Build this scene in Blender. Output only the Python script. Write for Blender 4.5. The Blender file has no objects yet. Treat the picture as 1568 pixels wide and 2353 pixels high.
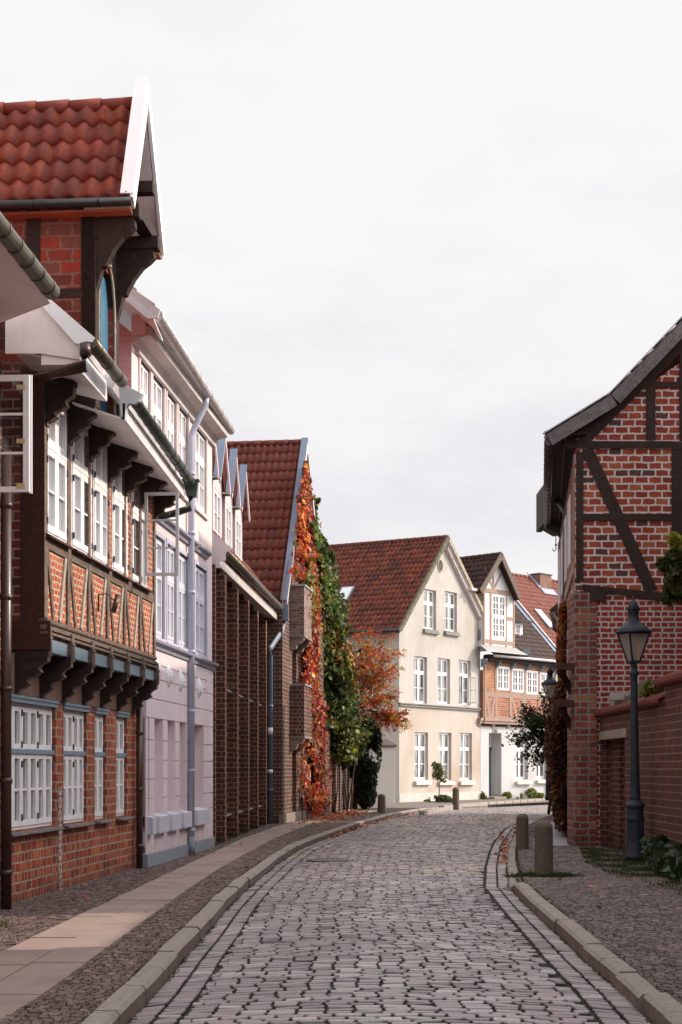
import bpy, bmesh, math, random
import numpy as np
from mathutils import Vector, Matrix
random.seed(7); rng = np.random.default_rng(7)
sc = bpy.context.scene
COL = sc.collection
R = math.radians
# ------------------------------------------------------------------ measuring helpers
HOR, FOC, CX, EYE = 1765.0, 3400.0, 784.0, 1.6      # photo measured at 1568 x 2353; eye 1.6 m above the pavement
def G(px, py, z=0.0):
    d = (py-HOR)/FOC; Y = (EYE-z)/d
    return Vector(((px-CX)/FOC*Y, Y, z))
def at(px, py, Y):
    return Vector(((px-CX)/FOC*Y, Y, EYE-(py-HOR)/FOC*Y))
class Fr:
    """a vertical wall plane: x along it, y into the building, z up"""
    def __init__(s, ox, oy, dx, dy):
        l = math.hypot(dx, dy); s.o = Vector((ox, oy, 0)); s.d = Vector((dx/l, dy/l, 0)); s.n = Vector((dy/l, -dx/l, 0))
        s.m = Matrix(((s.d.x, -s.n.x, 0, ox), (s.d.y, -s.n.y, 0, oy), (0, 0, 1, 0), (0, 0, 0, 1)))
    def pix(s, px, py, out=0.0):
        r = Vector(((px-CX)/FOC, 1, -(py-HOR)/FOC)); c = Vector((0, 0, EYE)); p0 = s.o + s.n*out
        t = (p0-c).dot(s.n)/r.dot(s.n); p = c + r*t
        return (p-s.o).dot(s.d), p.z
    def s(s_, px, out=0.0): return s_.pix(px, HOR, out)[0]
    def w(s, a, b, c): return s.m @ Vector((a, b, c))
WORLD = Fr(0, 0, 1, 0)
ROOTFR = {}
def thing(name, label, cat, fr=None, group=None, loc=None):
    o = bpy.data.objects.new(name, None); COL.objects.link(o); o.empty_display_size = .2
    if fr is None: fr = Fr(loc[0], loc[1], 1, 0)
    o.matrix_world = fr.m.copy()
    o['label'] = label; o['category'] = cat
    if group: o['group'] = group
    ROOTFR[o.name] = fr
    return o
def tag(o, label=None, cat=None, group=None, kind=None):
    if label: o['label'] = label
    if cat: o['category'] = cat
    if group: o['group'] = group
    if kind: o['kind'] = kind
    return o
class MB:
    def __init__(s, fr=WORLD): s.fr = fr; s.v = []; s.f = []; s.uv = []; s.mi = []; s.m = 0; s.sm = []
    def face(s, pts, uv=None, smooth=False):
        n = len(s.v); pts = [Vector(p) for p in pts]; s.v += pts; s.f.append(tuple(range(n, n+len(pts)))); s.mi.append(s.m); s.sm.append(smooth)
        if uv is None:
            a = (pts[1]-pts[0]).cross(pts[-1]-pts[0])
            if a.length < 1e-9 and len(pts) > 3: a = (pts[2]-pts[1]).cross(pts[3]-pts[1])
            ax, ay, az = abs(a.x), abs(a.y), abs(a.z)
            if az > max(ax, ay): uv = [(p.x, p.y) for p in pts]
            elif ay >= ax: uv = [(p.x, p.z) for p in pts]
            else: uv = [(p.y, p.z) for p in pts]
        s.uv.append(uv)
    def box(s, x0, x1, y0, y1, z0, z1, skip=''):
        a, b = sorted((x0, x1)); c, d = sorted((y0, y1)); e, f = sorted((z0, z1))
        if 'f' not in skip: s.face([(a,c,e),(b,c,e),(b,c,f),(a,c,f)])
        if 'k' not in skip: s.face([(b,d,e),(a,d,e),(a,d,f),(b,d,f)])
        s.face([(a,d,e),(a,c,e),(a,c,f),(a,d,f)]); s.face([(b,c,e),(b,d,e),(b,d,f),(b,c,f)])
        s.face([(a,c,f),(b,c,f),(b,d,f),(a,d,f)])
        if 'b' not in skip: s.face([(a,d,e),(b,d,e),(b,c,e),(a,c,e)])
    def extr(s, poly, vec):
        vec = Vector(vec); P = [Vector(p) for p in poly]; Q = [p+vec for p in P]; n = len(P)
        s.face(P); s.face(Q[::-1])
        for i in range(n): s.face([P[i], Q[i], Q[(i+1) % n], P[(i+1) % n]])
    def beam(s, a, b, w, y0, y1, a2=None):
        """strip from (x,z) a to b, width w, between depths y0 and y1 in the wall frame"""
        a = Vector(a); b = Vector(b); d = (b-a).normalized(); n = Vector((-d.y, d.x))*w/2
        s.extr([(p.x, y0, p.y) for p in (a-n, b-n, b+n, a+n)], (0, y1-y0, 0))
    def bar(s, p, q, w, h):
        """square bar between two 3D points"""
        p = Vector(p); q = Vector(q); d = (q-p).normalized(); up = Vector((0, 0, 1)) if abs(d.z) < .9 else Vector((0, 1, 0))
        a = d.cross(up).normalized()*w/2; b = a.cross(d).normalized()*h/2
        s.extr([p-a-b, p+a-b, p+a+b, p-a+b], q-p)
    def tube(s, pts, r, seg=10, cap=True, smooth=True):
        pts = [Vector(p) for p in pts]; n0 = len(s.v); rr = r if isinstance(r, (list, tuple)) else [r]*len(pts)
        rings = []
        for i, p in enumerate(pts):
            d = (pts[min(i+1, len(pts)-1)]-pts[max(i-1, 0)]).normalized()
            up = Vector((0, 0, 1)) if abs(d.z) < .8 else Vector((1, 0, 0))
            a = d.cross(up).normalized(); b = d.cross(a).normalized(); ring = []
            for k in range(seg):
                t = 2*math.pi*k/seg; s.v.append(p + (a*math.cos(t)+b*math.sin(t))*rr[i]); ring.append(len(s.v)-1)
            rings.append(ring)
        for i in range(len(rings)-1):
            for k in range(seg):
                k2 = (k+1) % seg; s.f.append((rings[i][k], rings[i+1][k], rings[i+1][k2], rings[i][k2])); s.mi.append(s.m); s.sm.append(smooth)
                s.uv.append([(k/seg, i), (k/seg, i+1), ((k+1)/seg, i+1), ((k+1)/seg, i)])
        if cap:
            for ring in (rings[0], rings[-1][::-1]):
                s.f.append(tuple(ring)); s.mi.append(s.m); s.sm.append(False); s.uv.append([(0, 0)]*seg)
    def lathe(s, prof, c=(0,0,0), seg=24, rot=0.0, sq=None, smooth=True):
        c = Vector(c); rings = []
        for r, z in prof:
            ring = []
            for k in range(seg):
                t = rot+2*math.pi*k/seg; s.v.append(c+Vector((r*math.cos(t), r*math.sin(t), z))); ring.append(len(s.v)-1)
            rings.append(ring)
        for i in range(len(rings)-1):
            for k in range(seg):
                k2 = (k+1) % seg; s.f.append((rings[i][k], rings[i][k2], rings[i+1][k2], rings[i+1][k])); s.mi.append(s.m); s.sm.append(smooth)
                s.uv.append([(k/seg, prof[i][1]), ((k+1)/seg, prof[i][1]), ((k+1)/seg, prof[i+1][1]), (k/seg, prof[i+1][1])])
        for ring in (rings[0][::-1], rings[-1]):
            s.f.append(tuple(ring)); s.mi.append(s.m); s.sm.append(False); s.uv.append([(0, 0)]*seg)
    def build(s, name, mats, parent=None, label=None, bevel=0.0):
        if not isinstance(mats, (list, tuple)): mats = [mats]
        vs = s.v
        rf = ROOTFR[parent.name] if parent is not None else WORLD
        if rf is not s.fr:
            M = rf.m.inverted() @ s.fr.m; vs = [M @ v for v in vs]
        me = bpy.data.meshes.new(name); me.from_pydata([tuple(v) for v in vs], [], s.f)
        uvl = me.uv_layers.new(name='UVMap'); flat = [c for u in s.uv for p in u for c in p]
        uvl.data.foreach_set('uv', flat)
        me.polygons.foreach_set('material_index', s.mi); me.polygons.foreach_set('use_smooth', s.sm)
        for m in mats: me.materials.append(m)
        me.update()
        o = bpy.data.objects.new(name, me); COL.objects.link(o)
        bm = bmesh.new(); bm.from_mesh(me); bmesh.ops.remove_doubles(bm, verts=bm.verts, dist=1e-5) if len(vs) < 60000 else None
        bmesh.ops.recalc_face_normals(bm, faces=bm.faces) if len(vs) < 60000 else None
        bm.to_mesh(me); bm.free()
        if bevel:
            md = o.modifiers.new('Bevel', 'BEVEL'); md.width = bevel; md.segments = 2; md.limit_method = 'ANGLE'
        if parent is not None: o.parent = parent
        ROOTFR[o.name] = rf
        if label: o['label'] = label
        return o
def wall_mb(mb, x0, x1, z0, z1, holes=(), y=0.0, depth=.2, cut=None, rev_mat=None, back=False):
    """wall face with holes (a,b,c,d), reveals `depth` deep; cut: polygon upper edge [(x,z)..] clipping the top"""
    xs = sorted({x0, x1, *[h[0] for h in holes], *[h[1] for h in holes]}); zs = sorted({z0, z1, *[h[2] for h in holes], *[h[3] for h in holes]})
    for i in range(len(xs)-1):
        for j in range(len(zs)-1):
            a, b, c, d = xs[i], xs[i+1], zs[j], zs[j+1]; cx, cz = (a+b)/2, (c+d)/2
            if any(h[0] < cx < h[1] and h[2] < cz < h[3] for h in holes): continue
            if cut is None: mb.face([(a,y,c),(b,y,c),(b,y,d),(a,y,d)])
            else:
                pl = clip([(a,c),(b,c),(b,d),(a,d)], cut)
                if len(pl) > 2: mb.face([(p[0], y, p[1]) for p in pl])
    om = mb.m
    if rev_mat is not None: mb.m = rev_mat
    for a, b, c, d in holes:
        Y = y+depth
        mb.face([(a,y,c),(a,y,d),(a,Y,d),(a,Y,c)]); mb.face([(b,y,d),(b,y,c),(b,Y,c),(b,Y,d)])
        mb.face([(a,y,d),(b,y,d),(b,Y,d),(a,Y,d)]); mb.face([(b,y,c),(a,y,c),(a,Y,c),(b,Y,c)])
        if back: mb.face([(a,Y,c),(b,Y,c),(b,Y,d),(a,Y,d)])
    mb.m = om
def clip(poly, lines):
    """keep what is below every line ((x0,z0),(x1,z1)), x0<x1"""
    for (p, q) in lines:
        out = []; n = len(poly)
        f = lambda v: (q[0]-p[0])*(v[1]-p[1])-(q[1]-p[1])*(v[0]-p[0])
        for i in range(n):
            a, b = poly[i], poly[(i+1) % n]; fa, fb = f(a), f(b)
            if fa <= 0: out.append(a)
            if (fa < 0 < fb) or (fb < 0 < fa):
                t = fa/(fa-fb); out.append((a[0]+(b[0]-a[0])*t, a[1]+(b[1]-a[1])*t))
        poly = out
        if len(poly) < 3: return []
    return poly
# ------------------------------------------------------------------ materials
def mat(name):
    m = bpy.data.materials.new(name); m.use_nodes = True; nt = m.node_tree; nt.nodes.clear()
    o = nt.nodes.new('ShaderNodeOutputMaterial'); b = nt.nodes.new('ShaderNodeBsdfPrincipled'); nt.links.new(b.outputs[0], o.inputs[0])
    return m, nt, b
def nd(nt, t, **kw):
    n = nt.nodes.new(t)
    for k, v in kw.items():
        if k.startswith('i_'): n.inputs[k[2:].replace('_', ' ')].default_value = v
        else: setattr(n, k, v)
    return n
def ramp(nt, src, stops, interp='LINEAR'):
    r = nt.nodes.new('ShaderNodeValToRGB'); r.color_ramp.interpolation = interp
    e = r.color_ramp.elements
    while len(e) > 1: e.remove(e[0])
    e[0].position = stops[0][0]; e[0].color = (*stops[0][1], 1)
    for p, c in stops[1:]:
        x = e.new(p); x.color = (*c, 1)
    nt.links.new(src, r.inputs[0]); return r.outputs[0]
def mixc(nt, fac, a, b, mode='MIX'):
    m = nt.nodes.new('ShaderNodeMix'); m.data_type = 'RGBA'; m.blend_type = mode; m.clamp_factor = True
    def put(sock, v):
        if hasattr(v, 'links') or hasattr(v, 'is_linked'): nt.links.new(v, sock)
        elif isinstance(v, (int, float)): sock.default_value = v
        else: sock.default_value = (*v, 1) if len(v) == 3 else v
    put(m.inputs[0], fac); put(m.inputs[6], a); put(m.inputs[7], b); return m.outputs[2]
def noise(nt, vec, scale, detail=3, rough=.55, w=None):
    n = nt.nodes.new('ShaderNodeTexNoise'); n.inputs['Scale'].default_value = scale; n.inputs['Detail'].default_value = detail; n.inputs['Roughness'].default_value = rough
    if vec is not None: nt.links.new(vec, n.inputs['Vector'])
    return n.outputs[0]
def bump(nt, b, h, strength=.3, dist=.01, prev=None):
    n = nt.nodes.new('ShaderNodeBump'); n.inputs['Strength'].default_value = strength; n.inputs['Distance'].default_value = dist
    nt.links.new(h, n.inputs['Height'])
    if prev is not None: nt.links.new(prev, n.inputs['Normal'])
    nt.links.new(n.outputs[0], b.inputs['Normal']); return n.outputs[0]
def coord(nt, kind='Object', scale=None):
    c = nt.nodes.new('ShaderNodeTexCoord'); v = c.outputs[kind]
    if scale:
        m = nt.nodes.new('ShaderNodeMapping'); m.inputs['Scale'].default_value = scale; nt.links.new(v, m.inputs[0]); v = m.outputs[0]
    return v
def plain(name, col, rough=.7, var=.15, scale=3.0, metal=0.0, bmp=.15, stain=None, spec=.5, streak=False, bs=60):
    m, nt, b = mat(name); v = coord(nt, 'Object', (1, 1, .25) if streak else None)
    n = noise(nt, v, scale, 6, .65)
    d = tuple(c*(1-var) for c in col); l = tuple(min(1, c*(1+var)) for c in col)
    c = ramp(nt, n, [(.3, d), (.7, l)])
    if streak:
        ns = noise(nt, coord(nt, 'Object', (3.5, 3.5, .16)), 2.0, 6, .7); c = mixc(nt, ramp(nt, ns, [(.52, (0,0,0)), (.72, (.45,.45,.45))]), c, tuple(x*.62 for x in col))
        sz = nt.nodes.new('ShaderNodeSeparateXYZ'); nt.links.new(coord(nt), sz.inputs[0]); ma = nd(nt, 'ShaderNodeMath', operation='MULTIPLY_ADD'); nt.links.new(noise(nt, coord(nt), 3.5, 5, .7), ma.inputs[0]); ma.inputs[1].default_value = 1.3; nt.links.new(sz.outputs[2], ma.inputs[2])
        c = mixc(nt, ramp(nt, ma.outputs[0], [(.62, (.62,.62,.62)), (1.15, (0,0,0))]), c, tuple(x*y for x, y in zip(col, (.50,.46,.42))))
    if stain:
        n2 = noise(nt, coord(nt), scale*.35, 4, .6); f = ramp(nt, n2, [(.5, (0,0,0)), (.68, (1,1,1))]); c = mixc(nt, f, c, stain)
    nt.links.new(c, b.inputs['Base Color']); b.inputs['Roughness'].default_value = rough; b.inputs['Metallic'].default_value = metal
    b.inputs['Specular IOR Level'].default_value = spec
    if bmp: bump(nt, b, noise(nt, coord(nt), bs, 4, .6), bmp, .01)
    return m
def brick(name, cols, mortar, bw=.25, rh=.08, ms=.012, warp=.006, squash=1.0, sf=2, dirt=.25, dirtc=(.05,.04,.035), smooth=.3, off=.5, rough=.85):
    m, nt, b = mat(name); uv = coord(nt, 'UV')
    n1 = nt.nodes.new('ShaderNodeTexNoise'); n1.inputs['Scale'].default_value = 9; n1.inputs['Detail'].default_value = 3; nt.links.new(uv, n1.inputs['Vector'])
    sub = nd(nt, 'ShaderNodeVectorMath', operation='SUBTRACT'); nt.links.new(n1.outputs[1], sub.inputs[0]); sub.inputs[1].default_value = (.5,.5,.5)
    scl = nd(nt, 'ShaderNodeVectorMath', operation='SCALE'); nt.links.new(sub.outputs[0], scl.inputs[0]); scl.inputs[3].default_value = warp*4
    add = nd(nt, 'ShaderNodeVectorMath', operation='ADD'); nt.links.new(uv, add.inputs[0]); nt.links.new(scl.outputs[0], add.inputs[1])
    bt = nt.nodes.new('ShaderNodeTexBrick'); bt.offset = off; bt.squash = squash; bt.squash_frequency = sf
    for k, v in (('Scale', 1), ('Mortar Size', ms), ('Mortar Smooth', smooth), ('Bias', 0), ('Brick Width', bw), ('Row Height', rh)): bt.inputs[k].default_value = v
    bt.inputs['Color1'].default_value = (0,0,0,1); bt.inputs['Color2'].default_value = (1,1,1,1); bt.inputs['Mortar'].default_value = (0,0,0,1)
    nt.links.new(add.outputs[0], bt.inputs['Vector'])
    k = len(cols); c = ramp(nt, bt.outputs['Color'], [((i+.0)/k, cc) for i, cc in enumerate(cols)], 'CONSTANT')
    sp = noise(nt, uv, 40, 5, .7); c = mixc(nt, .55, c, ramp(nt, sp, [(.3, (.25,.25,.25)), (.7, (.75,.75,.75))]), 'OVERLAY')
    mo = mixc(nt, .5, (*mortar, 1), ramp(nt, noise(nt, uv, 18, 4), [(.3, (.3,.3,.3)), (.7, (.7,.7,.7))]), 'OVERLAY')
    c = mixc(nt, bt.outputs['Fac'], c, mo)
    big = ramp(nt, noise(nt, uv, .7, 5, .65), [(.42, (0,0,0)), (.75, (dirt*2,)*3)])
    c = mixc(nt, big, c, dirtc)
    sz = nt.nodes.new('ShaderNodeSeparateXYZ'); nt.links.new(uv, sz.inputs[0]); ma = nd(nt, 'ShaderNodeMath', operation='MULTIPLY_ADD'); nt.links.new(noise(nt, uv, 3.0, 5, .7), ma.inputs[0]); ma.inputs[1].default_value = 1.5; nt.links.new(sz.outputs[1], ma.inputs[2])
    c = mixc(nt, ramp(nt, ma.outputs[0], [(.6, (.6,.6,.6)), (1.2, (0,0,0))]), c, (.045,.032,.026))
    mm = ramp(nt, noise(nt, uv, 2.2, 6, .7), [(.3, (.36,.36,.36)), (.72, (.64,.64,.64))]); c = mixc(nt, .8, c, mm, 'OVERLAY')
    nt.links.new(c, b.inputs['Base Color']); b.inputs['Roughness'].default_value = rough; b.inputs['Specular IOR Level'].default_value = .25
    inv = nd(nt, 'ShaderNodeMath', operation='SUBTRACT'); inv.inputs[0].default_value = 1; nt.links.new(bt.outputs['Fac'], inv.inputs[1])
    ad = nd(nt, 'ShaderNodeMath', operation='MULTIPLY_ADD'); nt.links.new(sp, ad.inputs[0]); ad.inputs[1].default_value = .5; nt.links.new(inv.outputs[0], ad.inputs[2])
    bump(nt, b, ad.outputs[0], .7, .012)
    return m
def wood(name, col, light, rough=.8, sx=3, sz=3):
    m, nt, b = mat(name); v = coord(nt, 'Object', (sx, sx, sz)); n = noise(nt, v, 4, 8, .7)
    v2 = coord(nt, 'Object'); n2 = noise(nt, v2, 30, 4, .7)
    c = ramp(nt, n, [(.3, col), (.7, light)]); c = mixc(nt, .4, c, ramp(nt, n2, [(.3, (.2,.2,.2)), (.7, (.8,.8,.8))]), 'OVERLAY')
    nt.links.new(c, b.inputs['Base Color']); b.inputs['Roughness'].default_value = rough; b.inputs['Specular IOR Level'].default_value = .3
    bump(nt, b, n2, .5, .01); return m
def tile_mat(name, cols, moss=(.10,.09,.07), mf=.3, lich=True):
    m, nt, b = mat(name); uv = coord(nt, 'UV')
    fl = nd(nt, 'ShaderNodeVectorMath', operation='FLOOR'); nt.links.new(uv, fl.inputs[0])
    wn = nt.nodes.new('ShaderNodeTexWhiteNoise'); wn.noise_dimensions = '2D'; nt.links.new(fl.outputs[0], wn.inputs['Vector'])
    k = len(cols); c = ramp(nt, wn.outputs[0], [(i/max(1, k-1), cc) for i, cc in enumerate(cols)])
    ob = coord(nt); n = noise(nt, ob, 6, 6, .7)
    c = mixc(nt, ramp(nt, n, [(.48, (0,0,0)), (.75, (mf*2,)*3)]), c, moss)
    c = mixc(nt, .5, c, ramp(nt, noise(nt, ob, 35, 4, .7), [(.3, (.3,.3,.3)), (.7, (.7,.7,.7))]), 'OVERLAY')
    if lich: c = mixc(nt, ramp(nt, noise(nt, ob, 9, 5, .75), [(.68, (0,0,0)), (.74, (.5,.5,.5))]), c, (.32,.30,.27))
    nt.links.new(c, b.inputs['Base Color']); b.inputs['Roughness'].default_value = .75; b.inputs['Specular IOR Level'].default_value = .35
    bump(nt, b, noise(nt, ob, 60, 4, .6), .25, .006); return m
def glass_mat(name, base=(.03,.035,.04), rough=.04, curtain=0.0, spec=.9, metal=0.0):
    m, nt, b = mat(name); b.inputs['Metallic'].default_value = metal
    v = coord(nt, 'Object', (9, 9, .6)); n = noise(nt, v, 1.5, 3, .6)
    cc = (.30,.29,.26) if curtain else base
    c = ramp(nt, n, [(.46, base), (.54, tuple(base[i]+(cc[i]-base[i])*max(curtain, .0) for i in range(3)))])
    nt.links.new(c, b.inputs['Base Color']); b.inputs['Roughness'].default_value = rough; b.inputs['Specular IOR Level'].default_value = spec; b.inputs['IOR'].default_value = 1.5
    bump(nt, b, noise(nt, coord(nt), 2.2, 1), .06, .05)
    return m
def clear_glass(name):
    m = bpy.data.materials.new(name); m.use_nodes = True; nt = m.node_tree; nt.nodes.clear()
    o = nt.nodes.new('ShaderNodeOutputMaterial'); t = nt.nodes.new('ShaderNodeBsdfTransparent'); g = nt.nodes.new('ShaderNodeBsdfGlossy')
    g.inputs['Roughness'].default_value = .03; mx = nt.nodes.new('ShaderNodeMixShader'); f = nt.nodes.new('ShaderNodeFresnel'); f.inputs[0].default_value = 1.6
    nt.links.new(f.outputs[0], mx.inputs[0]); nt.links.new(t.outputs[0], mx.inputs[1]); nt.links.new(g.outputs[0], mx.inputs[2]); nt.links.new(mx.outputs[0], o.inputs[0])
    t.inputs[0].default_value = (.9,.92,.92,1); return m
def attr_mat(name, rough=.6, spec=.4, trans=.35, bmp=0, dist=.01, bs=30, gloss=False):
    m, nt, b = mat(name); a = nt.nodes.new('ShaderNodeVertexColor'); a.layer_name = 'Col'
    c = a.outputs[0]
    if bmp:
        n = noise(nt, coord(nt), bs, 6, .7); c = mixc(nt, .6, c, ramp(nt, n, [(.3, (.3,.3,.3)), (.7, (.7,.7,.7))]), 'OVERLAY'); bump(nt, b, n, bmp, dist)
    nt.links.new(c, b.inputs['Base Color']); b.inputs['Roughness'].default_value = rough; b.inputs['Specular IOR Level'].default_value = spec
    if trans:
        o = [n for n in nt.nodes if n.type == 'OUTPUT_MATERIAL'][0]; t = nt.nodes.new('ShaderNodeBsdfTranslucent'); mx = nt.nodes.new('ShaderNodeMixShader'); mx.inputs[0].default_value = trans
        nt.links.new(c, t.inputs[0]); nt.links.new(b.outputs[0], mx.inputs[1]); nt.links.new(t.outputs[0], mx.inputs[2]); nt.links.new(mx.outputs[0], o.inputs[0])
    return m
M = {}
M['brickA'] = brick('old orange brick', [(.32,.055,.027),(.41,.085,.035),(.24,.048,.03),(.45,.12,.048),(.35,.065,.03)], (.38,.28,.21), .22, .118, .015, .009, dirt=.2, squash=.6)
M['brickA2'] = brick('orange panel brick', [(.42,.075,.028),(.48,.105,.035),(.33,.055,.026),(.45,.09,.032)], (.50,.37,.27), .135, .082, .016, .014, dirt=.1)
M['brickA0'] = brick('dark red brick with pale joints', [(.14,.03,.022),(.19,.04,.03),(.11,.03,.025)], (.30,.23,.20), .26, .11, .014, .006)
M['brickD'] = brick('large deep red brick', [(.26,.045,.03),(.16,.04,.03),(.34,.05,.03),(.20,.07,.05)], (.25,.13,.10), .33, .165, .020, .018, dirt=.3)
M['brickCf'] = brick('sunlit-front brown brick', [(.19,.060,.035),(.23,.08,.045),(.16,.052,.035)], (.38,.27,.19), .29, .115, .015, .002, squash=.5, dirt=.1)
M['brickC'] = brick('brown red brick', [(.092,.029,.022),(.122,.040,.028),(.072,.026,.022)], (.25,.165,.115), .29, .115, .013, .002, squash=.5, dirt=.15)
M['brickC2'] = brick('dusty brown brick', [(.105,.045,.040),(.13,.056,.048),(.09,.04,.036)], (.29,.22,.165), .29, .115, .014, .002, squash=.5, dirt=.15)
M['brickG'] = brick('mixed red brick with white joints', [(.27,.048,.028),(.32,.07,.035),(.23,.04,.028),(.36,.10,.05),(.25,.05,.032),(.10,.045,.04),(.31,.06,.033),(.28,.055,.03)], (.60,.53,.51), .29, .155, .019, .013, squash=1.0, dirt=.05, smooth=.05)
M['brickG2'] = brick('bright red brick with white joints', [(.27,.035,.022),(.32,.05,.028),(.22,.035,.025),(.29,.045,.03)], (.52,.45,.44), .27, .116, .017, .009, squash=.6, dirt=.08, smooth=.05)
M['brickG3'] = brick('rough corner pier brick', [(.23,.050,.03),(.30,.075,.04),(.18,.048,.035),(.32,.12,.065)], (.24,.215,.20), .28, .145, .022, .016, squash=.7, dirt=.2)
M['brickW'] = brick('purple brown wall brick', [(.10,.030,.026),(.125,.036,.028),(.085,.028,.025),(.14,.042,.030)], (.25,.165,.12), .20, .132, .011, .003, dirt=.3, dirtc=(.07,.045,.04))
M['brickE'] = brick('ornamental orange brick', [(.38,.13,.05),(.42,.16,.065),(.32,.10,.04)], (.56,.37,.25), .20, .075, .014, .006, squash=.5, sf=3)
M['brickE2'] = brick('patterned red brick', [(.36,.09,.04),(.42,.12,.05),(.28,.06,.035)], (.55,.38,.28), .14, .11, .014, .012, squash=.5, sf=2)
M['brickP'] = brick('pink painted brick', [(.66,.44,.47),(.62,.41,.44)], (.58,.38,.41), .27, .1, .008, .004, dirt=.05)
M['chim'] = brick('chimney brick', [(.22,.09,.06),(.28,.13,.09)], (.3,.24,.2), .25, .085, .012, .004)
M['wood'] = wood('dark brown timber', (.022,.013,.011), (.052,.031,.025))
M['woodR'] = wood('dark red brown timber', (.045,.016,.012), (.08,.030,.022))
M['woodW'] = wood('weathered grey brown timber', (.075,.05,.038), (.22,.165,.135))
M['woodL'] = wood('bleached pale timber', (.28,.225,.185), (.50,.43,.37))
M['bevel'] = wood('sunlit painted bracket edge', (.06,.032,.025), (.27,.20,.155))  # pale bracket edges: paint, with the sunlight on them put into the colour
M['woodP'] = wood('faded pink brown timber', (.30,.19,.15), (.42,.29,.23))
M['woodG'] = wood('silver grey board', (.085,.075,.075), (.21,.185,.18), sx=2, sz=2)
M['edge'] = wood('worn pale edge', (.25,.18,.13), (.5,.4,.3))
M['white'] = plain('white paint', (.84,.81,.82), .45, .05, 2, bmp=.05)
M['whitedirty'] = plain('weathered white paint', (.74,.70,.71), .5, .08, 3, bmp=.1, stain=(.55,.50,.50))
M['bluegrey'] = plain('blue grey paint', (.20,.27,.32), .5, .12, 4)
M['palegrey'] = plain('pale blue grey paint', (.36,.42,.50), .5, .08, 3)
M['pink'] = plain('pink stucco', (.74,.625,.655), .85, .05, 1.4, bmp=.25, stain=(.67,.56,.59), streak=True, bs=90)
M['sill'] = plain('lilac sill stone', (.56,.56,.64), .8, .05, 2, bmp=.2)
M['plinth'] = plain('grey plinth render', (.27,.30,.34), .9, .1, 2, bmp=.3)
M['cream'] = plain('cream stucco', (.445,.41,.375), .85, .08, .9, bmp=.25, stain=(.37,.325,.28), streak=True, bs=70)
M['creamlow'] = plain('stained tan stucco', (.60,.44,.31), .85, .10, 1.2, bmp=.3, stain=(.66,.54,.42), bs=70)
M['creamgrey'] = plain('greyish damp stucco', (.50,.47,.43), .9, .12, 2, bmp=.3)
M['whitewall'] = plain('white limewash', (.53,.52,.52), .85, .06, 1.2, bmp=.3, stain=(.46,.44,.43), bs=70, streak=True)
M['whitepanel'] = plain('white infill plaster', (.72,.70,.69), .85, .05, 2, bmp=.2)
M['zinc'] = plain('zinc sheet', (.34,.35,.38), .42, .15, 4, metal=.6, bmp=.1)
M['copperg'] = plain('old green brown gutter', (.12,.105,.075), .42, .3, 6, metal=.6, bmp=.15)
M['gutterg'] = plain('dark green gutter', (.07,.085,.07), .42, .3, 6, metal=.5, bmp=.15)
M['gutterw'] = plain('pale zinc gutter', (.50,.46,.45), .4, .12, 5, metal=.3, bmp=.1)
M['gutterd'] = plain('dark gutter', (.035,.03,.03), .4, .3, 5, metal=.4, bmp=.1)
M['pipebrown'] = plain('brown painted pipe', (.060,.030,.024), .35, .25, 5, bmp=.1)
M['pipelilac'] = plain('lilac painted pipe', (.42,.44,.55), .4, .06, 3, bmp=.05)
M['pipeblue'] = plain('blue grey pipe', (.14,.18,.24), .45, .15, 3, bmp=.1)
M['blueboard'] = plain('slate blue verge', (.17,.21,.30), .5, .12, 3, bmp=.1)
M['shutter'] = plain('blue shutter paint', (.035,.13,.21), .5, .1, 4)
M['teal'] = plain('petrol door paint', (.015,.07,.09), .4, .1, 4)
M['iron'] = plain('blue black cast iron', (.022,.027,.040), .55, .25, 6, bmp=.15, stain=(.04,.045,.055), spec=.3)
M['black'] = plain('black iron', (.012,.012,.014), .5, .1, 3)
M['hinge'] = plain('dark blue hinge', (.02,.045,.08), .45, .1, 3)
M['granite'] = plain('granite', (.23,.19,.165), .85, .25, 45, bmp=.5, stain=(.17,.14,.12), bs=70)
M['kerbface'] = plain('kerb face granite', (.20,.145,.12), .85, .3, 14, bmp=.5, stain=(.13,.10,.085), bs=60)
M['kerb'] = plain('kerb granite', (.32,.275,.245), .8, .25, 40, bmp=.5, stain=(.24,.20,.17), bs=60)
M['bollard'] = plain('brown bollard stone', (.13,.095,.075), .9, .25, 30, bmp=.6, stain=(.09,.07,.055), bs=50)
M['stone'] = plain('pale base stone', (.26,.21,.17), .9, .15, 4, bmp=.4)
M['ochre'] = plain('ochre underside', (.22,.11,.05), .8, .3, 5)
M['orangeboard'] = plain('salmon soffit board', (.42,.15,.08), .7, .15, 4)
M['cap'] = plain('brown cap tile', (.13,.10,.09), .8, .2, 6)
M['tileA'] = tile_mat('red clay pantile', [(.25,.052,.028),(.30,.064,.032),(.18,.042,.030),(.27,.05,.028)], (.10,.05,.05), .5)
M['tileC'] = tile_mat('warm red pantile', [(.15,.036,.024),(.18,.045,.028),(.13,.034,.026)], (.09,.04,.03), .25, False)
M['tileD'] = tile_mat('mottled red pantile', [(.22,.050,.028),(.27,.068,.034),(.12,.035,.028),(.17,.045,.034)], (.045,.03,.028), .65, False)
M['tileE'] = tile_mat('dark brown pantile', [(.055,.030,.026),(.075,.036,.030),(.045,.028,.026)], (.035,.028,.026), .4, False)
M['tileF'] = tile_mat('faded red pantile', [(.21,.062,.045),(.25,.08,.055),(.17,.055,.045)], (.10,.05,.045), .3, False)
M['tileW'] = tile_mat('wall coping tile', [(.19,.042,.032),(.14,.034,.028)], (.12,.05,.04), .3, False)
M['glass'] = glass_mat('window glass', (.05,.055,.06))
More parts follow.
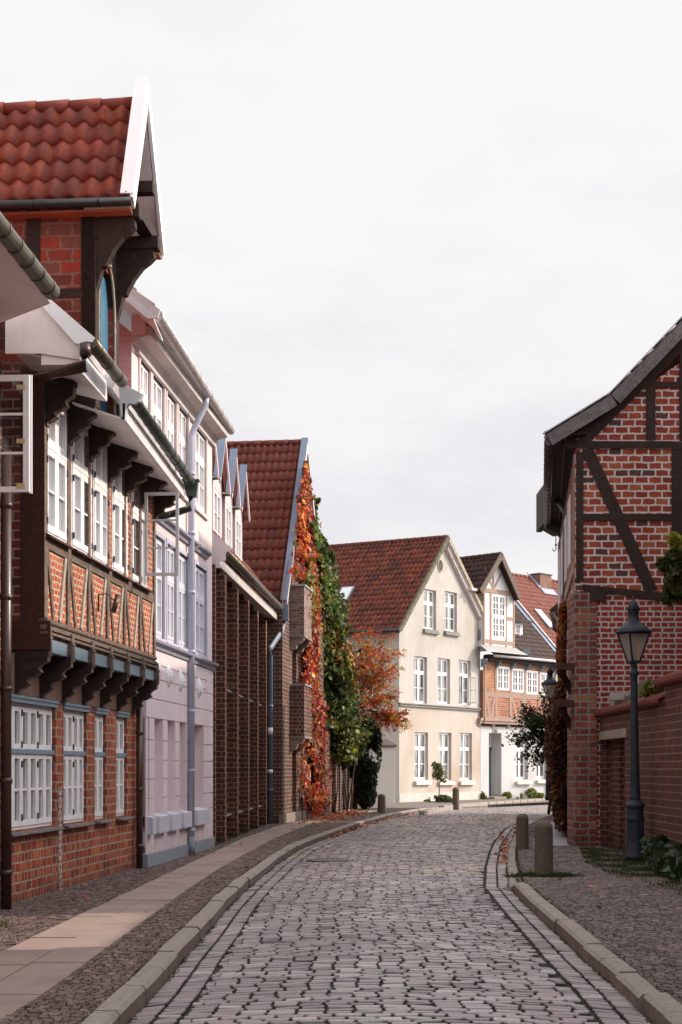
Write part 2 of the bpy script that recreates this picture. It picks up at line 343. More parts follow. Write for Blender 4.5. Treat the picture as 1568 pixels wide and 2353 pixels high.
M['glassA'] = glass_mat('sky lit glass', (.72,.75,.77), .03, spec=1.0, metal=.8)
M['glassC'] = glass_mat('glass with curtain', (.05,.055,.055), .06, curtain=1.0, spec=.6)
M['glassG'] = glass_mat('greenish glass', (.09,.11,.105), .05, curtain=.7, spec=.9)
M['clear'] = clear_glass('clear pane')
M['leaf'] = attr_mat('leaf', .5, .45, .35)
M['litter'] = attr_mat('dry leaf', .7, .2, .1)
M['sett'] = attr_mat('granite sett', .40, .5, 0, .25, .006, 60)
M['mosaic'] = attr_mat('mosaic stone', .8, .3, 0, .4, .006, 90)
M['bark'] = wood('bark', (.05,.035,.028), (.12,.09,.07))
M['berry'] = plain('red berry', (.20,.02,.015), .35, .1, 5)
M['bulb'] = plain('frosted bulb', (.6,.58,.52), .3, .02, 2)
M['slab'] = plain('paving slab', (.33,.245,.215), .85, .12, 2.5, bmp=.25, stain=(.25,.19,.18), bs=120)
M['joint'] = plain('dark joint soil', (.022,.016,.013), .95, .3, 12, stain=(.03,.033,.014))
M['soil'] = plain('ground soil', (.07,.055,.045), .95, .25, 3, stain=(.05,.06,.03))
# ------------------------------------------------------------------ numpy mesh helpers
def clump_noise(P, s=1.0, seed=0):
    r = np.random.default_rng(seed); k = r.normal(0, 1, (6, 3)); ph = r.uniform(0, 6.28, 6); return np.sin(P@k.T*s+ph).sum(1)/2.4
def np_mesh(name, V, F, col, mt, smooth=False, parent=None, kind=None, label=None, cat=None):
    """V (n,3); F list of (k, faces array (m,k)); col (n,3)"""
    me = bpy.data.meshes.new(name); me.vertices.add(len(V)); me.vertices.foreach_set('co', np.asarray(V, np.float32).ravel())
    tot = sum(f.size for f in F); npoly = sum(len(f) for f in F)
    me.loops.add(tot); me.loops.foreach_set('vertex_index', np.concatenate([f.ravel() for f in F]).astype(np.int32))
    me.polygons.add(npoly); ls = []; off = 0
    for f in F:
        ls.append(off+np.arange(len(f))*f.shape[1]); off += f.size
    me.polygons.foreach_set('loop_start', np.concatenate(ls).astype(np.int32))
    me.polygons.foreach_set('use_smooth', [smooth]*npoly)
    me.update(calc_edges=True); me.validate()
    if col is not None:
        a = me.color_attributes.new('Col', 'FLOAT_COLOR', 'POINT'); c4 = np.ones((len(V), 4), np.float32); c4[:, :3] = col; a.data.foreach_set('color', c4.ravel())
    me.materials.append(mt); o = bpy.data.objects.new(name, me); COL.objects.link(o)
    ROOTFR[o.name] = WORLD
    if parent is not None:
        o.parent = parent; o.matrix_parent_inverse = ROOTFR[parent.name].m.inverted()
    tag(o, label, cat, None, kind); return o
def setts(name, Q, cols, mt, ring8=True, inset=.10, drop=.016, skirt=.05, tilt=.003, kind='structure', gap=.04, dk=(1.0, .8, .35)):
    """Q (N,4,3) corners p00,p10,p11,p01; rounded blocks"""
    N = len(Q)
    if ring8:
        c = .07; e = .24; g = gap
        base = np.array([(c,0),(1-c,0),(1,e),(1,1-e),(1-c,1),(c,1),(0,1-e),(0,e)])
        ins = np.array(inset if isinstance(inset, tuple) else (inset, inset))
        def sc(k): return .5+(base-.5)*k
        rings = [(sc(1-ins*2-g), 0.0), (sc(1-g*.5), -drop), (sc(1.0), -skirt)]
    else:
        base = np.array([(0,0),(1,0),(1,1),(0,1)], float)
        def sc(k): return .5+(base-.5)*k
        rings = [(sc(1-inset*2-gap), 0.0), (sc(1-gap*.5), -drop), ]
    k = len(base); V = []
    tl = rng.normal(0, tilt, (N, 2)); zo = rng.normal(0, tilt, N)
    for uv, dz in rings:
        u = uv[:, 0][None, :, None]; v = uv[:, 1][None, :, None]
        jit = rng.normal(0, .012, (N, k, 1)) if dz > -skirt else 0
        P = Q[:, 0][:, None]*(1-u)*(1-v)+Q[:, 1][:, None]*u*(1-v)+Q[:, 2][:, None]*u*v+Q[:, 3][:, None]*(1-u)*v
        P = P.copy(); P[..., 2] += dz + zo[:, None] + tl[:, :1]*(u[..., 0]-.5)*2 + tl[:, 1:]*(v[..., 0]-.5)*2
        cen = Q.mean(1)[:, None]
        P[..., :2] = P[..., :2] + (P[..., :2]-cen[..., :2])*jit
        V.append(P)
    nr = len(rings); V = np.stack(V, 1).reshape(-1, 3)
    b = (np.arange(N)*nr*k)[:, None]
    top = b+np.arange(k)[None]; F = [top]; q = []
    for r in range(nr-1):
        for i in range(k):
            j = (i+1) % k; q.append(np.concatenate([b+(r+1)*k+i, b+(r+1)*k+j, b+r*k+j, b+r*k+i], 1))
    F.append(np.concatenate(q)); colv = np.repeat(cols, nr*k, 0)
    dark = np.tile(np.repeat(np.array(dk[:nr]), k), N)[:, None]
    return np_mesh(name, V, F, colv*dark, mt, kind=kind)
LP = np.array([(-1.45,3),(-1.45,9.95),(-1.42,11.2),(-1.42,13.26),(-1.40,15),(-1.40,18.1),(-1.33,21.3),(-1.165,25.9),(-.90,30.8),(-.51,34.6),(.20,40.6),(.50,43),(1.8,51.7),(3.35,58.5),(4.84,61.6),(6.37,64),(10,69.5),(16,78)])
RP = np.array([(1.95,3),(2.10,9.95),(2.15,11.2),(2.18,13.26),(2.23,15),(2.31,18.1),(2.42,21.2),(2.86,25.5),(3.42,30.3),(3.86,33.8),(4.62,39),(4.92,41.2),(5.85,46.2),(6.95,51),(7.7,54),(8.6,57),(12.2,62.5),(18.2,71)])
XL = lambda Y: np.interp(Y, LP[:, 1], LP[:, 0]); XR = lambda Y: np.interp(Y, RP[:, 1], RP[:, 0])
WY = [0, 17, 23.8, 23.81, 30.06, 30.1, 42.5, 42.6, 43, 51, 57, 62]; WX = [-5.4, -3.895, -3.29, -3.16, -2.61, -2.56, -2.065, -1.8, -1.63, -.63, 0, 1]
XW = lambda Y: np.interp(Y, WY, WX)
mid = (LP+RP)/2; seg = np.r_[0, np.cumsum(np.hypot(*np.diff(mid, axis=0).T))]
def road_pt(s, v):
    l = np.array([np.interp(s, seg, LP[:, i]) for i in (0, 1)]).T; r = np.array([np.interp(s, seg, RP[:, i]) for i in (0, 1)]).T
    return l+(r-l)*v[..., None]
ROADZ = -.12
def rz(v): return ROADZ+.05*(1-(2*v-1)**2)
def sett_cols(n, base=(.33,.28,.275), sd=.17):
    k = np.exp(rng.normal(0, sd, n))[:, None]; tint = rng.normal(0, .035, (n, 3)); return np.clip(np.array(base)*k*(1+tint), .02, .6)
def build_ground():
    # far earth
    mb = MB(); mb.face([(-900,-60,-.4),(900,-60,-.4),(900,1500,-.4),(-900,1500,-.4)]); tag(mb.build('ground', M['soil']), kind='structure')
    # bed of the road, between the kerbs
    S = np.arange(0, seg[-1], .5); mb = MB()
    for i in range(len(S)-1):
        for v0, v1 in ((0,.25),(.25,.5),(.5,.75),(.75,1)):
            q = road_pt(np.array([S[i], S[i], S[i+1], S[i+1]]), np.array([v0, v1, v1, v0])); z = [rz(v)-.022 for v in (v0, v1, v1, v0)]
            mb.face([(q[k][0], q[k][1], z[k]) for k in range(4)])
    tag(mb.build('road_bed', M['joint']), kind='structure')
    # cobbles
    Q = []; s = 5.0; par = False
    while s < seg[-1]-1:
        step = .118*random.uniform(.88, 1.12)*(1 if s < 35 else 1.15)
        l = road_pt(np.array([s]), np.array([0.]))[0]; r = road_pt(np.array([s]), np.array([1.]))[0]; W = np.hypot(*(r-l))
        xs = [(.01, .165), (.185, .345)]
        x = .365+random.uniform(-.0, .0)+random.uniform(0, .08); xs.append((.36, x+.0)) if x-.36 > .05 else None
        x = x+.0
        while x < W-.365-.1:
            w = random.uniform(.178, .208); e = min(x+w, W-.365); xs.append((x, e-.014)); x = e
        xs += [(W-.345, W-.185), (W-.165, W-.01)]
        for a, b in xs:
            j = random.gauss(0, .0018); va, vb = a/W, b/W; g = .020; bow = lambda v: .10*(1-(2*v-1)**2)
            ss = np.array([s+g+j+bow(va), s+g+j+bow(vb), s+step+j+bow(vb)-.002, s+step+j+bow(va)-.002]); vv = np.array([va, vb, vb, va])
            p = road_pt(ss, vv); Q.append([(p[k][0], p[k][1], rz(vv[k])) for k in range(4)])
        s += step
    Q = np.array(Q); c = sett_cols(len(Q)); pc = Q.mean(1); c = c*(1+.10*clump_noise(pc, 1.1, 71)+.07*clump_noise(pc, 3.1, 72))[:, None]; wm = clump_noise(pc, .8, 73) > 1.0; c[wm] *= (1.02, .93, .88)
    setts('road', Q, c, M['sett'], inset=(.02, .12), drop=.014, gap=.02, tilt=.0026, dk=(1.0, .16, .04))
    # kerbs
    def kerb(P, side, y0, y1, top, name, w=.165, drop=0):
        mb = MB(); Y = y0; f = XL if side < 0 else XR
        while Y < y1:
            L = random.uniform(.8, 1.15); Y2 = min(Y+L, y1); n = 3
            g = .010; jz = random.gauss(0, .004); jx = random.gauss(0, .009)
            ys = np.linspace(Y+g, Y2-g, n); tz = [top(y)+jz for y in ys]; xs = [float(f(y))+jx for y in ys]
            sec = lambda x, z, y: [(x, y, -.3), (x+side*-.012*0, y, z-.03), (x+side*.028, y, z), (x+side*w, y, z+.002), (x+side*w, y, -.3)]
            rows = [sec(xs[i], tz[i], ys[i]) for i in range(n)]
            for i in range(n-1):
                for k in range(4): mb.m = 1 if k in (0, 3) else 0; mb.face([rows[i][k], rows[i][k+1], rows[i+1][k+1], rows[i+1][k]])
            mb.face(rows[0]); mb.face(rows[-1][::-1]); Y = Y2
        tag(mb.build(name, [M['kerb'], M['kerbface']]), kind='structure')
    kerb(LP, -1, 5, 64, lambda y: .012, 'kerb')
    kerb(RP, 1, 5, 20.75, lambda y: .012, 'kerb')
    kerb(RP, 1, 21.0, 59, lambda y: -.085, 'kerb', .15)
    # kerb in front of the far houses
    mb = MB(); a = G(1020, 1862, 0); 
    pts = [G(975,1868,0), G(1020,1858,0), G(1060,1853,0), G(1123,1848.5,0), G(1262,1839,0), G(1400,1830,0)]
    for p, q in zip(pts, pts[1:]):
        n = max(1, int((q-p).length/1.1))
        for i in range(n):
            A = p.lerp(q, i/n+.006); B = p.lerp(q, (i+1)/n-.006); d = (B-A).normalized(); nn = Vector((-d.y, d.x, 0))*.2
            zt = .10 if A.x > 3.9 else .05
            mb.extr([A+Vector((0,0,-.3)), B+Vector((0,0,-.3)), B+nn+Vector((0,0,-.3)), A+nn+Vector((0,0,-.3))], (0, 0, .3+zt))
    tag(mb.build('kerb', M['kerb']), kind='structure')
    # pavements: soil joint sheets under the stones
    mb = MB(); Ys = list(np.arange(3, 64, 1.0))
    for y0, y1 in zip(Ys, Ys[1:]):
        mb.face([(-9,y0,-.012),(float(XL(y0))-.1,y0,-.012),(float(XL(y1))-.1,y1,-.012),(-9,y1,-.012)])
    tag(mb.build('pavement_bed', M['joint']), kind='structure')
    def zr(Y): return float(np.interp(Y, [0, 20.3, 23, 34, 80], [0, 0, -.085, -.085, -.085]))
    mb = MB()
    for y0, y1 in zip(Ys, Ys[1:]):
        if y1 > 62: break
        mb.face([(float(XR(y0))+.1,y0,zr(y0)-.014),(14,y0,zr(y0)-.014),(14,y1,zr(y1)-.014),(float(XR(y1))+.1,y1,zr(y1)-.014)])
    tag(mb.build('pavement_bed', M['joint']), kind='structure')
    # forecourt of the far houses
    mb = MB(); mb.face([(-4,60,-.006),(3.5,59,-.006),(6.3,64.3,-.006),(10,69.8,-.006),(17,79,-.006),(22,100,-.006),(-4,100,-.006)])
    tag(mb.build('forecourt', M['pave2']), kind='structure')
    # mosaic stones
    def mosaic(fl, fr, y0, y1, p, zf, name, base, sd=.22):
        Q = []; y = y0
        while y < y1:
            st = p*random.uniform(.85, 1.15)*(1 if y < 24 else 1.3); x = fl(y)+random.uniform(-.03, .0); xe = fr(y)
            while x < xe-.02:
                w = p*random.uniform(.8, 1.4)*(1 if y < 24 else 1.25); e = min(x+w, xe); j = random.gauss(0, .008); z = zf(y)
                Q.append([(x+.004, y+j+.004, z), (e-.004, y+j+.004+random.gauss(0,.006), z), (e-.004, y+st+j, z), (x+.004, y+st+j, z)]); x = e
            y += st
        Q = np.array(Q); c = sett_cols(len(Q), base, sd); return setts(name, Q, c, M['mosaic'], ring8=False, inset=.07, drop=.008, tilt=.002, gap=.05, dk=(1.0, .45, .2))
    SR = lambda y: float(np.interp(y, [3,9.35,10.6,13.7,19.8,24.1,33.2,41,50,60], [-2.2,-2.155,-2.10,-2.078,-2.02,-1.92,-1.55,-.98,.35,2.2]))
    SL = lambda y: float(np.interp(y, [3,9.35,33.2,41,50,60], [SR(3)-.93,SR(9.35)-.93,-2.25,-1.75,-.4,1.4]))
    mosaic(lambda y: float(XW(y))+.0, SL, 9, 50, .062, lambda y: .0, 'mosaic_pavement', (.15,.105,.095))
    mosaic(SR, lambda y: float(XL(y))-.165, 8, 52, .062, lambda y: .0, 'mosaic_pavement', (.175,.125,.105))
    mosaic(lambda y: float(XR(y))+.165, lambda y: (5.62 if y < 32.3 else float(np.interp(y, [32.3, 44, 60], [5.1, 6.5, 10.6]))), 8, 55, .078, zr, 'mosaic_pavement', (.165,.125,.12))
    # slabs of the left pavement
    mb = MB(); 
    for colm in (0, 1):
        y = 7.0+.45*colm
        while y < 55:
            L = random.choice([.98, 1.0, 1.02, .72]) ; y2 = y+L; g = .008; t = random.gauss(0, .002)
            def xx(yy, f): return SL(yy)+(SR(yy)-SL(yy))*f
            a, b = (0.005, .495) if colm == 0 else (.505, .995)
            P = [(xx(y, a), y+g), (xx(y, b), y+g), (xx(y2, b), y2-g), (xx(y2, a), y2-g)]
            mb.extr([(p[0], p[1], -.05) for p in P], (0, 0, .053+t)); y = y2
    tag(mb.build('slab_path', M['slab']), kind='structure')
    mb = MB()
    for i in range(9):
        y = 32.0+i*1.5; x = float(XR(y))+.55+.02*i; mb.extr([(x, y, -.12), (x+.75, y, -.12), (x+.75+.16, y+1.48, -.12), (x+.16, y+1.48, -.12)], (0, 0, .045))
    tag(mb.build('slab_path', M['slabp']), kind='structure')
M['slabp'] = plain('pale paving slab', (.34,.32,.34), .7, .1, 2.5, bmp=.2)
def pave2():
    m, nt, b = mat('distant mosaic paving'); v = coord(nt); vo = nt.nodes.new('ShaderNodeTexVoronoi'); vo.inputs['Scale'].default_value = 8; nt.links.new(v, vo.inputs['Vector'])
    c = mixc(nt, .5, (.16,.13,.115), vo.outputs['Color'], 'SOFT_LIGHT'); c = mixc(nt, ramp(nt, noise(nt, v, 1.2, 5), [(.55, (0,0,0)), (.7, (.7,.7,.7))]), c, (.06,.065,.03))
    nt.links.new(c, b.inputs['Base Color']); b.inputs['Roughness'].default_value = .9; bump(nt, b, vo.outputs['Distance'], .6, .02); return m
M['pave2'] = pave2()
build_ground()
# ------------------------------------------------------------------ building pieces
def win(root, fr, x0, x1, z0, z1, y, fm='white', gm='glass', leaves=2, rows=2, trans=None, trows=1, cols=1, fw=.04, lw=.05, mw=.022, sill=None, name='window', label=None, open_leaf=None, hinges=False, tm=None):
    mb = MB(fr); d = .06
    mb.box(x0, x0+fw, y, y+d, z0, z1); mb.box(x1-fw, x1, y, y+d, z0, z1)
    mb.box(x0+fw, x1-fw, y+.002, y+d, z0, z0+fw); mb.box(x0+fw, x1-fw, y+.002, y+d, z1-fw, z1)
    bands = [(z0+fw, z1-fw, rows)]
    if trans:
        mb.box(x0+fw, x1-fw, y-.015, y+d, trans-fw*.6, trans+fw*.6); bands = [(z0+fw, trans-fw*.6, rows), (trans+fw*.6, z1-fw, trows)]
    W = (x1-x0-2*fw)/leaves
    for li in range(leaves):
        a = x0+fw+li*W+.003; b = a+W-.006
        for bi, (c, e, r) in enumerate(bands):
            if open_leaf == (li, bi): continue
            c += .003; e -= .003; yy = y-.012
            mb.box(a, a+lw, yy, y+.035, c, e); mb.box(b-lw, b, yy, y+.035, c, e)
            mb.box(a+lw, b-lw, yy+.003, y+.035, c, c+lw*1.1); mb.box(a+lw, b-lw, yy+.003, y+.035, e-lw, e)
            for k in range(1, r):
                zz = c+lw+(e-c-2*lw)*k/r; mb.box(a+lw, b-lw, yy+.008, y+.03, zz-mw/2, zz+mw/2)
            for k in range(1, cols):
                xx = a+lw+(b-a-2*lw)*k/cols; mb.box(xx-mw/2, xx+mw/2, yy+.006, y+.032, c+lw, e-lw)
    w = mb.build(name, M[fm], root, label)
    g = MB(fr); g.face([(x0+fw*.5, y+.028, z0+fw*.5), (x1-fw*.5, y+.028, z0+fw*.5), (x1-fw*.5, y+.028, z1-fw*.5), (x0+fw*.5, y+.028, z1-fw*.5)])
    g.build('pane', M[gm], w)
    if hinges:
        for li in range(0, leaves+1, 2):
            xx = x0+fw+li*W
            for c, e, r in bands:
                for zz in (c+(e-c)*.12, c+(e-c)*.85): h = MB(fr); h.box(xx-.011, xx+.011, y-.03, y-.012, zz-.04, zz+.04); h.build('hinge', M['hinge'], w)
    if sill:
        sm, so, sh = sill; s = MB(fr); s.box(x0-.06, x1+.06, y-so, y+.02, z0-sh, z0-.002); s.build('sill', M[sm], w, bevel=.006)
    return w
def tiles(name, root, P0, U, V, tw, th, mt, amp=.028, lift=.03, sub=6, cutf=None):
    """pantile sheet: P0 eave corner, U along eave, V up the slope (world)"""
    P0 = Vector(P0); U = Vector(U); V = Vector(V); n = U.cross(V).normalized()
    if n.z < 0: n = -n
    nu = max(1, round(U.length/tw)); nv = max(1, round(V.length/th))
    us = np.linspace(0, 1, nu*sub+1); ph = (us*nu) % 1.0
    prof = amp*(np.cos(2*np.pi*(ph-.25))*.9+np.cos(4*np.pi*(ph-.1))*.13)
    Vt = []; UV = []; F = []
    u3 = np.array(U); v3 = np.array(V); n3 = np.array(n); p3 = np.array(P0); m = len(us)
    for k in range(nv):
        jit = np.repeat(rng.normal(0, .007, nu), sub); jit = np.r_[jit, jit[-1]]
        for (v, l) in ((k/nv-.004, -.012), (k/nv-.004, lift), ((k+1)/nv, 0.002)):
            sag = -.25*th*0
            P = p3+us[:, None]*u3+v*v3+(prof+l+jit)[:, None]*n3; Vt.append(P)
            UV.append(np.stack([us*nu, np.full(m, k+(.02 if v < (k+.5)/nv else .98))], 1))
        b = k*3*m
        for r in (0, 1):
            i = np.arange(m-1); F.append(np.stack([b+r*m+i, b+r*m+i+1, b+(r+1)*m+i+1, b+(r+1)*m+i], 1))
    Vt = np.concatenate(Vt); UV = np.concatenate(UV); F = np.concatenate(F)
    if cutf is not None:
        keep = cutf(Vt); F = F[keep[F].all(1)]
    me = bpy.data.meshes.new(name)
    me.from_pydata(Vt.tolist(), [], F.tolist()); uvl = me.uv_layers.new(name='UVMap')
    # uv per loop: keep the tile index constant inside a face
    li = np.empty(len(me.loops), np.int32); me.loops.foreach_get('vertex_index', li); uu = UV[li].reshape(-1, 4, 2); c = uu.mean(1, keepdims=True); uu = c+(uu-c)*.9
    uvl.data.foreach_set('uv', uu.ravel()); me.polygons.foreach_set('use_smooth', [True]*len(me.polygons)); me.materials.append(mt); me.update()
    o = bpy.data.objects.new(name, me); COL.objects.link(o); ROOTFR[o.name] = WORLD
    if root is not None: o.parent = root; o.matrix_parent_inverse = ROOTFR[root.name].m.inverted()
    return o
def ridge(root, a, b, mt, r=.11, step=.36):
    mb = MB(); a = Vector(a); b = Vector(b); n = max(1, int((b-a).length/step))
    for i in range(n):
        p = a.lerp(b, i/n); q = a.lerp(b, (i+1.08)/n); mb.tube([p, q], [r*1.12, r*.92], 10)
    return mb.build('ridge_tiles', mt, root)
def gutter(root, pts, r, mt, straps=.6, name='gutter'):
    mb = MB(); mb.tube(pts, r, 14); pts = [Vector(p) for p in pts]
    for a, b in zip(pts, pts[1:]):
        n = max(1, int((b-a).length/straps)); d = (b-a).normalized()
        for i in range(n):
            p = a.lerp(b, (i+.5)/n); mb.tube([p-d*.012, p+d*.012], r*1.08, 14)
    # rolled front lip
    return mb.build(name, mt, root)
def pipe(root, pts, r, mt, rings=1.6, name='downpipe', ringr=1.18):
    mb = MB(); mb.tube(pts, r, 12); pts = [Vector(p) for p in pts]
    for a, b in zip(pts, pts[1:]):
        n = int((b-a).length/rings); d = (b-a).normalized()
        for i in range(n):
            p = a.lerp(b, (i+.6)/n); mb.tube([p-d*.03, p+d*.03], r*ringr, 12)
    return mb.build(name, mt, root)
def poly_px(mb, pts, Y):
    mb.face([at(x, y, Y) for x, y in pts])
M['eaveboard'] = plain('pinkish white boards', (.84,.72,.70), .5, .06, 3, bmp=.1)
# ================================================================== LEFT: the timber house with the jetty
FA = Fr(-3.895-.0888*5, 12, .0888, 1); JT = .35
def console(mb, x, w, out0, z1, depth, h, wob=0):
    """carved bracket: side profile in the (out, z) plane, w wide along the wall; root at out0, top z1"""
    P = [(0, 0), (1, 0), (1.03, -.09), (1, -.27), (.82, -.34), (.74, -.42), (.82, -.50), (.60, -.60), (.44, -.62), (.38, -.70), (.46, -.76), (.30, -.85), (.17, -.88), (.15, -.97), (0, -1)]
    P = [(o*depth, z*h) for o, z in P]
    Q = [(x-w/2, -(out0+o), z1+z) for o, z in P]; R_ = [(x+w/2, q[1], q[2]) for q in Q]; mb.face(Q); mb.face(R_[::-1]); n = len(Q); mb.m = 1
    for i in range(n): j = (i+1) % n; mb.face([Q[i], R_[i], R_[j], Q[j]])
    mb.m = 0
def house_timber():
    fr = FA; t = thing('timber_house', 'orange brick half-timbered house with carved jetty and white casements, left foreground', 'house', fr)
    xa, xb = fr.s(12), (23.8-12)*1.004
    zt, zb = 2.38, .86
    H = []
    for p0, p1 in ((15, 128), (146, 200), (218, 244), (267, 292)): H.append((fr.s(p0), fr.s(p1), zb, zt))
    mb = MB(fr); wall_mb(mb, fr.s(8)-.1, xb, -.05, 2.95, H, 0, .16)
    mb.face([(xb,0,-.05),(xb,4,-.05),(xb,4,3),(xb,0,3)])
    mb.build('wall', M['brickA'], t)
    # whitewashed strip of mortar smears between the first two windows is part of the brick
    for i, (a, b, c, d) in enumerate(H):
        n = (6, 4, 2, 2)[i]
        win(t, fr, a, b, c, d, .05, leaves=n, rows=2, trans=1.80, trows=1, fw=.035, lw=.062, mw=.03, gm='glassG', hinges=True)
        s = MB(fr); s.extr([(a-.03, .05, c-.005), (a-.03, -.09, c-.035), (a-.03, -.10, c-.055), (a-.03, -.08, c-.07), (a-.03, .05, c-.04)], (b-a+.12, 0, 0)); s.build('sill', M['woodG'], t)
        l = MB(fr); l.box(a-.04, b+.04, -.03, .06, d+.0, d+.05); l.box(a-.04, b+.04, -.045, .06, d+.05, d+.085); l.build('lintel', M['bluegrey'], t); l = MB(fr); l.box(a, b, .015, .045, 1.775, 1.83); l.build('transom_bar', M['bluegrey'], t)
    # rubbed pier with white mortar
    mb = MB(fr); x = (H[0][1]+H[1][0])/2; mb.box(x-.075, x+.075, -.012, 0, .0, 1.35, 'k'); mb.build('patched_pier', brick('smeared brick', [(.26,.09,.07),(.32,.12,.09)], (.50,.40,.37), .12, .085, .03, .016, dirt=.1), t)
    # brown render band under the jetty
    mb = MB(fr); mb.box(H[0][0]-.1, xb, -.018, 0, 2.475, 2.95, 'k'); mb.build('render_band', plain('brown render', (.20,.12,.085), .9, .2, 4, bmp=.4), t)
    # jetty
    j0, j1 = fr.s(97, JT), (23.51-12)*1.004
    js = [j0+.06+k*(j1-j0-.12)/6 for k in range(7)]
    for k, x in enumerate(js):
        mb = MB(fr); console(mb, x, .12, 0, 3.0, JT+.06, .54); mb.build('bracket', [M['wood'], M['bevel']], t)
        mb = MB(fr); mb.box(x-.06, x+.06, -(JT+.08), -.0, 2.98, 3.26); mb.box(x-.07, x+.07, -(JT+.095), -(JT+.06), 3.12, 3.15); mb.box(x-.045, x-.015, -(JT+.09), -JT, 2.92, 3.10); mb.box(x+.015, x+.045, -(JT+.09), -JT, 2.92, 3.10)
        mb.build('beam_head', M['woodW'], t)
    mb = MB(fr); mb.box(j0, j1, -JT+.02, 3.5, 2.99, 3.06); mb.build('jetty_floor', M['wood'], t)
    mb = MB(fr); mb.box(j0, j1, -(JT+.03), -JT+.06, 2.98, 3.129)
    mb.build('fill_board', M['bluegrey'], t)
    mb = MB(fr); mb.box(j0-.02, j1, -(JT+.055), -JT+.02, 3.235, 3.285); mb.box(j0-.02, j1, -(JT+.075), -JT+.02, 3.175, 3.205); mb.box(j0-.01, j1, -(JT+.02), -JT+.04, 3.13, 3.36)
    for a, b in zip(js, js[1:]):
        mb.box(b-.11, b-.09, -(JT+.04), -JT, 2.99, 3.10)
    mb.build('moulded_sill_beam', M['woodW'], t)
    mb = MB(fr); x = j0+.03
    while x < j1-.1:     # twisted rope band
        mb.tube([(x, -(JT+.03), 3.295), (x+.05, -(JT+.05), 3.33), (x+.10, -(JT+.03), 3.365)], [.016, .024, .014], 6)
        mb.tube([(x+.02, -(JT+.03), 3.36), (x+.055, -(JT+.042), 3.325), (x+.085, -(JT+.03), 3.30)], [.010, .014, .010], 5); x += .085
    mb.build('rope_carving', M['woodW'], t)
    mb = MB(fr); mb.box(j0, j1, -(JT+.022), -JT, 3.285, 3.375); mb.build('carving_ground', plain('dark blue ground', (.03,.05,.055), .8, .3, 8), t)
    # upper wall
    W = []
    for p0, p1 in ((101, 151), (162, 208), (212, 246), (256, 291), (302, 338)): W.append([fr.s(p0, JT), fr.s(p1, JT), 4.38, 6.05])
    W[4][1] = min(W[4][1], j1-.15)
    mb = MB(fr); wall_mb(mb, j0, j1, 3.37, 6.35, [tuple(w) for w in W], -JT, .14); mb.face([(j1,-JT,3.0),(j1,3,3.0),(j1,3,6.35),(j1,-JT,6.35)]); mb.build('brick_infill', M['brickA2'], t)
    mb = MB(fr); mb.box(j0, j0+.02, -JT+.16, .6, 3.3, 6.3); mb.build('return_brick', M['brickA0'], t)
    yo, yi = -JT-.028, -JT+.05
    mb = MB(fr)
    mb.box(j0-.004, j0+.13, -JT-.03, -JT+.17, 3.375, 6.33)          # corner post, its side is the dark board
    for k in range(1, 6):
        x = js[k]; mb.box(x-.055, x+.055, yo, yi, 3.375, 6.0)
    mb.box(js[6]-.05, j1-.002, yo, yi, 3.375, 6.3)
    mb.box(j0+.13, j1, yo+.004, yi, 4.20, 4.335)
    lb_ = []
    for k in range(6):
        a, b = js[k]+.06, js[k+1]-.055; c = (a+b)/2
        mb.beam((a+.05, 4.2), (c-.13, 3.39), .085, yo+.008, yi); lb_.append(((b-.04, 4.2), (c+.13, 3.39)))
    mb.box(j0+.13, j1, yo+.003, yi, 6.10, 6.30)
    mb.build('timber_frame', M['woodW'], t)
    for (p_, q_) in lb_: m_ = MB(fr); m_.beam(p_, q_, .085, yo+.006, yi); m_.build('pale_brace', M['woodL'], t)
    mb = MB(fr); mb.box(j0-.008, j0+.0, -JT-.028, -JT+.26, 3.2, 6.32); mb.box(j0-.015, j0+.02, -JT-.1, .1, 2.99, 3.33); mb.build('corner_board', M['woodR'], t)
    for i, (a, b, c, d) in enumerate(W):
        if i == 4: win(t, fr, a, b, c, d, -JT-.0, leaves=2, rows=2, trans=5.42, fw=.03, lw=.07, gm='glassA', hinges=True, open_leaf=(1, 0))
        else: win(t, fr, a, b, c, d, -JT-.012, leaves=2, rows=2, trans=5.42, fw=.03, lw=.075, gm='glassA', hinges=True)
        s = MB(fr); s.extr([(a-.03, -JT, c), (a-.03, -JT-.085, c-.03), (a-.03, -JT-.095, c-.06), (a-.03, -JT, c-.05)], (b-a+.06, 0, 0)); s.build('sill', M['woodR'], t)
        l = MB(fr); l.box(a-.02, b+.02, -JT-.035, -JT+.02, d, d+.045); l.build('lintel', M['bluegrey'], t)
    # open casement: hinged at the left side of the last opening, standing out over the street
    def open_sash(px0, px1, py0, py1, s, mname, gname, nrow, parent, lw=.045, ww=None):
        Y = fr.w(s, 0, 0).y; p = at(px0, py0, Y); q = at(px1, py1, Y); F2 = Fr(p.x, p.y, 1, -.05); w = q.x-p.x; z0, z1 = q.z, p.z
        mb = MB(F2); mb.box(0, lw, 0, .04, z0, z1); mb.box(w-lw, w, 0, .04, z0, z1); mb.box(lw, w-lw, .003, .037, z0, z0+lw); mb.box(lw, w-lw, .003, .037, z1-lw, z1)
        for k in range(1, nrow):
            z = z0+(z1-z0)*k/nrow; mb.box(lw, w-lw, .008, .032, z-.012, z+.012)
        o = mb.build('open_casement', M[mname], parent)
        g = MB(F2); g.face([(lw, .02, z0+lw), (w-lw, .02, z0+lw), (w-lw, .02, z1-lw), (lw, .02, z1-lw)]); g.build('pane', M[gname], o)
        return o
    open_sash(332, 411, 1131, 1323, W[4][0]+.02, 'palegrey2', 'clear', 3, t)
    # eaves: line X = -2.69 at Y 18, z 6.35
    def ev(Y, z=6.35, off=0): return Vector((-2.69-.06*(18-Y)+off, Y, z))
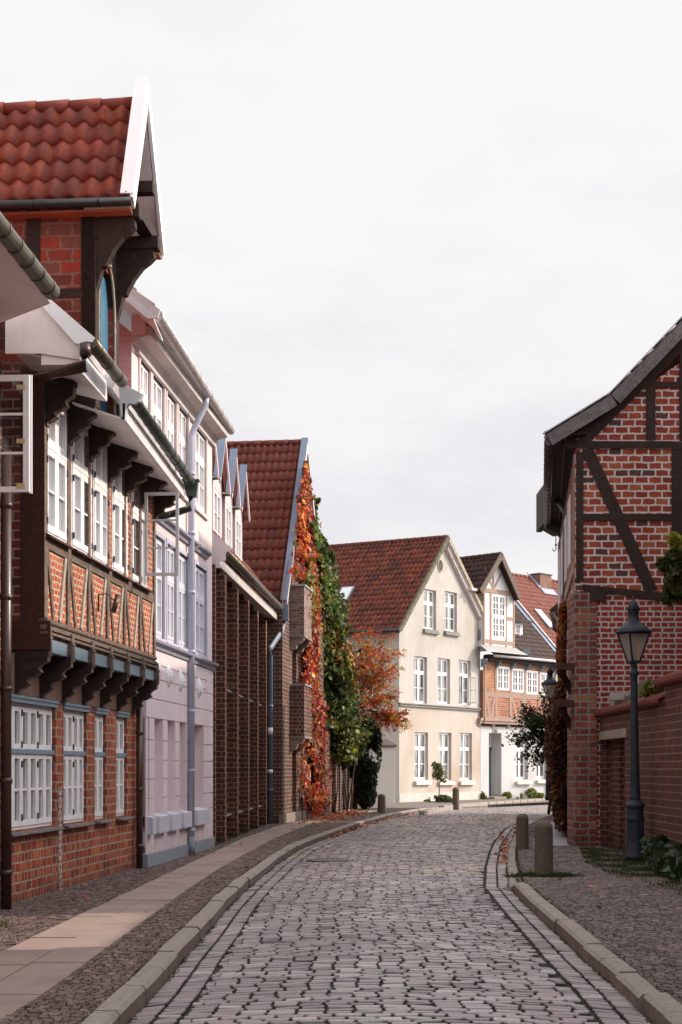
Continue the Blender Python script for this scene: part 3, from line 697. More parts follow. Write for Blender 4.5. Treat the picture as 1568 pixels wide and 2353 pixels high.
    for k, x in enumerate(js):
        mb = MB(fr); dd = .36 if k < 3 else .42
        console(mb, x+.02, .13, JT, 6.10 if k < 3 else 6.02, dd, .48); mb.box(x-.06, x+.10, -(JT+dd+.02), -JT, 6.09 if k < 3 else 6.01, 6.24 if k < 3 else 6.14); mb.build('eaves_bracket', [M['wood'], M['bevel']], t)
    # white soffits and boards
    mb = MB()
    a, b = ev(14.0), ev(18.15); 
    def brd(p, q, z0, z1, off, th=.03):   # upright board
        p = Vector((p.x+off, p.y, z0)); q = Vector((q.x+off, q.y, z0)); mb.extr([p, q, q+Vector((0,0,z1-z0)), p+Vector((0,0,z1-z0))], (th, 0, 0))
    p, q = ev(16.55), ev(18.15)
    brd(p, q, 6.10, 6.34, -.22)
    mb.extr([(p.x-.22, p.y, 6.10), (q.x-.22, q.y, 6.10), (q.x-.9, q.y, 6.27), (p.x-.9, p.y, 6.27)], (0, 0, .02))
    p2, q2 = Vector((-2.565, 18.25, 0)), Vector((-2.39, 23.55, 0))
    brd(p2, q2, 5.90, 6.10, -.13)
    mb.extr([(p2.x-.13, p2.y, 5.90), (q2.x-.13, q2.y, 5.90), (q2.x-.75, q2.y, 6.10), (p2.x-.75, p2.y, 6.10)], (0, 0, .02))
    mb.build('eaves_boards', M['whitedirty'], t)
    gutter(t, [ev(16.45, 6.34, .0), ev(18.1, 6.33, .0)], .075, M['copperg'], .42)
    gutter(t, [Vector((-2.565, 18.3, 6.17)), Vector((-2.39, 23.5, 6.15))], .075, M['gutterg'], .45)
    # white end cap of the upper gutter, grey cap of the lower one
    mb = MB(); mb.extr([at(258, 892, 18.15), at(277, 862, 18.15), at(262, 850, 18.15), at(236, 880, 18.15)], (0, .05, 0)); mb.build('gutter_end', M['whitedirty'], t)
    mb = MB(); mb.extr([at(272, 876, 18.25), at(327, 905, 18.25), at(318, 922, 18.25), at(308, 928, 18.25), at(297, 926, 18.25), at(289, 935, 18.25), at(286, 965, 18.25), at(278, 964, 18.25)], (.02, .05, 0)); mb.build('zinc_end_cap', M['palegrey2'], t)
    # outlet box and elbow at the far end
    c = Vector((-2.40, 23.55, 0)); mb = MB(); mb.extr([(c.x-.12, c.y, 6.19), (c.x+.12, c.y, 6.19), (c.x+.09, c.y, 5.93), (c.x-.06, c.y, 5.93)], (0, .16, 0)); mb.box(c.x-.14, c.x+.14, c.y-.02, c.y+.18, 6.18, 6.20)
    mb.tube([(c.x, c.y+.08, 5.95), (c.x-.02, c.y+.08, 5.75), (c.x-.30, c.y+.1, 5.66)], .06, 12); mb.tube([(c.x-.28, c.y+.1, 5.67), (c.x-.55, c.y+.1, 5.60)], .055, 12); mb.build('rainwater_head', M['gutterg'], t)
    # vertical-boarded end of the eaves box, with verge board
    Y = 16.45; mb = MB(); mb.extr([at(12, 640, Y), at(88, 690, Y), at(180, 770, Y), at(184, 826, Y), at(95, 812, Y), at(12, 812, Y)], (0, .03, 0))
    for x in (55, 95, 140): mb.extr([at(x, 700 if x < 100 else 745, Y-.003), at(x+1.2, 700 if x < 100 else 745, Y-.003), at(x+1.2, 812, Y-.003), at(x, 812, Y-.003)], (0, .002, 0))
    mb.m = 0; mb.extr([at(95, 812, Y+.02), at(184, 812, Y+.02), at(184, 828, Y+.02), at(150, 838, Y+.02), at(95, 838, Y+.02)], (0, .03, 0)); mb.build('boarded_eaves_end', M['eaveboard'], t)
    mb = MB(); mb.extr([at(86, 690, Y-.04), at(108, 680, Y-.04), at(217, 775, Y-.04), at(210, 786, Y-.04), at(196, 784, Y-.04), at(186, 791, Y-.04), at(172, 788, Y-.04)], (0, .03, 0)); mb.build('verge_board', M['white'], t)
    mb = MB(); mb.tube([at(196, 790, Y-.05), at(196, 818, Y-.05)], .062, 12); mb.tube([at(197, 812, Y-.05), at(192, 842, Y-.05), at(130, 856, Y+.05), at(75, 872, Y+.2)], [.07,.07,.06,.055], 12); mb.build('brown_elbow_pipe', M['pipebrown'], t)
    # main roof
    e0, e1 = ev(16.5, 6.50, -.14), Vector((-2.62, 23.6, 6.42)); mb = MB(); V = Vector((-4.5, .4, 4.5)); mb.extr([e0, e1, e1+V, e0+V], (-.05, 0, -.10)); mb.mi = [0]+[1]*(len(mb.mi)-1); mb.build('roof', [M['tileA'], M['whitedirty']], t)
    # brown downpipe at the right end and the one on the left
    x = fr.s(322, .11); Pn = lambda s, o, z: fr.w(s, -o, z)
    pipe(t, [Pn(x, .10, 2.7), Pn(x, .10, 0)], .052, M['pipebrown'], .8)
    x = fr.s(14, .12); pipe(t, [Pn(x, .12, 5.2), Pn(x, .12, 0.0)], .062, M['pipebrown'], .9)
    mb = MB(fr); mb.box(fr.s(322, .1)+.05, fr.s(322, .1)+.09, -.16, -.05, .66, .82); mb.build('pipe_bracket', M['black'], t)
    # small lamp on the panel (dark tube light)
    p = fr.pix(243, 1385, JT+.1); mb = MB(fr); mb.tube([(p[0]-.06, -JT-.22, p[1]-.13), (p[0]+.02, -JT-.26, p[1]+.10)], .035, 10); mb.tube([(p[0]-.02, -JT, p[1]+.10), (p[0]-.03, -JT-.12, p[1]+.12), (p[0]-.02, -JT-.22, p[1]+.02)], .008, 6); mb.box(p[0]-.035, p[0]-.025, -JT-.02, -JT, p[1]-.12, p[1]+.12)
    mb.build('tube_lamp', M['pipebrown'], t)
    # ---------------- crane dormer
    xl, xr = (19.4-12)*1.004, (20.72-12)*1.004; o = JT+.08; ze = 8.95
    L, Rr, A = at(301, 440, 19.15), at(371, 568, 21.06), at(334, 196, 20.12); A.z = 10.88; L.z = Rr.z = 8.98
    zc = [( (xl-.3, 8.7), ((xl+xr)/2, 10.55) ), ( ((xl+xr)/2, 10.55), (xr+.3, 8.7) )]
    mb = MB(fr); wall_mb(mb, xl, xr, 6.2, 10.6, [((xl+xr)/2-.42, (xl+xr)/2+.42, 6.3, 8.35)], -o, .18, cut=zc); mb.face([(xl,-o,6.2),(xl,3.5,6.2),(xl,3.5,ze),(xl,-o,ze)]); mb.face([(xr,-o,6.2),(xr,3.5,6.2),(xr,3.5,ze),(xr,-o,ze)])
    mb.build('dormer_wall', M['brickD'], t)
    s19 = lambda px: -(at(px, 600, fr.w(xl, 0, 0).y).x - fr.w(xl, 0, 0).x)    # inward distance on the side wall
    mb = MB(fr); e = .02
    for a, b in ((60, 92), (190, 222)):
        ya, yb = -(-s19(a)), -(-s19(b)); mb.box(xl-e, xl+.1, min(s19(a), s19(b)), max(s19(a), s19(b)) if a != 190 else min(s19(190), 9), 6.5, 8.93)
    mb.box(xl-e+.004, xl+.1, s19(189), s19(92), fr.pix(140, 684, 0)[1]*0+ (EYE+(HOR-684)/FOC*19.4), EYE+(HOR-664)/FOC*19.4)
    # front timber: posts, arch
    mc = (xl+xr)/2; mb.box(xl-e, xl+.22, -o-.03, -o+.15, 6.25, 8.95); mb.box(xr-.22, xr+.02, -o-.03, -o+.15, 6.25, 8.95)
    arc = []
    n = 10
    for sgn in (-1, 1):
        for i in range(n):
            t0, t1 = i/n, (i+1)/n; f = lambda u: (mc+sgn*.44*math.cos(u*math.pi/2), 7.75+.72*math.sin(u*math.pi/2)); a, b = f(t0), f(t1)
            mb.extr([(a[0], -o-.028, a[1]), (b[0], -o-.028, b[1]), (b[0], -o-.028, 8.95), (a[0], -o-.028, 8.95)], (0, .16, 0))
    mb.build('dormer_frame', M['wood'], t)
    mb = MB(fr)
    for sgn, xx in ((-1, xl+.22), (1, xr-.22)):
        pts = [(xx, -o-.034, 6.3), (xx, -o-.034, 7.75)]+[(mc+sgn*.44*math.cos(u*math.pi/16), -o-.034, 7.75+.72*math.sin(u*math.pi/16)) for u in range(1, 8)]
        mb.tube([(p[0], p[1]+.01, p[2]) for p in pts], .02, 6)
    mb.build('worn_arch_edge', M['edge'], t)
    mb = MB(fr); mb.box(mc-.42, mc-.02, -o+.06, -o+.09, 6.3, 8.3); mb.box(mc-.40, mc-.36, -o+.04, -o+.06, 6.3, 8.2); mb.box(mc-.09, mc-.05, -o+.04, -o+.06, 6.3, 8.2); mb.box(mc+.0, mc+.42, -o+.06, -o+.09, 6.3, 8.3); mb.box(mc-.06, mc+.05, -o+.0, -o+.05, 7.05, 7.25); mb.build('blue_hatch', M['shutter'], t)
    # projecting beams and braces
    Lb, Rb = FA.s(0)*0+xl+.1, xr-.1
    mb = MB(fr)
    ax = .62
    for xx in (xl+.08, xr-.08):
        mb.box(xx-.09, xx+.09, -(o+ax), -o+.1, 8.80, 8.97)
        prof = [(0, 7.75), (0, 8.80), (.55, 8.80), (.56, 8.68), (.50, 8.62), (.40, 8.55), (.28, 8.40), (.20, 8.25), (.17, 8.18), (.12, 8.16), (.07, 7.95)]
        mb.extr([(xx-.07, -(o+p[0]), p[1]) for p in prof], (.14, 0, 0))
    mb.box(xl+.25, xr+.16, -(o+ax-.08), -(o+ax-.26), 8.97, 9.12)
    mb.box(mc-.08, mc+.08, -(o+ax+.05), -o+.1, 9.35, 9.5)
    mb.build('crane_beams', M['wood'], t)
    mb = MB(fr); mb.tube([(xl+.08, -(o+.21), 8.17), (xl+.08, -(o+.21), 8.2)], .03, 8); mb.build('peg', M['edge'], t)
    rd = Vector((-1, .0888, 0)); ln = 4.2
    # roof slopes: left one seen from the street
    gd = (Rr-L); E = L+(A-L)*.02
    tiles('dormer_roof', t, L+Vector((0,0,.02)), rd*ln, (A-L-Vector((0,0,.26))), .25, .40, M['tileA'], .042, .05, 12)
    tiles('dormer_roof', t, Rr+Vector((0,0,.02)), rd*ln, (A-Rr-Vector((0,0,.26))), .25, .40, M['tileA'], .036, .035, 4)
    ridge(t, A+rd*.15+Vector((0,0,-.24)), A+rd*ln+Vector((0,0,-.24)), M['tileA'], .085, .42)
    mb = MB()
    for P in (L, Rr):
        d = (A-P); nn = Vector((0, 0, .06)); out = Vector((.06, 0, 0)); Pe = P-d*.03
        up = d.normalized().cross(Vector((1, 0, 0))).normalized()
        if up.z < 0: up = -up
        mb.extr([Pe-up*.12, A-up*.12+(Vector((0,0,-.06))), A+up*.07, Pe+up*.07], (.045, -.004, 0))
    for P in (L,):
        d = (A-P); up = d.normalized().cross(Vector((1, 0, 0))).normalized(); up = up if up.z > 0 else -up
        mb.extr([P+up*.062+Vector((-.13,0,0)), A+up*.062+Vector((-.13,0,.04)), A+up*.085+Vector((-.13,0,.04)), P+up*.085+Vector((-.13,0,0))], (.17, 0, 0))
    mb.build('barge_boards', M['white'], t)
    mb = MB()
    for P in (L, Rr):
        mb.extr([P+Vector((-.0,0,-.13)), A+Vector((0,0,-.42)), A+rd*.62+Vector((0,0,-.42)), P+rd*.62+Vector((0,0,-.13))], (0, 0, .03))
    mb.build('verge_soffit', M['whitedirty'], t)
    gutter(t, [L+Vector((.02,-.06,-.06)), L+rd*ln+Vector((0,-.06,-.06))], .06, M['gutterd'], .8)
    mb = MB(); a = L+Vector((0, .02, -.15)); mb.extr([a, a+rd*ln, a+rd*ln+Vector((0, .22, -.03)), a+Vector((0, .22, -.03))], (0, 0, .03)); a = Rr+Vector((0, -.02, -.15)); mb.extr([a, a+rd*ln, a+rd*ln+Vector((0, -.22, 0)), a+Vector((0, -.22, 0))], (0, 0, .03)); mb.build('eaves_soffit', M['orangeboard'], t)
    gutter(t, [Rr+Vector((.0,.05,-.07)), Rr+rd*ln+Vector((0,.05,-.07))], .05, M['gutterd'], .8)
    return t
M['palegrey2'] = plain('grey white paint', (.50,.51,.53), .5, .06, 3, bmp=.05)
TH = house_timber()
def house_near():
    fr = FA; t = thing('near_house', 'dark brick house front cut by the left picture edge, with an open white casement', 'house', fr)
    x1 = (17.0-12)*1.004-.02
    mb = MB(fr); mb.box(-6, x1, 0, 5, -.05, 6.3); mb.build('wall', M['brickA0'], t)
    Y = 15.9; p = at(-75, 862, Y); q = at(68, 1131, Y); F2 = Fr(p.x, p.y, 1, -.04); w = q.x-p.x; z0, z1 = q.z, p.z; lw = .065
    mb = MB(F2); mb.box(0, lw, 0, .045, z0, z1); mb.box(w-lw, w, 0, .045, z0, z1); mb.box(lw, w-lw, .003, .04, z0, z0+lw*.9); mb.box(lw, w-lw, .003, .04, z1-lw, z1); mb.box(w-.012, w+.02, .045, .07, z0-.01, z1+.01)
    for k in (1, 2): z = z0+(z1-z0)*k/3; mb.box(lw, w-lw, .008, .035, z-.013, z+.013)
    o = mb.build('open_casement', M['white'], t); g = MB(F2); g.face([(lw,.02,z0+lw),(w-lw,.02,z0+lw),(w-lw,.02,z1-lw),(lw,.02,z1-lw)]); g.build('pane', M['clear'], o)
    mb = MB(F2)
    for z in (z0+.04, z0+.52, z1-.16): mb.box(w-lw-.07, w-lw+.02, -.008, -.001, z, z+.05)
    mb.build('masking_tape', plain('yellowed tape', (.55,.42,.22), .7, .1, 5), o)
    for p0 in (2.2,): win(t, fr, p0, p0+1.1, 4.4, 6.0, -.03, leaves=2, rows=2, trans=5.4, gm='glassG')
    def ev(Y, z=6.35, off=0): return Vector((-2.69-.06*(18-Y)+off, Y, z))
    gutter(t, [ev(9), ev(14.75)], .085, M['copperg'], .38)
    mb = MB(); a, b = ev(9, 6.28, -.05), ev(14.9, 6.28, -.05); mb.extr([a, b, at(104, 697, 15.3), at(14, 737, 16.3), at(-60, 760, 16.3), a+Vector((-1.35, 0, .28))], (0, 0, .03)); mb.extr([a, b, b+Vector((0,0,.14)), a+Vector((0,0,.14))], (-.03, 0, 0))
    mb.build('soffit', M['eaveboard'], t)
    mb = MB(); a, b = ev(9, 6.42), ev(14.85, 6.42); V = Vector((-4, 0, 4)); mb.extr([a, b, b+V, a+V], (-.05, 0, -.1)); mb.build('roof', M['tileA'], t)
house_near()
# ================================================================== pink house
FB = Fr(-3.166, 23.76, .0915, 1)
def house_pink():
    fr = FB; t = thing('pink_house', 'tall pink stucco house with lilac drainpipe and grey sill cornice', 'house', fr)
    s = lambda px, o=0: fr.s(px, o)
    x0, x1 = .06, s(487.5); xu = -.86
    nic = [(s(343), s(357.5)), ]
    nic = [(s(287+a*.2441), s(287+b*.2441)) for a, b in ((165, 220), (268, 350), (393, 466), (506, 569), (640, 735))]
    nic[0] = (.18, nic[0][1])
    holes = [(a, b, .80, 2.42) for a, b in nic]
    W = [(s(a), s(b)) for a, b in ((320, 344), (349, 376), (382, 404), (409, 431), (447, 473))]
    up = [(a, b, 6.58, 8.12) for a, b in W]+[(a, b, 3.80, 5.48) for a, b in W]
    up = [(a, b, c, d) for a, b, c, d in up if not (c < 5 and a < x0)]
    mb = MB(fr); wall_mb(mb, x0, x1, .2, 5.0, holes+[(a, b, c, d) for a, b, c, d in up if c < 5], 0, .22, back=False)
    return_holes = None
    mb2 = MB(fr); wall_mb(mb2, xu, x1, 5.6, 8.5, [u for u in up if u[2] > 5], 0, .12)
    mb.build('wall', M['pink'], t) if False else None
    mb3 = MB(fr); wall_mb(mb3, x0, x1, .2, 5.6, holes+[u for u in up if u[2] < 5], 0, .22); mb3.face([(x1,0,0),(x1,5,0),(x1,5,8.5),(x1,0,8.5)])
    for a, b, c, d in holes: mb3.face([(a,.22,c),(b,.22,c),(b,.22,d),(a,.22,d)])
    mb3.v += []; mb3.build('wall', M['pink'], t); mb2.build('upper_wall', M['pinkwarm'], t)
    # rusticated face blocks standing proud, leaving grooves
    mb = MB(fr); g = .007; e = .022; zs = [.62, .80, 1.10, 1.415, 1.73, 2.06, 2.42]
    xs = [x0]+[v for h in holes for v in h[:2]]+[x1]
    cols = [(xs[i], xs[i+1]) for i in range(0, len(xs), 2)]
    for a, b in cols:
        if b-a < .02: continue
        for z0, z1 in zip(zs[1:], zs[2:]): mb.box(a+.004, b-.004, -e, .0, z0+g, z1-g, 'k')
    for z0, z1 in ((2.42, 2.74), (2.74, 3.08), (3.08, 3.32), (3.32, 3.56)): mb.box(x0+.004, x1-.002, -e, 0, z0+g, z1-g, 'k')
    mb.box(x0+.004, x1-.002, -e, 0, .205, .80-g, 'k')
    mb.build('rusticated_blocks', M['pink'], t, bevel=.004)
    for a, b in nic:
        m2 = MB(fr); m2.extr([(a-.06, .1, .84), (a-.06, -.12, .80), (a-.06, -.12, .52), (a-.06, -.02, .52), (a-.06, .1, .6)], (b-a+.12, 0, 0)); m2.build('sill_block', M['sill'], t, bevel=.006)
    mb = MB(fr); mb.box(x0, x1+.03, -.05, .1, -.05, .205); mb.build('plinth', M['plinth'], t, bevel=.008)
    # cornices
    def cornice(a, b, z, name='cornice', k=1.0, m='cornp'):
        c = MB(fr); c.extr([(a, 0, z), (a, -.05*k, z), (a, -.06*k, z+.05*k), (a, -.13*k, z+.09*k), (a, -.14*k, z+.13*k), (a, 0, z+.17*k)], (b-a, 0, 0)); c.build(name, M[m], t)
    cornice(x0, x1+.04, 3.57); cornice(max(x0, W[0][0]), s(443), 5.72, 'window_cornice', .9); cornice(s(447), s(474), 5.72, 'window_cornice', .9)
    # eaves
    mb = MB(fr); mb.extr([(xu, 0, 8.18), (xu, -.05, 8.18), (xu, -.12, 8.26), (xu, -.30, 8.30), (xu, -.31, 8.42), (xu, 0, 8.5)], (x1-xu+.12, 0, 0)); mb.box(xu+.25, x1+.1, -.06, 0, 8.10, 8.18); mb.build('eaves_cornice', M['cornw'], t)
    g0, g1 = at(362, 722, 22.55), at(531, 980, 30.25); g1.z = g0.z = 8.50
    gutter(t, [g0, g1], .085, M['gutterw'], .62)
    Vr = Vector((-4.2, .37, 3.5)); a = g0+Vector((-.06,-.35,.05)); b = g1+Vector((-.06, .1, .05)); tiles('roof', t, a, b-a, Vr, .25, .36, M['tileC'], sub=4)
    dz = Vector((0,0,-.09)); mb = MB(); mb.extr([a+dz, b+dz, b+Vr+dz, a+Vr+dz], (0, 0, -.03)); mb.build('roof_underside', M['whitedirty'], t)
    mb = MB(); A0 = at(368, 712, 22.1); A1 = at(350, 730, 22.1); mb.extr([A0, A0+Vr*.7, A0+Vr*.7+Vector((0,0,-.24)), at(338, 731, 22.1), at(363, 730, 22.1)], (0, .04, 0)); mb.extr([A0+Vector((-.1,.05,-.10)), A0+Vector((-.1,1.2,-.10)), A0+Vr*.7+Vector((-.1,1.2,-.10)), A0+Vr*.7+Vector((-.1,.05,-.10))], (0, 0, -.03)); mb.build('verge_board', M['whitedirty'], t)
    mb = MB(fr); wall_cut = [((-.0, 8.45), (3.5, 11.35))]
    poly = [(0, 5.9), (0, 8.35), (3.4, 11.15), (3.4, 5.9)]; mb.face([(xu, p[0], p[1]) for p in poly], [(p[0], p[1]) for p in poly]); mb.build('gable_wall', M['brickP'], t)
    mb = MB(fr); mb.box(xu-.01, xu+.35, -.22, .0, 8.30, 8.62); mb.build('boxed_corner', M['pink'], t)
    # windows
    for a, b, c, d in up:
        w = win(t, fr, a, b, c, d, .03, fm='white' if c > 6 else 'whitebl', leaves=2, rows=2, cols=2, trans=c+(d-c)*.64, trows=1, fw=.05, lw=.05, mw=.018, gm='glassA')
        m = MB(fr); q = .075; m.box(a-q, a, -.028, .04, c-.02, d+q); m.box(b, b+q, -.028, .04, c-.02, d+q); m.box(a, b, -.026, .04, d, d+q); m.box(a-q, b+q, -.05, .04, c-.09, c-.02); m.build('window_surround', M['pinkwarm'] if c > 6 else M['pinksurr'], t)
    a, b = nic[4]; m = MB(fr); m.box(a, a+(b-a)*.55, .10, .16, 1.72, 2.33); w = m.build('small_window', M['whitebl'], t); g = MB(fr); g.face([(a+.05,.098,1.78),(a+(b-a)*.55-.12,.098,1.78),(a+(b-a)*.55-.12,.098,2.27),(a+.05,.098,2.27)]); g.build('pane', M['glass'], w)
    # mascarons
    for px, py in ((364, 1541), (391, 1553), (418, 1565), (460, 1581)):
        x, z = fr.pix(px, py, .05); mb = MB(fr)
        def ell(cx, cz, rx, rz, ry, y=-.022):
            n = 12; mrows = 5; P = []
            for i in range(mrows+1):
                a = i/mrows*math.pi/2; P.append([(cx+rx*math.cos(a)*math.cos(u), y-ry*math.sin(a), cz+rz*math.cos(a)*math.sin(u)) for u in [2*math.pi*k/n for k in range(n)]])
            for i in range(mrows):
                for k in range(n): mb.face([P[i][k], P[i][(k+1) % n], P[i+1][(k+1) % n], P[i+1][k]], smooth=True)
        ell(x, z, .17, .20, .045); ell(x, z-.01, .115, .15, .08); ell(x, z-.005, .026, .05, .10); ell(x-.04, z+.035, .025, .014, .085); ell(x+.04, z+.035, .025, .014, .085); ell(x, z-.075, .04, .014, .088)
        mb.build('relief_head', M['sillw'], t)
    # downpipe
    x = s(440, .09); P = lambda s_, o, z: fr.w(s_, -o, z)
    pipe(t, [P(s(474, .36), .36, 8.45), P(s(474, .36), .35, 8.30), P(x+.03, .11, 7.80), P(x, .09, 7.68), P(x, .09, .02)], .058, M['pipelilac'], 1.05)
    m = MB(fr); m.tube([(x, -.09, 0), (x, -.09, .34)], .072, 12); m.box(x+.04, x+.1, -.17, -.1, .16, .26); m.build('pipe_boot', M['plinth'], t)
    x = s(467); m = MB(fr); m.bar((x, -.02, 3.15), (x+.22, -.14, 3.42), .05, .05); m.build('bracket_arm', M['pink'], t)
    return t
M['pinkwarm'] = plain('sunlit pink stucco', (.72,.60,.59), .85, .05, 1.4, bmp=.2)  # upper-floor pink, warmed so that its sunlight sits in the colour
M['pinksurr'] = plain('cool pale surround', (.50,.48,.58), .6, .05, 2, bmp=.05)
M['whitebl'] = plain('cool white paint', (.66,.67,.74), .45, .05, 2, bmp=.05)
M['cornp'] = plain('grey lilac cornice', (.30,.30,.37), .6, .1, 3, bmp=.05)
M['cornw'] = plain('dirty cream cornice', (.62,.56,.53), .6, .1, 2, stain=(.45,.40,.38), bmp=.05)
M['sillw'] = plain('white relief plaster', (.76,.74,.79), .7, .05, 4, bmp=.1)
house_pink()
# ================================================================== brick house with buttresses (wing + gable)
FC = Fr(-3.765+.04*30.1, 30.1, .04, 1)
GC = Fr(-1.63, 43, .125, 1)
def house_brick():
    t = thing('brick_house', 'dark brown brick house with tall buttresses and steep red tiled gable roof', 'house', FC)
    fr = FC; s = fr.s; xe = 42.6-30.1
    mb = MB(fr); mb.box(0, xe, .5, 4, -.05, 6.0); mb.build('wall', M['brickC'], t)
    edges = [32.2, 34.6, 37.1, 39.5, 41.9]; 
    for Y in [30.25]+edges:
        x = Y-30.1; mb = MB(fr); w = .42
        a = max(0, x-w)
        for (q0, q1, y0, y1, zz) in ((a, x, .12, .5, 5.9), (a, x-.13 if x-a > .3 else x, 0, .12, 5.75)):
            mb.box(q0, q1, y0, y1, -.05, zz, 'fk'); mb.m = 1; mb.face([(q0,y0,-.05),(q1,y0,-.05),(q1,y0,zz),(q0,y0,zz)]); mb.m = 0  # lighter brick on the front face paints in the light on buttress edges
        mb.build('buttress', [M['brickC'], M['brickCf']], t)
    for i, Y in enumerate(edges[:-1]):
        x = Y-30.1
        for z in (3.36, .55): m = MB(fr); m.extr([(x+.05, .5, z+.05), (x+.05, .1, z), (x+.05, .1, z-.03), (x+.05, .5, z-.02)], (1.85, 0, 0)); m.build('zinc_sill', M['zinc'], t)
        win(t, fr, x+.3, x+1.6, .62, 2.6, .47, fm='woodR', gm='glass', leaves=2, rows=1)
        win(t, fr, x+.3, x+1.6, 3.42, 5.2, .47, fm='woodR', gm='glass', leaves=2, rows=1)
    # eaves
    E0, E1 = at(517, 1272, 31.6), at(648, 1398, 43.0); E0.z = E1.z = 6.20; d = (E1-E0)
    gutter(t, [E0, E1], .10, M['copperg'], .55)
    mb = MB(); o = Vector((-.10, 0, 0)); A, B = E0+o+Vector((0,-.6,-.12)), E1+o+Vector((0,-.05,-.12))
    mb.extr([A, B, B+Vector((0,0,-.22)), A+Vector((0,0,-.22))], (-.03, 0, 0)); mb.extr([A+Vector((-.03,0,-.20)), B+Vector((-.03,0,-.20)), B+Vector((-.55,0,-.12)), A+Vector((-.55,0,-.12))], (0, 0, .03)); mb.build('eaves_board', M['cornw'], t)
    Y = 30.15; mb = MB(); mb.extr([at(487, 1221, Y), at(536, 1262, Y), at(519, 1270, Y), at(519, 1288, Y), at(505, 1290, Y), at(505, 1305, Y), at(487, 1305, Y)], (0, .05, 0)); mb.build('eaves_end', M['whitepinky'], t)
    V = Vector((-2.4, .1, 3.0)); a = E0+Vector((-.05,-.7,.06)); b = E1+Vector((-.05, 0, .06)); tiles('wing_roof', t, a, b-a, V, .24, .36, M['tileC'], sub=4)
    # dormers
    for i, (YL, YR) in enumerate(((31.4, 33.1), (33.3, 35.07), (35.3, 36.95), (37.15, 38.85))):
        XL_ = -2.75+.06*(YL-33.3); XR_ = -2.75+.06*(YR-33.3); ze = 8.16; za = 9.35
        Lp, Rq = Vector((XL_, YL, ze)), Vector((XR_, YR, ze)); A = (Lp+Rq)/2; A.z = za; rd = Vector((-1, .06, 0)); ln = 2.6
        fd = Fr(XL_-.16, YL, .06, 1); w = YR-YL
        mb = MB(fd); q = .16; cut = [((q-.1, ze-.12), (w/2, za-.12)), ((w/2, za-.12), (w-q+.1, ze-.12))]
        hx0, hx1 = q+.20, w-q-.20
        wall_mb(mb, q, w-q, 6.0, za, [(hx0, hx1, 6.5, 8.0)], 0, .08, cut=cut)
        for xx in (q, w-q): mb.face([(xx, 0, 6), (xx, 2.6, 6), (xx, 2.6, ze-.05), (xx, 0, ze-.05)])
        mb.build('dormer_wall', M['whitepinky'], t)
        win(t, fd, hx0, hx1, 6.5, 8.0, .01, leaves=2, rows=3, cols=1, gm='glassA', fw=.05, lw=.05)
        mb = MB()
        for P in (Lp, Rq):
            mb.extr([P+rd*.12, A+rd*.12, A+rd*ln, P+rd*ln], (0, 0, .04))
        mb.build('dormer_roof', M['tileC'], t)
        mb = MB()
        for P in (Lp, Rq):
            dd = (A-P); up = dd.normalized().cross(Vector((1,0,0))).normalized(); up = up if up.z > 0 else -up
            mb.extr([P-up*.02-dd*.02, A+Vector((0,0,-.02)), A+up*.0+Vector((0,0,-.20)), P-up*.17-dd*.02], (.035, 0, 0))
        mb.build('dormer_barge', M['whitepinky'], t)
        mb = MB()
        for P in (Lp,):
            dd = (A-P); up = dd.normalized().cross(Vector((1,0,0))).normalized(); up = up if up.z > 0 else -up
            mb.extr([P+up*.03-dd*.02+Vector((-.12,0,0)), A+up*.045+Vector((-.12,0,0)), A+up*.07+Vector((-.12,0,0)), P+up*.06-dd*.02+Vector((-.12,0,0))], (.18, 0, 0))
        mb.build('verge_cap', M['blueboard'], t)
        mb = MB(); mb.tube([Lp+Vector((.0,-.03,-.03)), Lp+rd*1.6+Vector((0,-.03,-.03))], .05, 8); mb.build('dormer_gutter', M['copperg'], t)
    # main gable
    L = Vector((-1.63, 42.85, 6.45)); A = Vector((-1.13, 47, 11.93)); Rr = Vector((-.60, 51.15, 6.45)); rd = Vector((-1, .125, 0)); ln = 8.0
    tiles('main_roof', t, L-rd*.02, rd*ln, A-L, .21, .42, M['tileC'], .038, .05, 6)
    tiles('main_roof', t, Rr, rd*ln, A-Rr, .21, .42, M['tileC'], .03, .035, 3)
    ridge(t, A+rd*.1+Vector((0,0,.02)), A+rd*ln, M['tileC'], .10, .42)
    mb = MB()
    for P in (L, Rr):
        dd = (A-P); up = dd.normalized().cross(Vector((1,0,0))).normalized(); up = up if up.z > 0 else -up
        mb.extr([P+up*.06-dd*.01+Vector((-.12,0,0)), A+up*.09+Vector((-.12,0,.06)), A+up*.14+Vector((-.12,0,.06)), P+up*.11-dd*.01+Vector((-.12,0,0))], (.20, -.02, 0))
    mb.build('verge_cap', M['blueboard'], t)
    mb = MB()
    for P in (L, Rr):
        dd = (A-P); up = dd.normalized().cross(Vector((1,0,0))).normalized(); up = up if up.z > 0 else -up
        mb.extr([P+up*.06-dd*.01, A+up*.06, A-up*.0+Vector((0,0,-.22)), P-up*.14-dd*.01], (.08, 0, 0))
    mb.build('barge_board', M['whitepinky'], t)
    g = GC; Wd = 8.2
    cut = [((-.2, 6.35), (4.1, 11.75)), ((4.1, 11.75), (8.4, 6.35))]
    mb = MB(g); wall_mb(mb, -.45, Wd, .25, 11.8, [(1.35, 2.1, .2, 2.55), (1.35, 2.1, 3.9, 6.2)], 0, .3, cut=[((-.6, 6.3), (4.1, 11.75)), ((4.1, 11.75), (8.4, 6.35))], back=True)
    mb.face([(-.45,0,-.05),(-.45,4,-.05),(-.45,4,6.4),(-.45,0,6.4)])
    mb.build('gable_wall', M['brickC2'], t)
    mb = MB(g); mb.box(-.50, Wd, -.05, .1, -.05, .27); mb.build('base_course', M['stone'], t, bevel=.01)
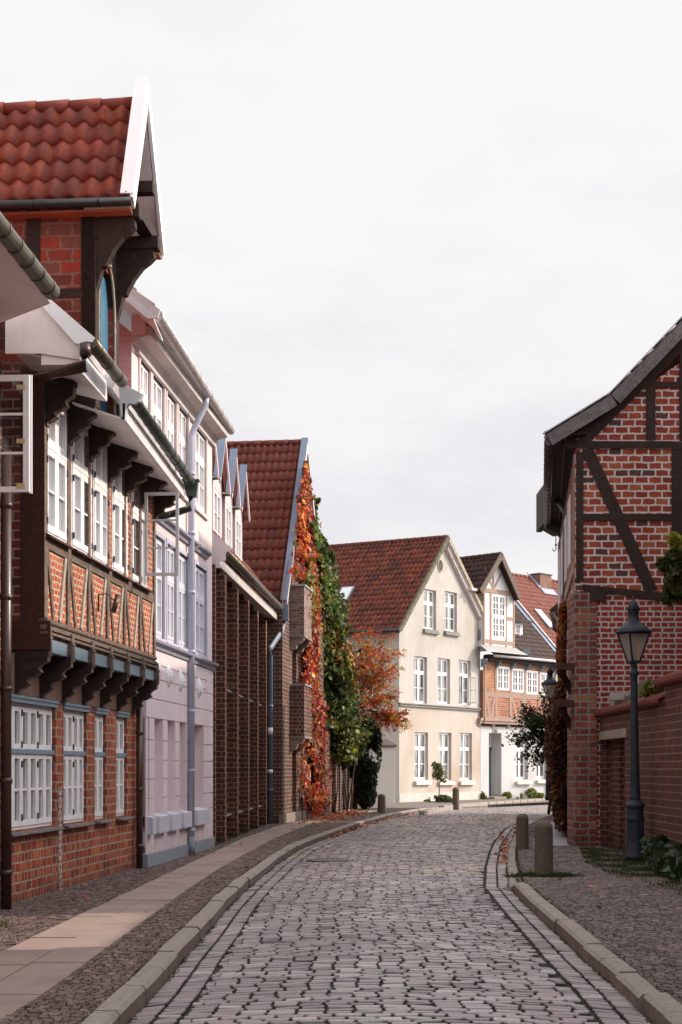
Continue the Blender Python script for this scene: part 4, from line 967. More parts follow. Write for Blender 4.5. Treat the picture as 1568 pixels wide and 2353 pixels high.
    # balconies: brick boxes on stone corbels
    for z0, z1, wh in ((2.55, 4.05, 0), (5.55, 7.0, 1)):
        x0_ = .95; x1_ = 2.5; mb = MB(g); mb.box(x0_, x1_, -.42, 0, z0, z1, 'k'); mb.build('balcony', M['brickWash'] if wh else M['brickC2'], t)
        mb = MB(g); mb.box(x0_-.04, x1_+.04, -.46, 0, z1, z1+.05); mb.build('balcony_coping', M['zinc'], t)
        mb = MB(g); mb.box(x0_-.02, x1_+.02, -.44, 0, z0-.07, z0-.002)
        for xx in (x0_+.02, x1_-.3): mb.extr([(xx, 0, z0-.07), (xx, -.40, z0-.07), (xx, -.40, z0-.14), (xx, -.30, z0-.24), (xx, -.22, z0-.26), (xx, -.16, z0-.40), (xx, 0, z0-.46)], (.25, 0, 0))
        mb.build('corbel', M['stone'], t)
    # grey downpipe with elbow
    P = lambda x, o, z: fr.w(x, -o, z); x = 42.15-30.1
    mb = MB(); c = at(652, 1398, 42.8); c.z = 6.2; mb.box(c.x-.14, c.x+.14, c.y-.2, c.y+.1, 5.85, 6.30); mb.build('rainwater_head', M['pipeblue'], t)
    pipe(t, [Vector((c.x, c.y-.05, 5.9)), Vector((c.x-.02, c.y-.05, 5.6)), P(x, .06, 5.0), P(x, .06, 4.8), P(x, .06, .02)], .075, M['pipeblue'], 1.9)
    mb = MB(); q = P(x, .06, 0); mb.tube([(q.x, q.y, 2.55), (q.x, q.y, 2.75)], .078, 12, smooth=True); mb.tube([(q.x, q.y, 1.45), (q.x, q.y, 1.55)], .078, 12); mb.build('sticker', M['white'], t)
    return t
M['whitepinky'] = plain('pale pinkish paint', (.64,.56,.57), .55, .05, 2, bmp=.05)
M['brickWash'] = brick('limed grey brick', [(.15,.07,.055),(.20,.11,.09),(.27,.20,.18)], (.33,.26,.22), .25, .082, .012, .006, squash=.5, dirt=.4, dirtc=(.28,.22,.20))
house_brick()
# garden wall after the gable
def garden_left():
    fr = Fr(-.55, 51.3, .63, 5.9); t = thing('garden_wall', 'dark brick garden wall with thin piers behind the bush, left of the cream house', 'wall', fr)
    mb = MB(fr); mb.box(0, 11.2, 0, .3, -.05, 3.0); mb.build('wall_body', M['brickC'], t)
    for x in (2.1, 3.6, 5.2, 6.8, 8.4, 10): m = MB(fr); m.box(x, x+.9, -.14, 0, -.05, 3.0, 'k'); m.build('pier', M['brickC2'], t)
    mb = MB(fr); mb.box(-.05, 11.3, -.2, .4, 3.0, 3.08); mb.build('coping', M['cap'], t)
garden_left()
def wall_lamp():
    g = GC; x, z = g.pix(708.5, 1783, .1); t = thing('letter_box', 'small white box fixed to brick wall amid the red creeper', 'letter box', Fr(*g.w(x, -.0, 0)[:2], g.d.x, g.d.y))
    f = ROOTFR[t.name]; mb = MB(f); mb.extr([(-.11, -.0, z-.2), (-.11, -.17, z-.2), (-.11, -.17, z+.10), (-.11, -.10, z+.2), (-.11, 0, z+.2)], (.22, 0, 0)); mb.build('box_body', M['gutterw'], t, bevel=.01)
    mb = MB(f); mb.box(-.08, .08, -.178, -.172, z+.02, z+.05); mb.box(-.03, .03, -.178, -.172, z-.12, z-.03); mb.build('slot', M['black'], t)
wall_lamp()
# ================================================================== cream house
FD = Fr(2.71, 68.9, 4.40, 6.7)
def c6(x, y): return 718+.3663*x, 1177.5+.3663*y
def house_cream():
    fr = FD; t = thing('cream_house', 'cream stucco gable house with three floors of white windows and red roof', 'house', fr)
    L = 8.02
    def rc(x0, y0, x1, y1):
        X0, Y0 = c6(x0, y0); X1, Y1 = c6(x1, y1); xm, ym = (X0+X1)/2, (Y0+Y1)/2
        return fr.pix(X0, ym)[0], fr.pix(X1, ym)[0], fr.pix(xm, Y1)[1], fr.pix(xm, Y0)[1]
    top = [rc(700,485,777,735), rc(831,499,908,748)]
    f1 = [rc(640,905,720,1198), rc(787,917,865,1200), rc(920,929,995,1207)]
    g0 = [rc(643,1380,727,1678), rc(792,1382,873,1680), rc(925,1384,1002,1680)]
    LV = fr.pix(*c6(575, 735)); AP = fr.pix(*c6(852, 150), .28); RV = fr.pix(*c6(1078, 640)); 
    AP = (AP[0], 12.75)
    lv = (fr.pix(920, 1443, .28)[0], fr.pix(920, 1446, .28)[1]); rv = (fr.pix(1112, 1410, .28)[0], fr.pix(1112, 1408, .28)[1])
    cut = [(lv, AP), (AP, rv)]
    zs = fr.pix(*c6(800, 1225))[1]
    mb = MB(fr); wall_mb(mb, 0, L, zs, 13, top+f1, 0, .24, cut=cut)
    for i in range(0): pass
    mb.face([(L,0,0),(L,5,0),(L,5,lv[1]),(L,0,rv[1]-.2)])
    mb.build('wall', M['cream'], t)
    mb = MB(fr); wall_mb(mb, 0, L, -.05, zs, g0, 0, .24); mb.build('lower_wall', M['creamlow2'], t)
    side = Fr(fr.o.x, fr.o.y, -5.78, 3.2)
    mb = MB(side); n = 8.5; zl = lv[1]
    # side wall (faces away from the street, shaded)
    mb.face([(0,0,-.05),(n,0,-.05),(n,0,zl),(0,0,zl)]); mb.build('side_wall', M['creamside'], t)
    mb = MB(side); mb.box(0.0, 3.2, -.03, .0, -.05, .55, 'k'); mb.build('side_plinth', M['plinth'], t)
    mb = MB(fr); mb.box(.0, L, -.02, 0, -.05, .40, 'k'); mb.build('plinth', M['creamgrey'], t)
    mb = MB(fr); mb.box(-.06, L+.03, -.10, .0, zs-.05, zs+.05); mb.box(-.09, L+.05, -.15, .0, zs+.05, zs+.10); mb.build('string_course', M['cornd'], t)
    mb = MB(side); mb.box(0, 1.2, -.02, .0, zs-.05, zs+.08, 'k'); mb.build('string_return', M['cornd'], t)
    for (a, b, c, d) in top+f1+g0:
        hole = (a, b, c, d) in top
        k = (a, b, c, d) == f1[2]
        w = win(t, fr, a, b, c, d, .15, gm='glassC', leaves=2, rows=2, trans=c+(d-c)*.66, trows=1, fw=.045, lw=.055, mw=.03, open_leaf=(0, 0) if k else None)
        if (a, b, c, d) in g0: s = MB(fr); s.box(a-.1, b+.12, -.16, .1, c-.24, c-.06); s.build('sill', M['sillcr'], t, bevel=.01)
        elif hole: s = MB(fr); s.box(a-.06, b+.1, -.10, .1, c-.10, c-.002); s.box(a-.10, b+.14, -.14, .1, c-.20, c-.10); s.build('sill', M['cornd'], t)
    # open casement of the first floor, right window
    a, b, c, d = f1[2]; F2 = Fr(*fr.w(b-.32, .12, 0)[:2], -.75, -.95)
    F2 = Fr(*fr.w(a+.05, .10, 0)[:2], fr.d.x*.35+fr.n.x, fr.d.y*.35+fr.n.y); w_ = .55; z0, z1 = c+.08, c+(d-c)*.63
    F2 = Fr(*fr.w(b-.12, .10, 0)[:2], -fr.d.x*.15+fr.n.x, -fr.d.y*.15+fr.n.y)
    mb = MB(F2); lw = .07; mb.box(0, lw, 0, .04, z0, z1); mb.box(w_-lw, w_, 0, .04, z0, z1); mb.box(lw, w_-lw, .003, .036, z0, z0+lw); mb.box(lw, w_-lw, .003, .036, z1-lw, z1); mb.box(lw, w_-lw, .008, .03, (z0+z1)/2-.02, (z0+z1)/2+.02)
    o = mb.build('open_casement', M['white'], t); g = MB(F2); g.face([(lw,.02,z0+lw),(w_-lw,.02,z0+lw),(w_-lw,.02,z1-lw),(lw,.02,z1-lw)]); g.build('pane', M['clear'], o)
    # round vent
    x, z = fr.pix(*c6(801, 335)); mb = MB(fr); P = [(x+.22*math.cos(u*math.pi/10), -.004, z+.28*math.sin(u*math.pi/10)) for u in range(20)]; mb.face(P); mb.build('round_vent', plain('vent louvre', (.07,.06,.05), .8), t)
    mb = MB(fr); 
    for i in range(20):
        u, v = i*math.pi/10, (i+1)*math.pi/10; mb.extr([(x+r*math.cos(q), -.006, z+r*1.27*math.sin(q)) for r, q in ((.22, u), (.25, u), (.25, v), (.22, v))], (0, -.03, 0))
    mb.build('vent_ring', M['cream'], t)
    # roof
    Lw = fr.w(lv[0], -.28, lv[1]); Aw = fr.w(AP[0], -.28, AP[1]+.12); Rw = fr.w(rv[0], -.28, rv[1]+.02); rd = Vector((-5.78, 3.2, 0)).normalized()
    tiles('roof', t, Lw-rd*.0, rd*9.0, Aw-Lw, .235, .36, M['tileD'], .045, .05, 6)
    tiles('roof', t, Rw, rd*9.0, Aw-Rw, .235, .36, M['tileD'], .03, .035, 2)
    ridge(t, Aw+rd*.05, Aw+rd*9, M['tileD'], .12, .42)
    # verge tiles
    for P, mname in ((Lw, 'vergeL'), (Rw, 'vergeR')):
        mb = MB(); d = Aw-P; n = 18; up = d.normalized().cross(fr.n).normalized(); up = up if up.z > 0 else -up
        for i in range(n):
            a = P+d*(i/n); b = P+d*((i+1.12)/n); k = .012*(i % 2); nn = fr.n
            mb.extr([a+up*.07, b+up*.05, b-up*.13, a-up*.13], nn*(.05+k)); mb.extr([a+up*.07-nn*.08, b+up*.055-nn*.08, b+up*.075-nn*.08, a+up*.09-nn*.08], nn*.13)
        mb.build('verge_tiles', M[mname], t)
    mb = MB(); nn = fr.n
    for P in (Lw, Rw):
        d = Aw-P; mb.extr([P+Vector((0,0,-.2)), Aw+Vector((0,0,-.22)), Aw-nn*.28+Vector((0,0,-.22)), P-nn*.28+Vector((0,0,-.2))], (0, 0, .04))
    mb.extr([Rw+Vector((0,0,-.45))-nn*.28, Rw+(Aw-Rw)*.96+Vector((0,0,-.45))-nn*.28, Rw+(Aw-Rw)*.96+Vector((0,0,-.2))-nn*.28, Rw+Vector((0,0,-.2))-nn*.28], nn*.20)
    mb.build('verge_soffit', M['cornw'], t)
    x, z = fr.pix(*c6(965, 490)); mb = MB(fr); mb.box(x-.2, x+.5, -.45, 0, z-.03, z+.10); mb.build('purlin_end', M['cornw'], t)
    gp = Lw+Vector((0, -.1, -.05)); gutter(t, [gp, gp+rd*8.5], .09, M['gutterd'], 1.2)
    # downpipe on the side wall
    q = lambda px, py, o=.1: side.w(side.pix(px, py, o)[0], -o, side.pix(px, py, o)[1])
    pipe(t, [q(850, 1450), q(852, 1462), q(866, 1485), q(868, 1500), q(868, 1790)], .10, M['pipegrey'], 2.5)
    # skylights on the left slope
    for px, py, wv, hv in ((800, 1383, .7, 1.0), (760, 1345, .7, 1.0)):
        n = rd.cross(Aw-Lw).normalized(); n = n if n.z > 0 else -n
        r = Vector(((px-CX)/FOC, 1, -(py-HOR)/FOC)); c = Vector((0,0,EYE)); tt = (Lw-c).dot(n)/r.dot(n); p = c+r*tt; v = (Aw-Lw).normalized(); u = rd
        mb = MB(); mb.extr([p+n*.02, p+u*wv+n*.02, p+u*wv+v*hv+n*.02, p+v*hv+n*.02], n*.12); o = mb.build('skylight', M['zinc'], t); g = MB(); a = .08; mb2 = g; g.face([p+u*a+v*a+n*.145, p+u*(wv-a)+v*a+n*.145, p+u*(wv-a)+v*(hv-a)+n*.145, p+u*a+v*(hv-a)+n*.145]); g.build('pane', M['glassA'], o)
    # downpipe at the right corner
    q = lambda x, y, o: fr.w(fr.pix(*c6(x, y), o)[0], -o, fr.pix(*c6(x, y), o)[1])
    mb = MB(); p = q(1075, 655, .15); mb.box(p.x-.12, p.x+.12, p.y-.12, p.y+.12, p.z-.35, p.z+.05); mb.build('rainwater_head', M['pipegrey'], t)
    pipe(t, [q(1075, 680, .15), q(1072, 710, .15), q(1052, 740, .1), q(1048, 800, .08)], .075, M['pipegrey'], 2)
    # gate pillar joined to its side
M['creamside'] = plain('shaded grey cream stucco', (.58,.54,.48), .9, .05, .9, bmp=.3, stain=(.50,.46,.41), bs=60)
M['creamlow2'] = plain('patchy ground floor stucco', (.455,.395,.34), .85, .1, .8, bmp=.3, stain=(.38,.29,.22), bs=60, streak=True)
M['cornd'] = plain('mossy grey string course', (.20,.19,.17), .8, .2, 3)
M['sillcr'] = plain('pale stone sill', (.60,.55,.50), .8, .08, 4)
M['vergeL'] = plain('dark mossy verge tile', (.11,.095,.06), .8, .35, 5)
M['vergeR'] = plain('tan verge tile', (.34,.28,.20), .8, .2, 4)
M['pipegrey'] = plain('grey blue downpipe', (.17,.20,.24), .5, .12, 3)
house_cream()
def gate_pillar():
    p = G(890, 1846); fr = Fr(p.x-.55, p.y-.6, 1, 0); t = thing('gate_pillar', 'cream rendered gate pillar with low brown pyramid cap', 'pillar', fr)
    w = 40*67/3400; mb = MB(fr); mb.box(0, w+.1, 0, .6, -.05, 2.55); mb.build('shaft', M['creamside'], t, bevel=.01)
    mb = MB(fr); a = [(-.08,-.08), (w+.18,-.08), (w+.18,.68), (-.08,.68)]; c = (w/2+.05, .3, 2.95)
    mb.extr([(x, y, 2.552) for x, y in a], (0, 0, .08))
    for i in range(4): mb.face([(a[i][0], a[i][1], 2.633), (a[(i+1) % 4][0], a[(i+1) % 4][1], 2.633), c])
    mb.build('cap', M['cap'], t)
gate_pillar()
# ================================================================== white house with brick upper floor and crane dormer
FE = Fr(7.13, 75.65, 4.13, 4.4)
def c11(x, y): return 1033.9+.18316*x, 1493.4+.18316*y
def c13(x, y): return 1005.2+.20148*x, 1206.2+.20148*y
def prect(fr, f, x0, y0, x1, y1, out=0):
    X0, Y0 = f(x0, y0); X1, Y1 = f(x1, y1); xm, ym = (X0+X1)/2, (Y0+Y1)/2
    return fr.pix(X0, ym, out)[0], fr.pix(X1, ym, out)[0], fr.pix(xm, Y1, out)[1], fr.pix(xm, Y0, out)[1]
def house_white():
    fr = FE; t = thing('white_house', 'white ground floor house with orange brick timbered storey and teal door', 'house', fr)
    J = .25; L = fr.s(1294, J+.5)
    door = prect(fr, c11, 492, 1045, 650, 1850); door = (door[0], door[1], .12, door[3])
    w1 = prect(fr, c11, 838, 1055, 985, 1628); w2 = prect(fr, c11, 1092, 1072, 1232, 1615)
    zj = fr.pix(*c11(500, 965))[1]
    mb = MB(fr); wall_mb(mb, 0, L, -.05, zj, [door, w1, w2], 0, .78); mb.build('wall', M['whitewall'], t)
    mb = MB(fr); mb.box(door[0]+.01, door[1]-.01, -.35, .77, -.05, .118); mb.build('doorstep', M['stone'], t)
    dz = door[3]-.85
    mb = MB(fr); dx = door[0]+(door[1]-door[0])*1.0; mb.box(door[0], dx, .70, .78, .12, dz); 
    for k in range(3): mb.box(door[0]+.12, dx-.12, .675, .70, .3+k*.8, .9+k*.8)
    d = mb.build('door', M['teal'], t); h = MB(fr); h.box(dx-.12, dx-.08, .63, .70, 1.2, 1.24); h.build('handle', M['zinc'], d)
    mb = MB(fr); mb.box(door[0]-.0, dx, .62, .78, dz, dz+.12); mb.build('transom_beam', M['teal'], t)
    win(t, fr, door[0], door[1], dz+.12, door[3], .70, leaves=1, rows=1, gm='glass')
    for (a, b, c, dd) in (w1, w2):
        win(t, fr, a, b, c, dd, .22, gm='glassC', leaves=2, rows=2, trans=c+(dd-c)*.66, fw=.06, lw=.07, mw=.035)
        s = MB(fr); s.box(a-.12, b+.15, -.18, .2, c-.26, c-.10); s.build('sill', M['sillcr'], t, bevel=.01)
    # number over the door
    x, z = fr.pix(*c11(566, 1016), .02)
    try:
        cu = bpy.data.curves.new('house_number', 'FONT'); cu.body = '186'; cu.size = .34; cu.extrude = .004; cu.align_x = 'CENTER'; tmp = bpy.data.objects.new('tmp', cu); COL.objects.link(tmp); bpy.context.view_layer.update(); me = bpy.data.meshes.new_from_object(tmp); bpy.data.objects.remove(tmp)
        o = bpy.data.objects.new('house_number', me); COL.objects.link(o); me.materials.clear(); me.materials.append(M['cap'])
        o.parent = t; o.location = (x, -.012, z-.12); o.rotation_euler = (R(90), 0, 0); ROOTFR[o.name] = fr
    except Exception as e: print('text', e)
    # jetty
    z1 = zj; z2 = fr.pix(*c11(600, 858), J)[1]; zt = fr.pix(*c11(700, 165), J)[1]
    pb = [fr.s(c11(x, 0)[0], J) for x in (400, 580, 770, 955, 1130, 1300)]
    mb = MB(fr); mb.box(0, L, -J+.01, 2, z2-.30, z2-.05); mb.build('jetty_beam', M['woodP'], t)
    for x in pb:
        m = MB(fr); console(m, x, .22, 0, z2-.02, J+.05, z2-z1+.05); m.build('bracket', [M['woodP'], M['woodL']], t)
    W = [prect(fr, c11, a, b, c, d, J) for a, b, c, d in ((583, 210, 746, 508), (772, 237, 926, 533), (955, 262, 1102, 560), (1128, 287, 1262, 580))]
    mid_z = fr.pix(*c11(480, 530), J)[1]; zm = (W[0][2]+W[3][2])/2-.15
    mb = MB(fr); wall_mb(mb, -.1, L, z2-.1, zt+.3, W, -J, .12); mb.build('brick_infill', M['brickE'], t)
    mb = MB(fr); mb.box(.1, L, -J-.006, -J, z2, zm-.05, 'k'); mb.build('patterned_panels', M['brickE2'], t)
    mb = MB(fr); yo, yi = -J-.03, -J+.04
    posts = [.02]+[pb[1]]+[ (W[i][1]+W[i+1][0])/2 for i in range(3)]+[W[3][1]+.2]
    for x in posts: mb.box(x-.09 if x > .1 else .0, x+.11, yo, yi, z2-.1, zt)
    mb.box(0, L, yo+.004, yi, zm-.15, zm+.12); mb.box(0, L, yo-.02, yi, z2-.16, z2+.06); mb.box(0, L, yo+.005, yi, zt-.05, zt+.3)
    for i, (a, b) in enumerate(zip(posts, posts[1:])):
        if i in (0, 2): mb.beam((a+.16, zm-.15), ((a+b)/2-.05, z2), .2, yo+.008, yi); mb.beam((b-.14, zm-.15), ((a+b)/2+.1, z2), .2, yo+.007, yi)
    mb.build('timber_frame', M['woodP'], t)
    for a, b, c, d in W: win(t, fr, a, b, c, d, -J-.02, gm='glassC', leaves=2, rows=3, cols=2, fw=.05, lw=.06, mw=.035)
    mb = MB(fr); mb.box(0, L, -J-.35, -J, zt+.0, zt+.34); mb.build('eaves_beam', M['wood'], t)
    for i, x in enumerate(pb):
        m = MB(fr); console(m, x, .16, J, zt+.1, .34, .42); m.build('eaves_bracket', [M['bracketb'], M['bracketb']], t)
    # roof
    Er = fr.w(L-.05, -J-.5, fr.pix(*c11(1430, 172), J+.5)[1]); El = fr.w(.1, -J-.5, fr.pix(*c11(345, 22), J+.5)[1]); El.z = Er.z = (Er.z+El.z)/2
    inn = -fr.n; V = inn*4.9+Vector((0,0,5.1))
    tiles('roof', t, El, Er-El, V, .24, .34, M['tileE'], .03, .035, 4)
    g = Vector((0,0,-.03)); gutter(t, [El+fr.n*.06+g, Er+fr.n*.06+g], .075, M['gutterw'], 1.0)
    mb = MB(); mb.extr([Er+V*0+Vector((0,0,.02)), Er+V+Vector((0,0,.02)), Er+V+fr.d*.35+Vector((0,0,.04)), Er+fr.d*.35+Vector((0,0,.04))], (0,0,.05)); mb.build('valley_flashing', M['blueflash'], t)
    m = MB(); p = Er.lerp(El, .52)+V*.03; m.box(p.x-.15, p.x+.2, p.y-.2, p.y+.2, p.z, p.z+.32); m.build('vent_box', M['bracketb'], t)
    # crane dormer
    O = J+.12; a, b, c, d = prect(fr, c13, 525, 770, 880, 1402, O)
    LV = fr.pix(*c13(487, 752), O+.4); A = fr.pix(*c13(728, 332), O+.4); RV = fr.pix(*c13(945, 832), O+.4)
    ww = prect(fr, c13, 618, 800, 777, 1300, O)
    cut = [((LV[0], LV[1]-.1), (A[0], A[1]-.1)), ((A[0], A[1]-.1), (RV[0], RV[1]-.1))]
    mb = MB(fr); wall_mb(mb, a, b, c, A[1], [ww], -O, .1, cut=cut); mb.face([(a,-O,c),(a,3,c),(a,3,LV[1]),(a,-O,LV[1])]); mb.face([(b,-O,c),(b,3,c),(b,3,RV[1]+.2),(b,-O,RV[1]+.2)])
    mb.build('dormer_wall', M['whitepanel'], t)
    mb = MB(fr); yo, yi = -O-.03, -O+.03; H = d-c
    ztie = fr.pix(*c13(700, 785), O)[1]
    mb.box(a, a+.12, yo, yi, c, ztie); mb.box(b-.12, b, yo, yi, c, ztie); mb.box(ww[0]-.13, ww[0], yo+.003, yi, c, ztie); mb.box(ww[1], ww[1]+.13, yo+.003, yi, c, ztie)
    mb.box(a-.02, b+.02, yo-.01, yi, ztie-.02, ztie+.2); mb.box(a, b, yo+.006, yi, ww[2]-.28, ww[2]-.08); mb.box(ww[1]+.13, b-.12, yo+.006, yi, (ww[2]+ww[3])/2-.12, (ww[2]+ww[3])/2+.06); mb.box(a, b, yo+.006, yi, c, c+.08)
    mx = A[0]-.15; mb.box(mx-.05, mx+.07, yo+.002, yi, ztie+.2, A[1]-.8)
    mb.beam((mx-.62, ztie+1.15), (mx, ztie+.2), .11, yo+.008, yi); mb.beam((mx+.75, ztie+1.15), (mx+.05, ztie+.2), .11, yo+.007, yi)
    mb.build('dormer_frame', M['woodP'], t)
    win(t, fr, ww[0], ww[1], ww[2], ww[3], -O-.02, gm='glassC', leaves=2, rows=3, trows=3, cols=2, trans=(ww[2]+ww[3])/2, fw=.05, lw=.06, mw=.035)
    Lw = fr.w(LV[0], -O-.4, LV[1]); Aw = fr.w(A[0], -O-.4, A[1]); Rw = fr.w(RV[0], -O-.4, RV[1])
    tiles('dormer_roof', t, Lw, inn*5.2, Aw-Lw, .27, .40, M['tileE'], .045, .04, 6); tiles('dormer_roof', t, Rw, inn*5.2, Aw-Rw, .27, .40, M['tileE'], .045, .04, 3)
    ridge(t, Aw, Aw+inn*5.2, M['tileE'], .11, .42)
    mb = MB()
    for P in (Lw, Rw):
        dd = Aw-P; up = dd.normalized().cross(fr.n).normalized(); up = up if up.z > 0 else -up
        mb.extr([P-up*.20, Aw-up*.02+Vector((0,0,-.26)), Aw+up*.08, P+up*.08], fr.n*.07)
    mb.build('barge_boards', M['woodW'], t)
    mb = MB(); 
    dd = Aw-Rw; mb.extr([Rw+Vector((0,0,-.12)), Aw+Vector((0,0,-.14)), Aw+inn*.4+Vector((0,0,-.14)), Rw+inn*.4+Vector((0,0,-.12))], (0,0,.04)); dd = Aw-Lw; mb.extr([Lw+Vector((0,0,-.12)), Aw+Vector((0,0,-.14)), Aw+inn*.4+Vector((0,0,-.14)), Lw+inn*.4+Vector((0,0,-.12))], (0,0,.04)); mb.build('verge_soffit', M['wood'], t)
    mb = MB(fr); mb.extr([(a-.25, -O-.02, c+.05), (b+.1, -O-.02, c+.05), (b+.35, -O-.62, c-.32), (a-.45, -O-.62, c-.32)], (0, .03, .03)); mb.build('apron_flashing', M['zincbright'], t)
    # small side dormer with hood
    sf = Fr(*fr.w(b+.02, .6, 0)[:2], fr.d.x, fr.d.y); q = prect(sf, c13, 880, 1125, 945, 1300)
    mb = MB(sf); mb.box(q[0]-.0, q[1]+.25, .01, 2.5, q[2]-.2, q[3]+.1); mb.build('small_dormer', M['whitepanel'], t); win(t, sf, q[0]+.02, q[1], q[2], q[3], -.04, gm='glassC', leaves=1, rows=3, cols=2, fw=.04, lw=.04)
    h = prect(sf, c13, 880, 990, 1075, 1110, .3); P0 = sf.w(h[0]-.2, -.5, q[3]+.05); tiles('hood_roof', t, P0, sf.d*(1.7), -sf.n*1.6+Vector((0,0,.75)), .24, .34, M['tileE'], .04, .03, 5)
    mb = MB(sf); mb.extr([(q[0]-.1, -.05, q[2]-.2), (q[1]+.3, -.05, q[2]-.2), (q[1]+.5, -.35, q[2]-.5), (q[0]-.1, -.35, q[2]-.5)], (0, .02, .03)); mb.build('apron_flashing', M['zincbright'], t)
    pts = [fr.w(L-.2, -J-.5, Er.z-.1), fr.w(L-.3, -J-.15, Er.z-.9), fr.w(L-.35, -J-.1, 3.2), fr.w(L-.35, -.1, .0)]; pipe(t, pts, .06, M['pipegrey'], 2)
    return Er, V, inn
M['lintelst'] = plain('pale lintel', (.30,.25,.20), .85, .15, 5)
M['bracketb'] = plain('blue grey painted bracket', (.16,.21,.24), .6, .3, 8)
M['blueflash'] = plain('blue grey lead flashing', (.28,.31,.40), .5, .15, 4)
M['zincbright'] = plain('bright zinc apron', (.38,.37,.37), .45, .1, 4, metal=.2)
Er, VE, innE = house_white()
def house_red_roof():
    fr = FE; t = thing('red_roof_house', 'house beyond the white one with large faded red roof, brick chimney and skylight', 'house', Fr(*fr.w(fr.s(1294, .75)+.02, 0, 0)[:2], fr.d.x, fr.d.y)); f = ROOTFR[t.name]
    mb = MB(f); mb.box(0, 16, -.25, 6, -.05, Er.z-.2); mb.build('wall', M['brickE'], t)
    mb = MB(f); mb.box(.0, .5, -.3, -.25, -.05, Er.z-.4, 'k'); mb.build('pale_corner', M['whitewall'], t)
    V = innE*4.9+Vector((0,0,5.2)); P = Er+fr.d*.3+Vector((0,0,.10)); tiles('roof', t, P, fr.d*15, V, .24, .36, M['tileF'], .035, .035, 4)
    ridge(t, P+V, P+V+fr.d*15, M['tileF'], .11, .4)
    mb = MB(); mb.extr([P+Vector((0,0,.0)), P+V, P+V+Vector((0,0,-.22)), P+Vector((0,0,-.22))], fr.d*-.05); mb.build('verge_board', M['zinc'], t)
    mb = MB(); mb.extr([P+Vector((0,0,.05))-fr.d*.06, P+V+Vector((0,0,.05))-fr.d*.06, P+V+Vector((0,0,.09))-fr.d*.06, P+Vector((0,0,.09))-fr.d*.06], fr.d*.12); mb.build('verge_edge', M['gutterw'], t)
    n = fr.d.cross(V).normalized(); n = n if n.z > 0 else -n; C = Vector((0,0,EYE))
    def on(px, py):
        r = Vector(((px-CX)/FOC, 1, -(py-HOR)/FOC)); return C+r*((P-C).dot(n)/r.dot(n))
    a = on(*c13(1240, 740)); f2 = Fr(a.x, a.y, fr.d.x, fr.d.y); wv = 1.15; zt = EYE-(c13(1200, 568)[1]-HOR)/FOC*a.y
    mb = MB(f2); mb.box(-.55, .55, 0, .75, a.z-.6, zt); mb.build('chimney', M['chim'], t)
    mb = MB(f2); mb.box(-.6, .6, -.05, .8, zt, zt+.06); mb.build('chimney_cap', M['cap'], t)
    v = V.normalized(); mb = MB(); q = a+n*.06; mb.extr([q-fr.d*.65-v*.5, q+fr.d*.65-v*.5, q+fr.d*.65-v*0, q-fr.d*.65], n*.03); mb.extr([q-fr.d*.75, q-fr.d*.5, q-fr.d*.5+v*1.3, q-fr.d*.75+v*1.3], n*.05); mb.build('flashing', M['blueflash'], t)
    a = on(*c13(1265, 1185)); mb = MB(); mb.extr([a, a+fr.d*.62, a+fr.d*.62+v*1.5, a+v*1.5], n*.14); o = mb.build('skylight', M['zinc'], t)
    g = MB(); g.face([a+n*.145+fr.d*.06+v*.06, a+n*.145+fr.d*.56+v*.06, a+n*.145+fr.d*.56+v*1.44, a+n*.145+fr.d*.06+v*1.44]); g.build('pane', M['glassSky'], o)
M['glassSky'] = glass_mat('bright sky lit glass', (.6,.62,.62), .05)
house_red_roof()
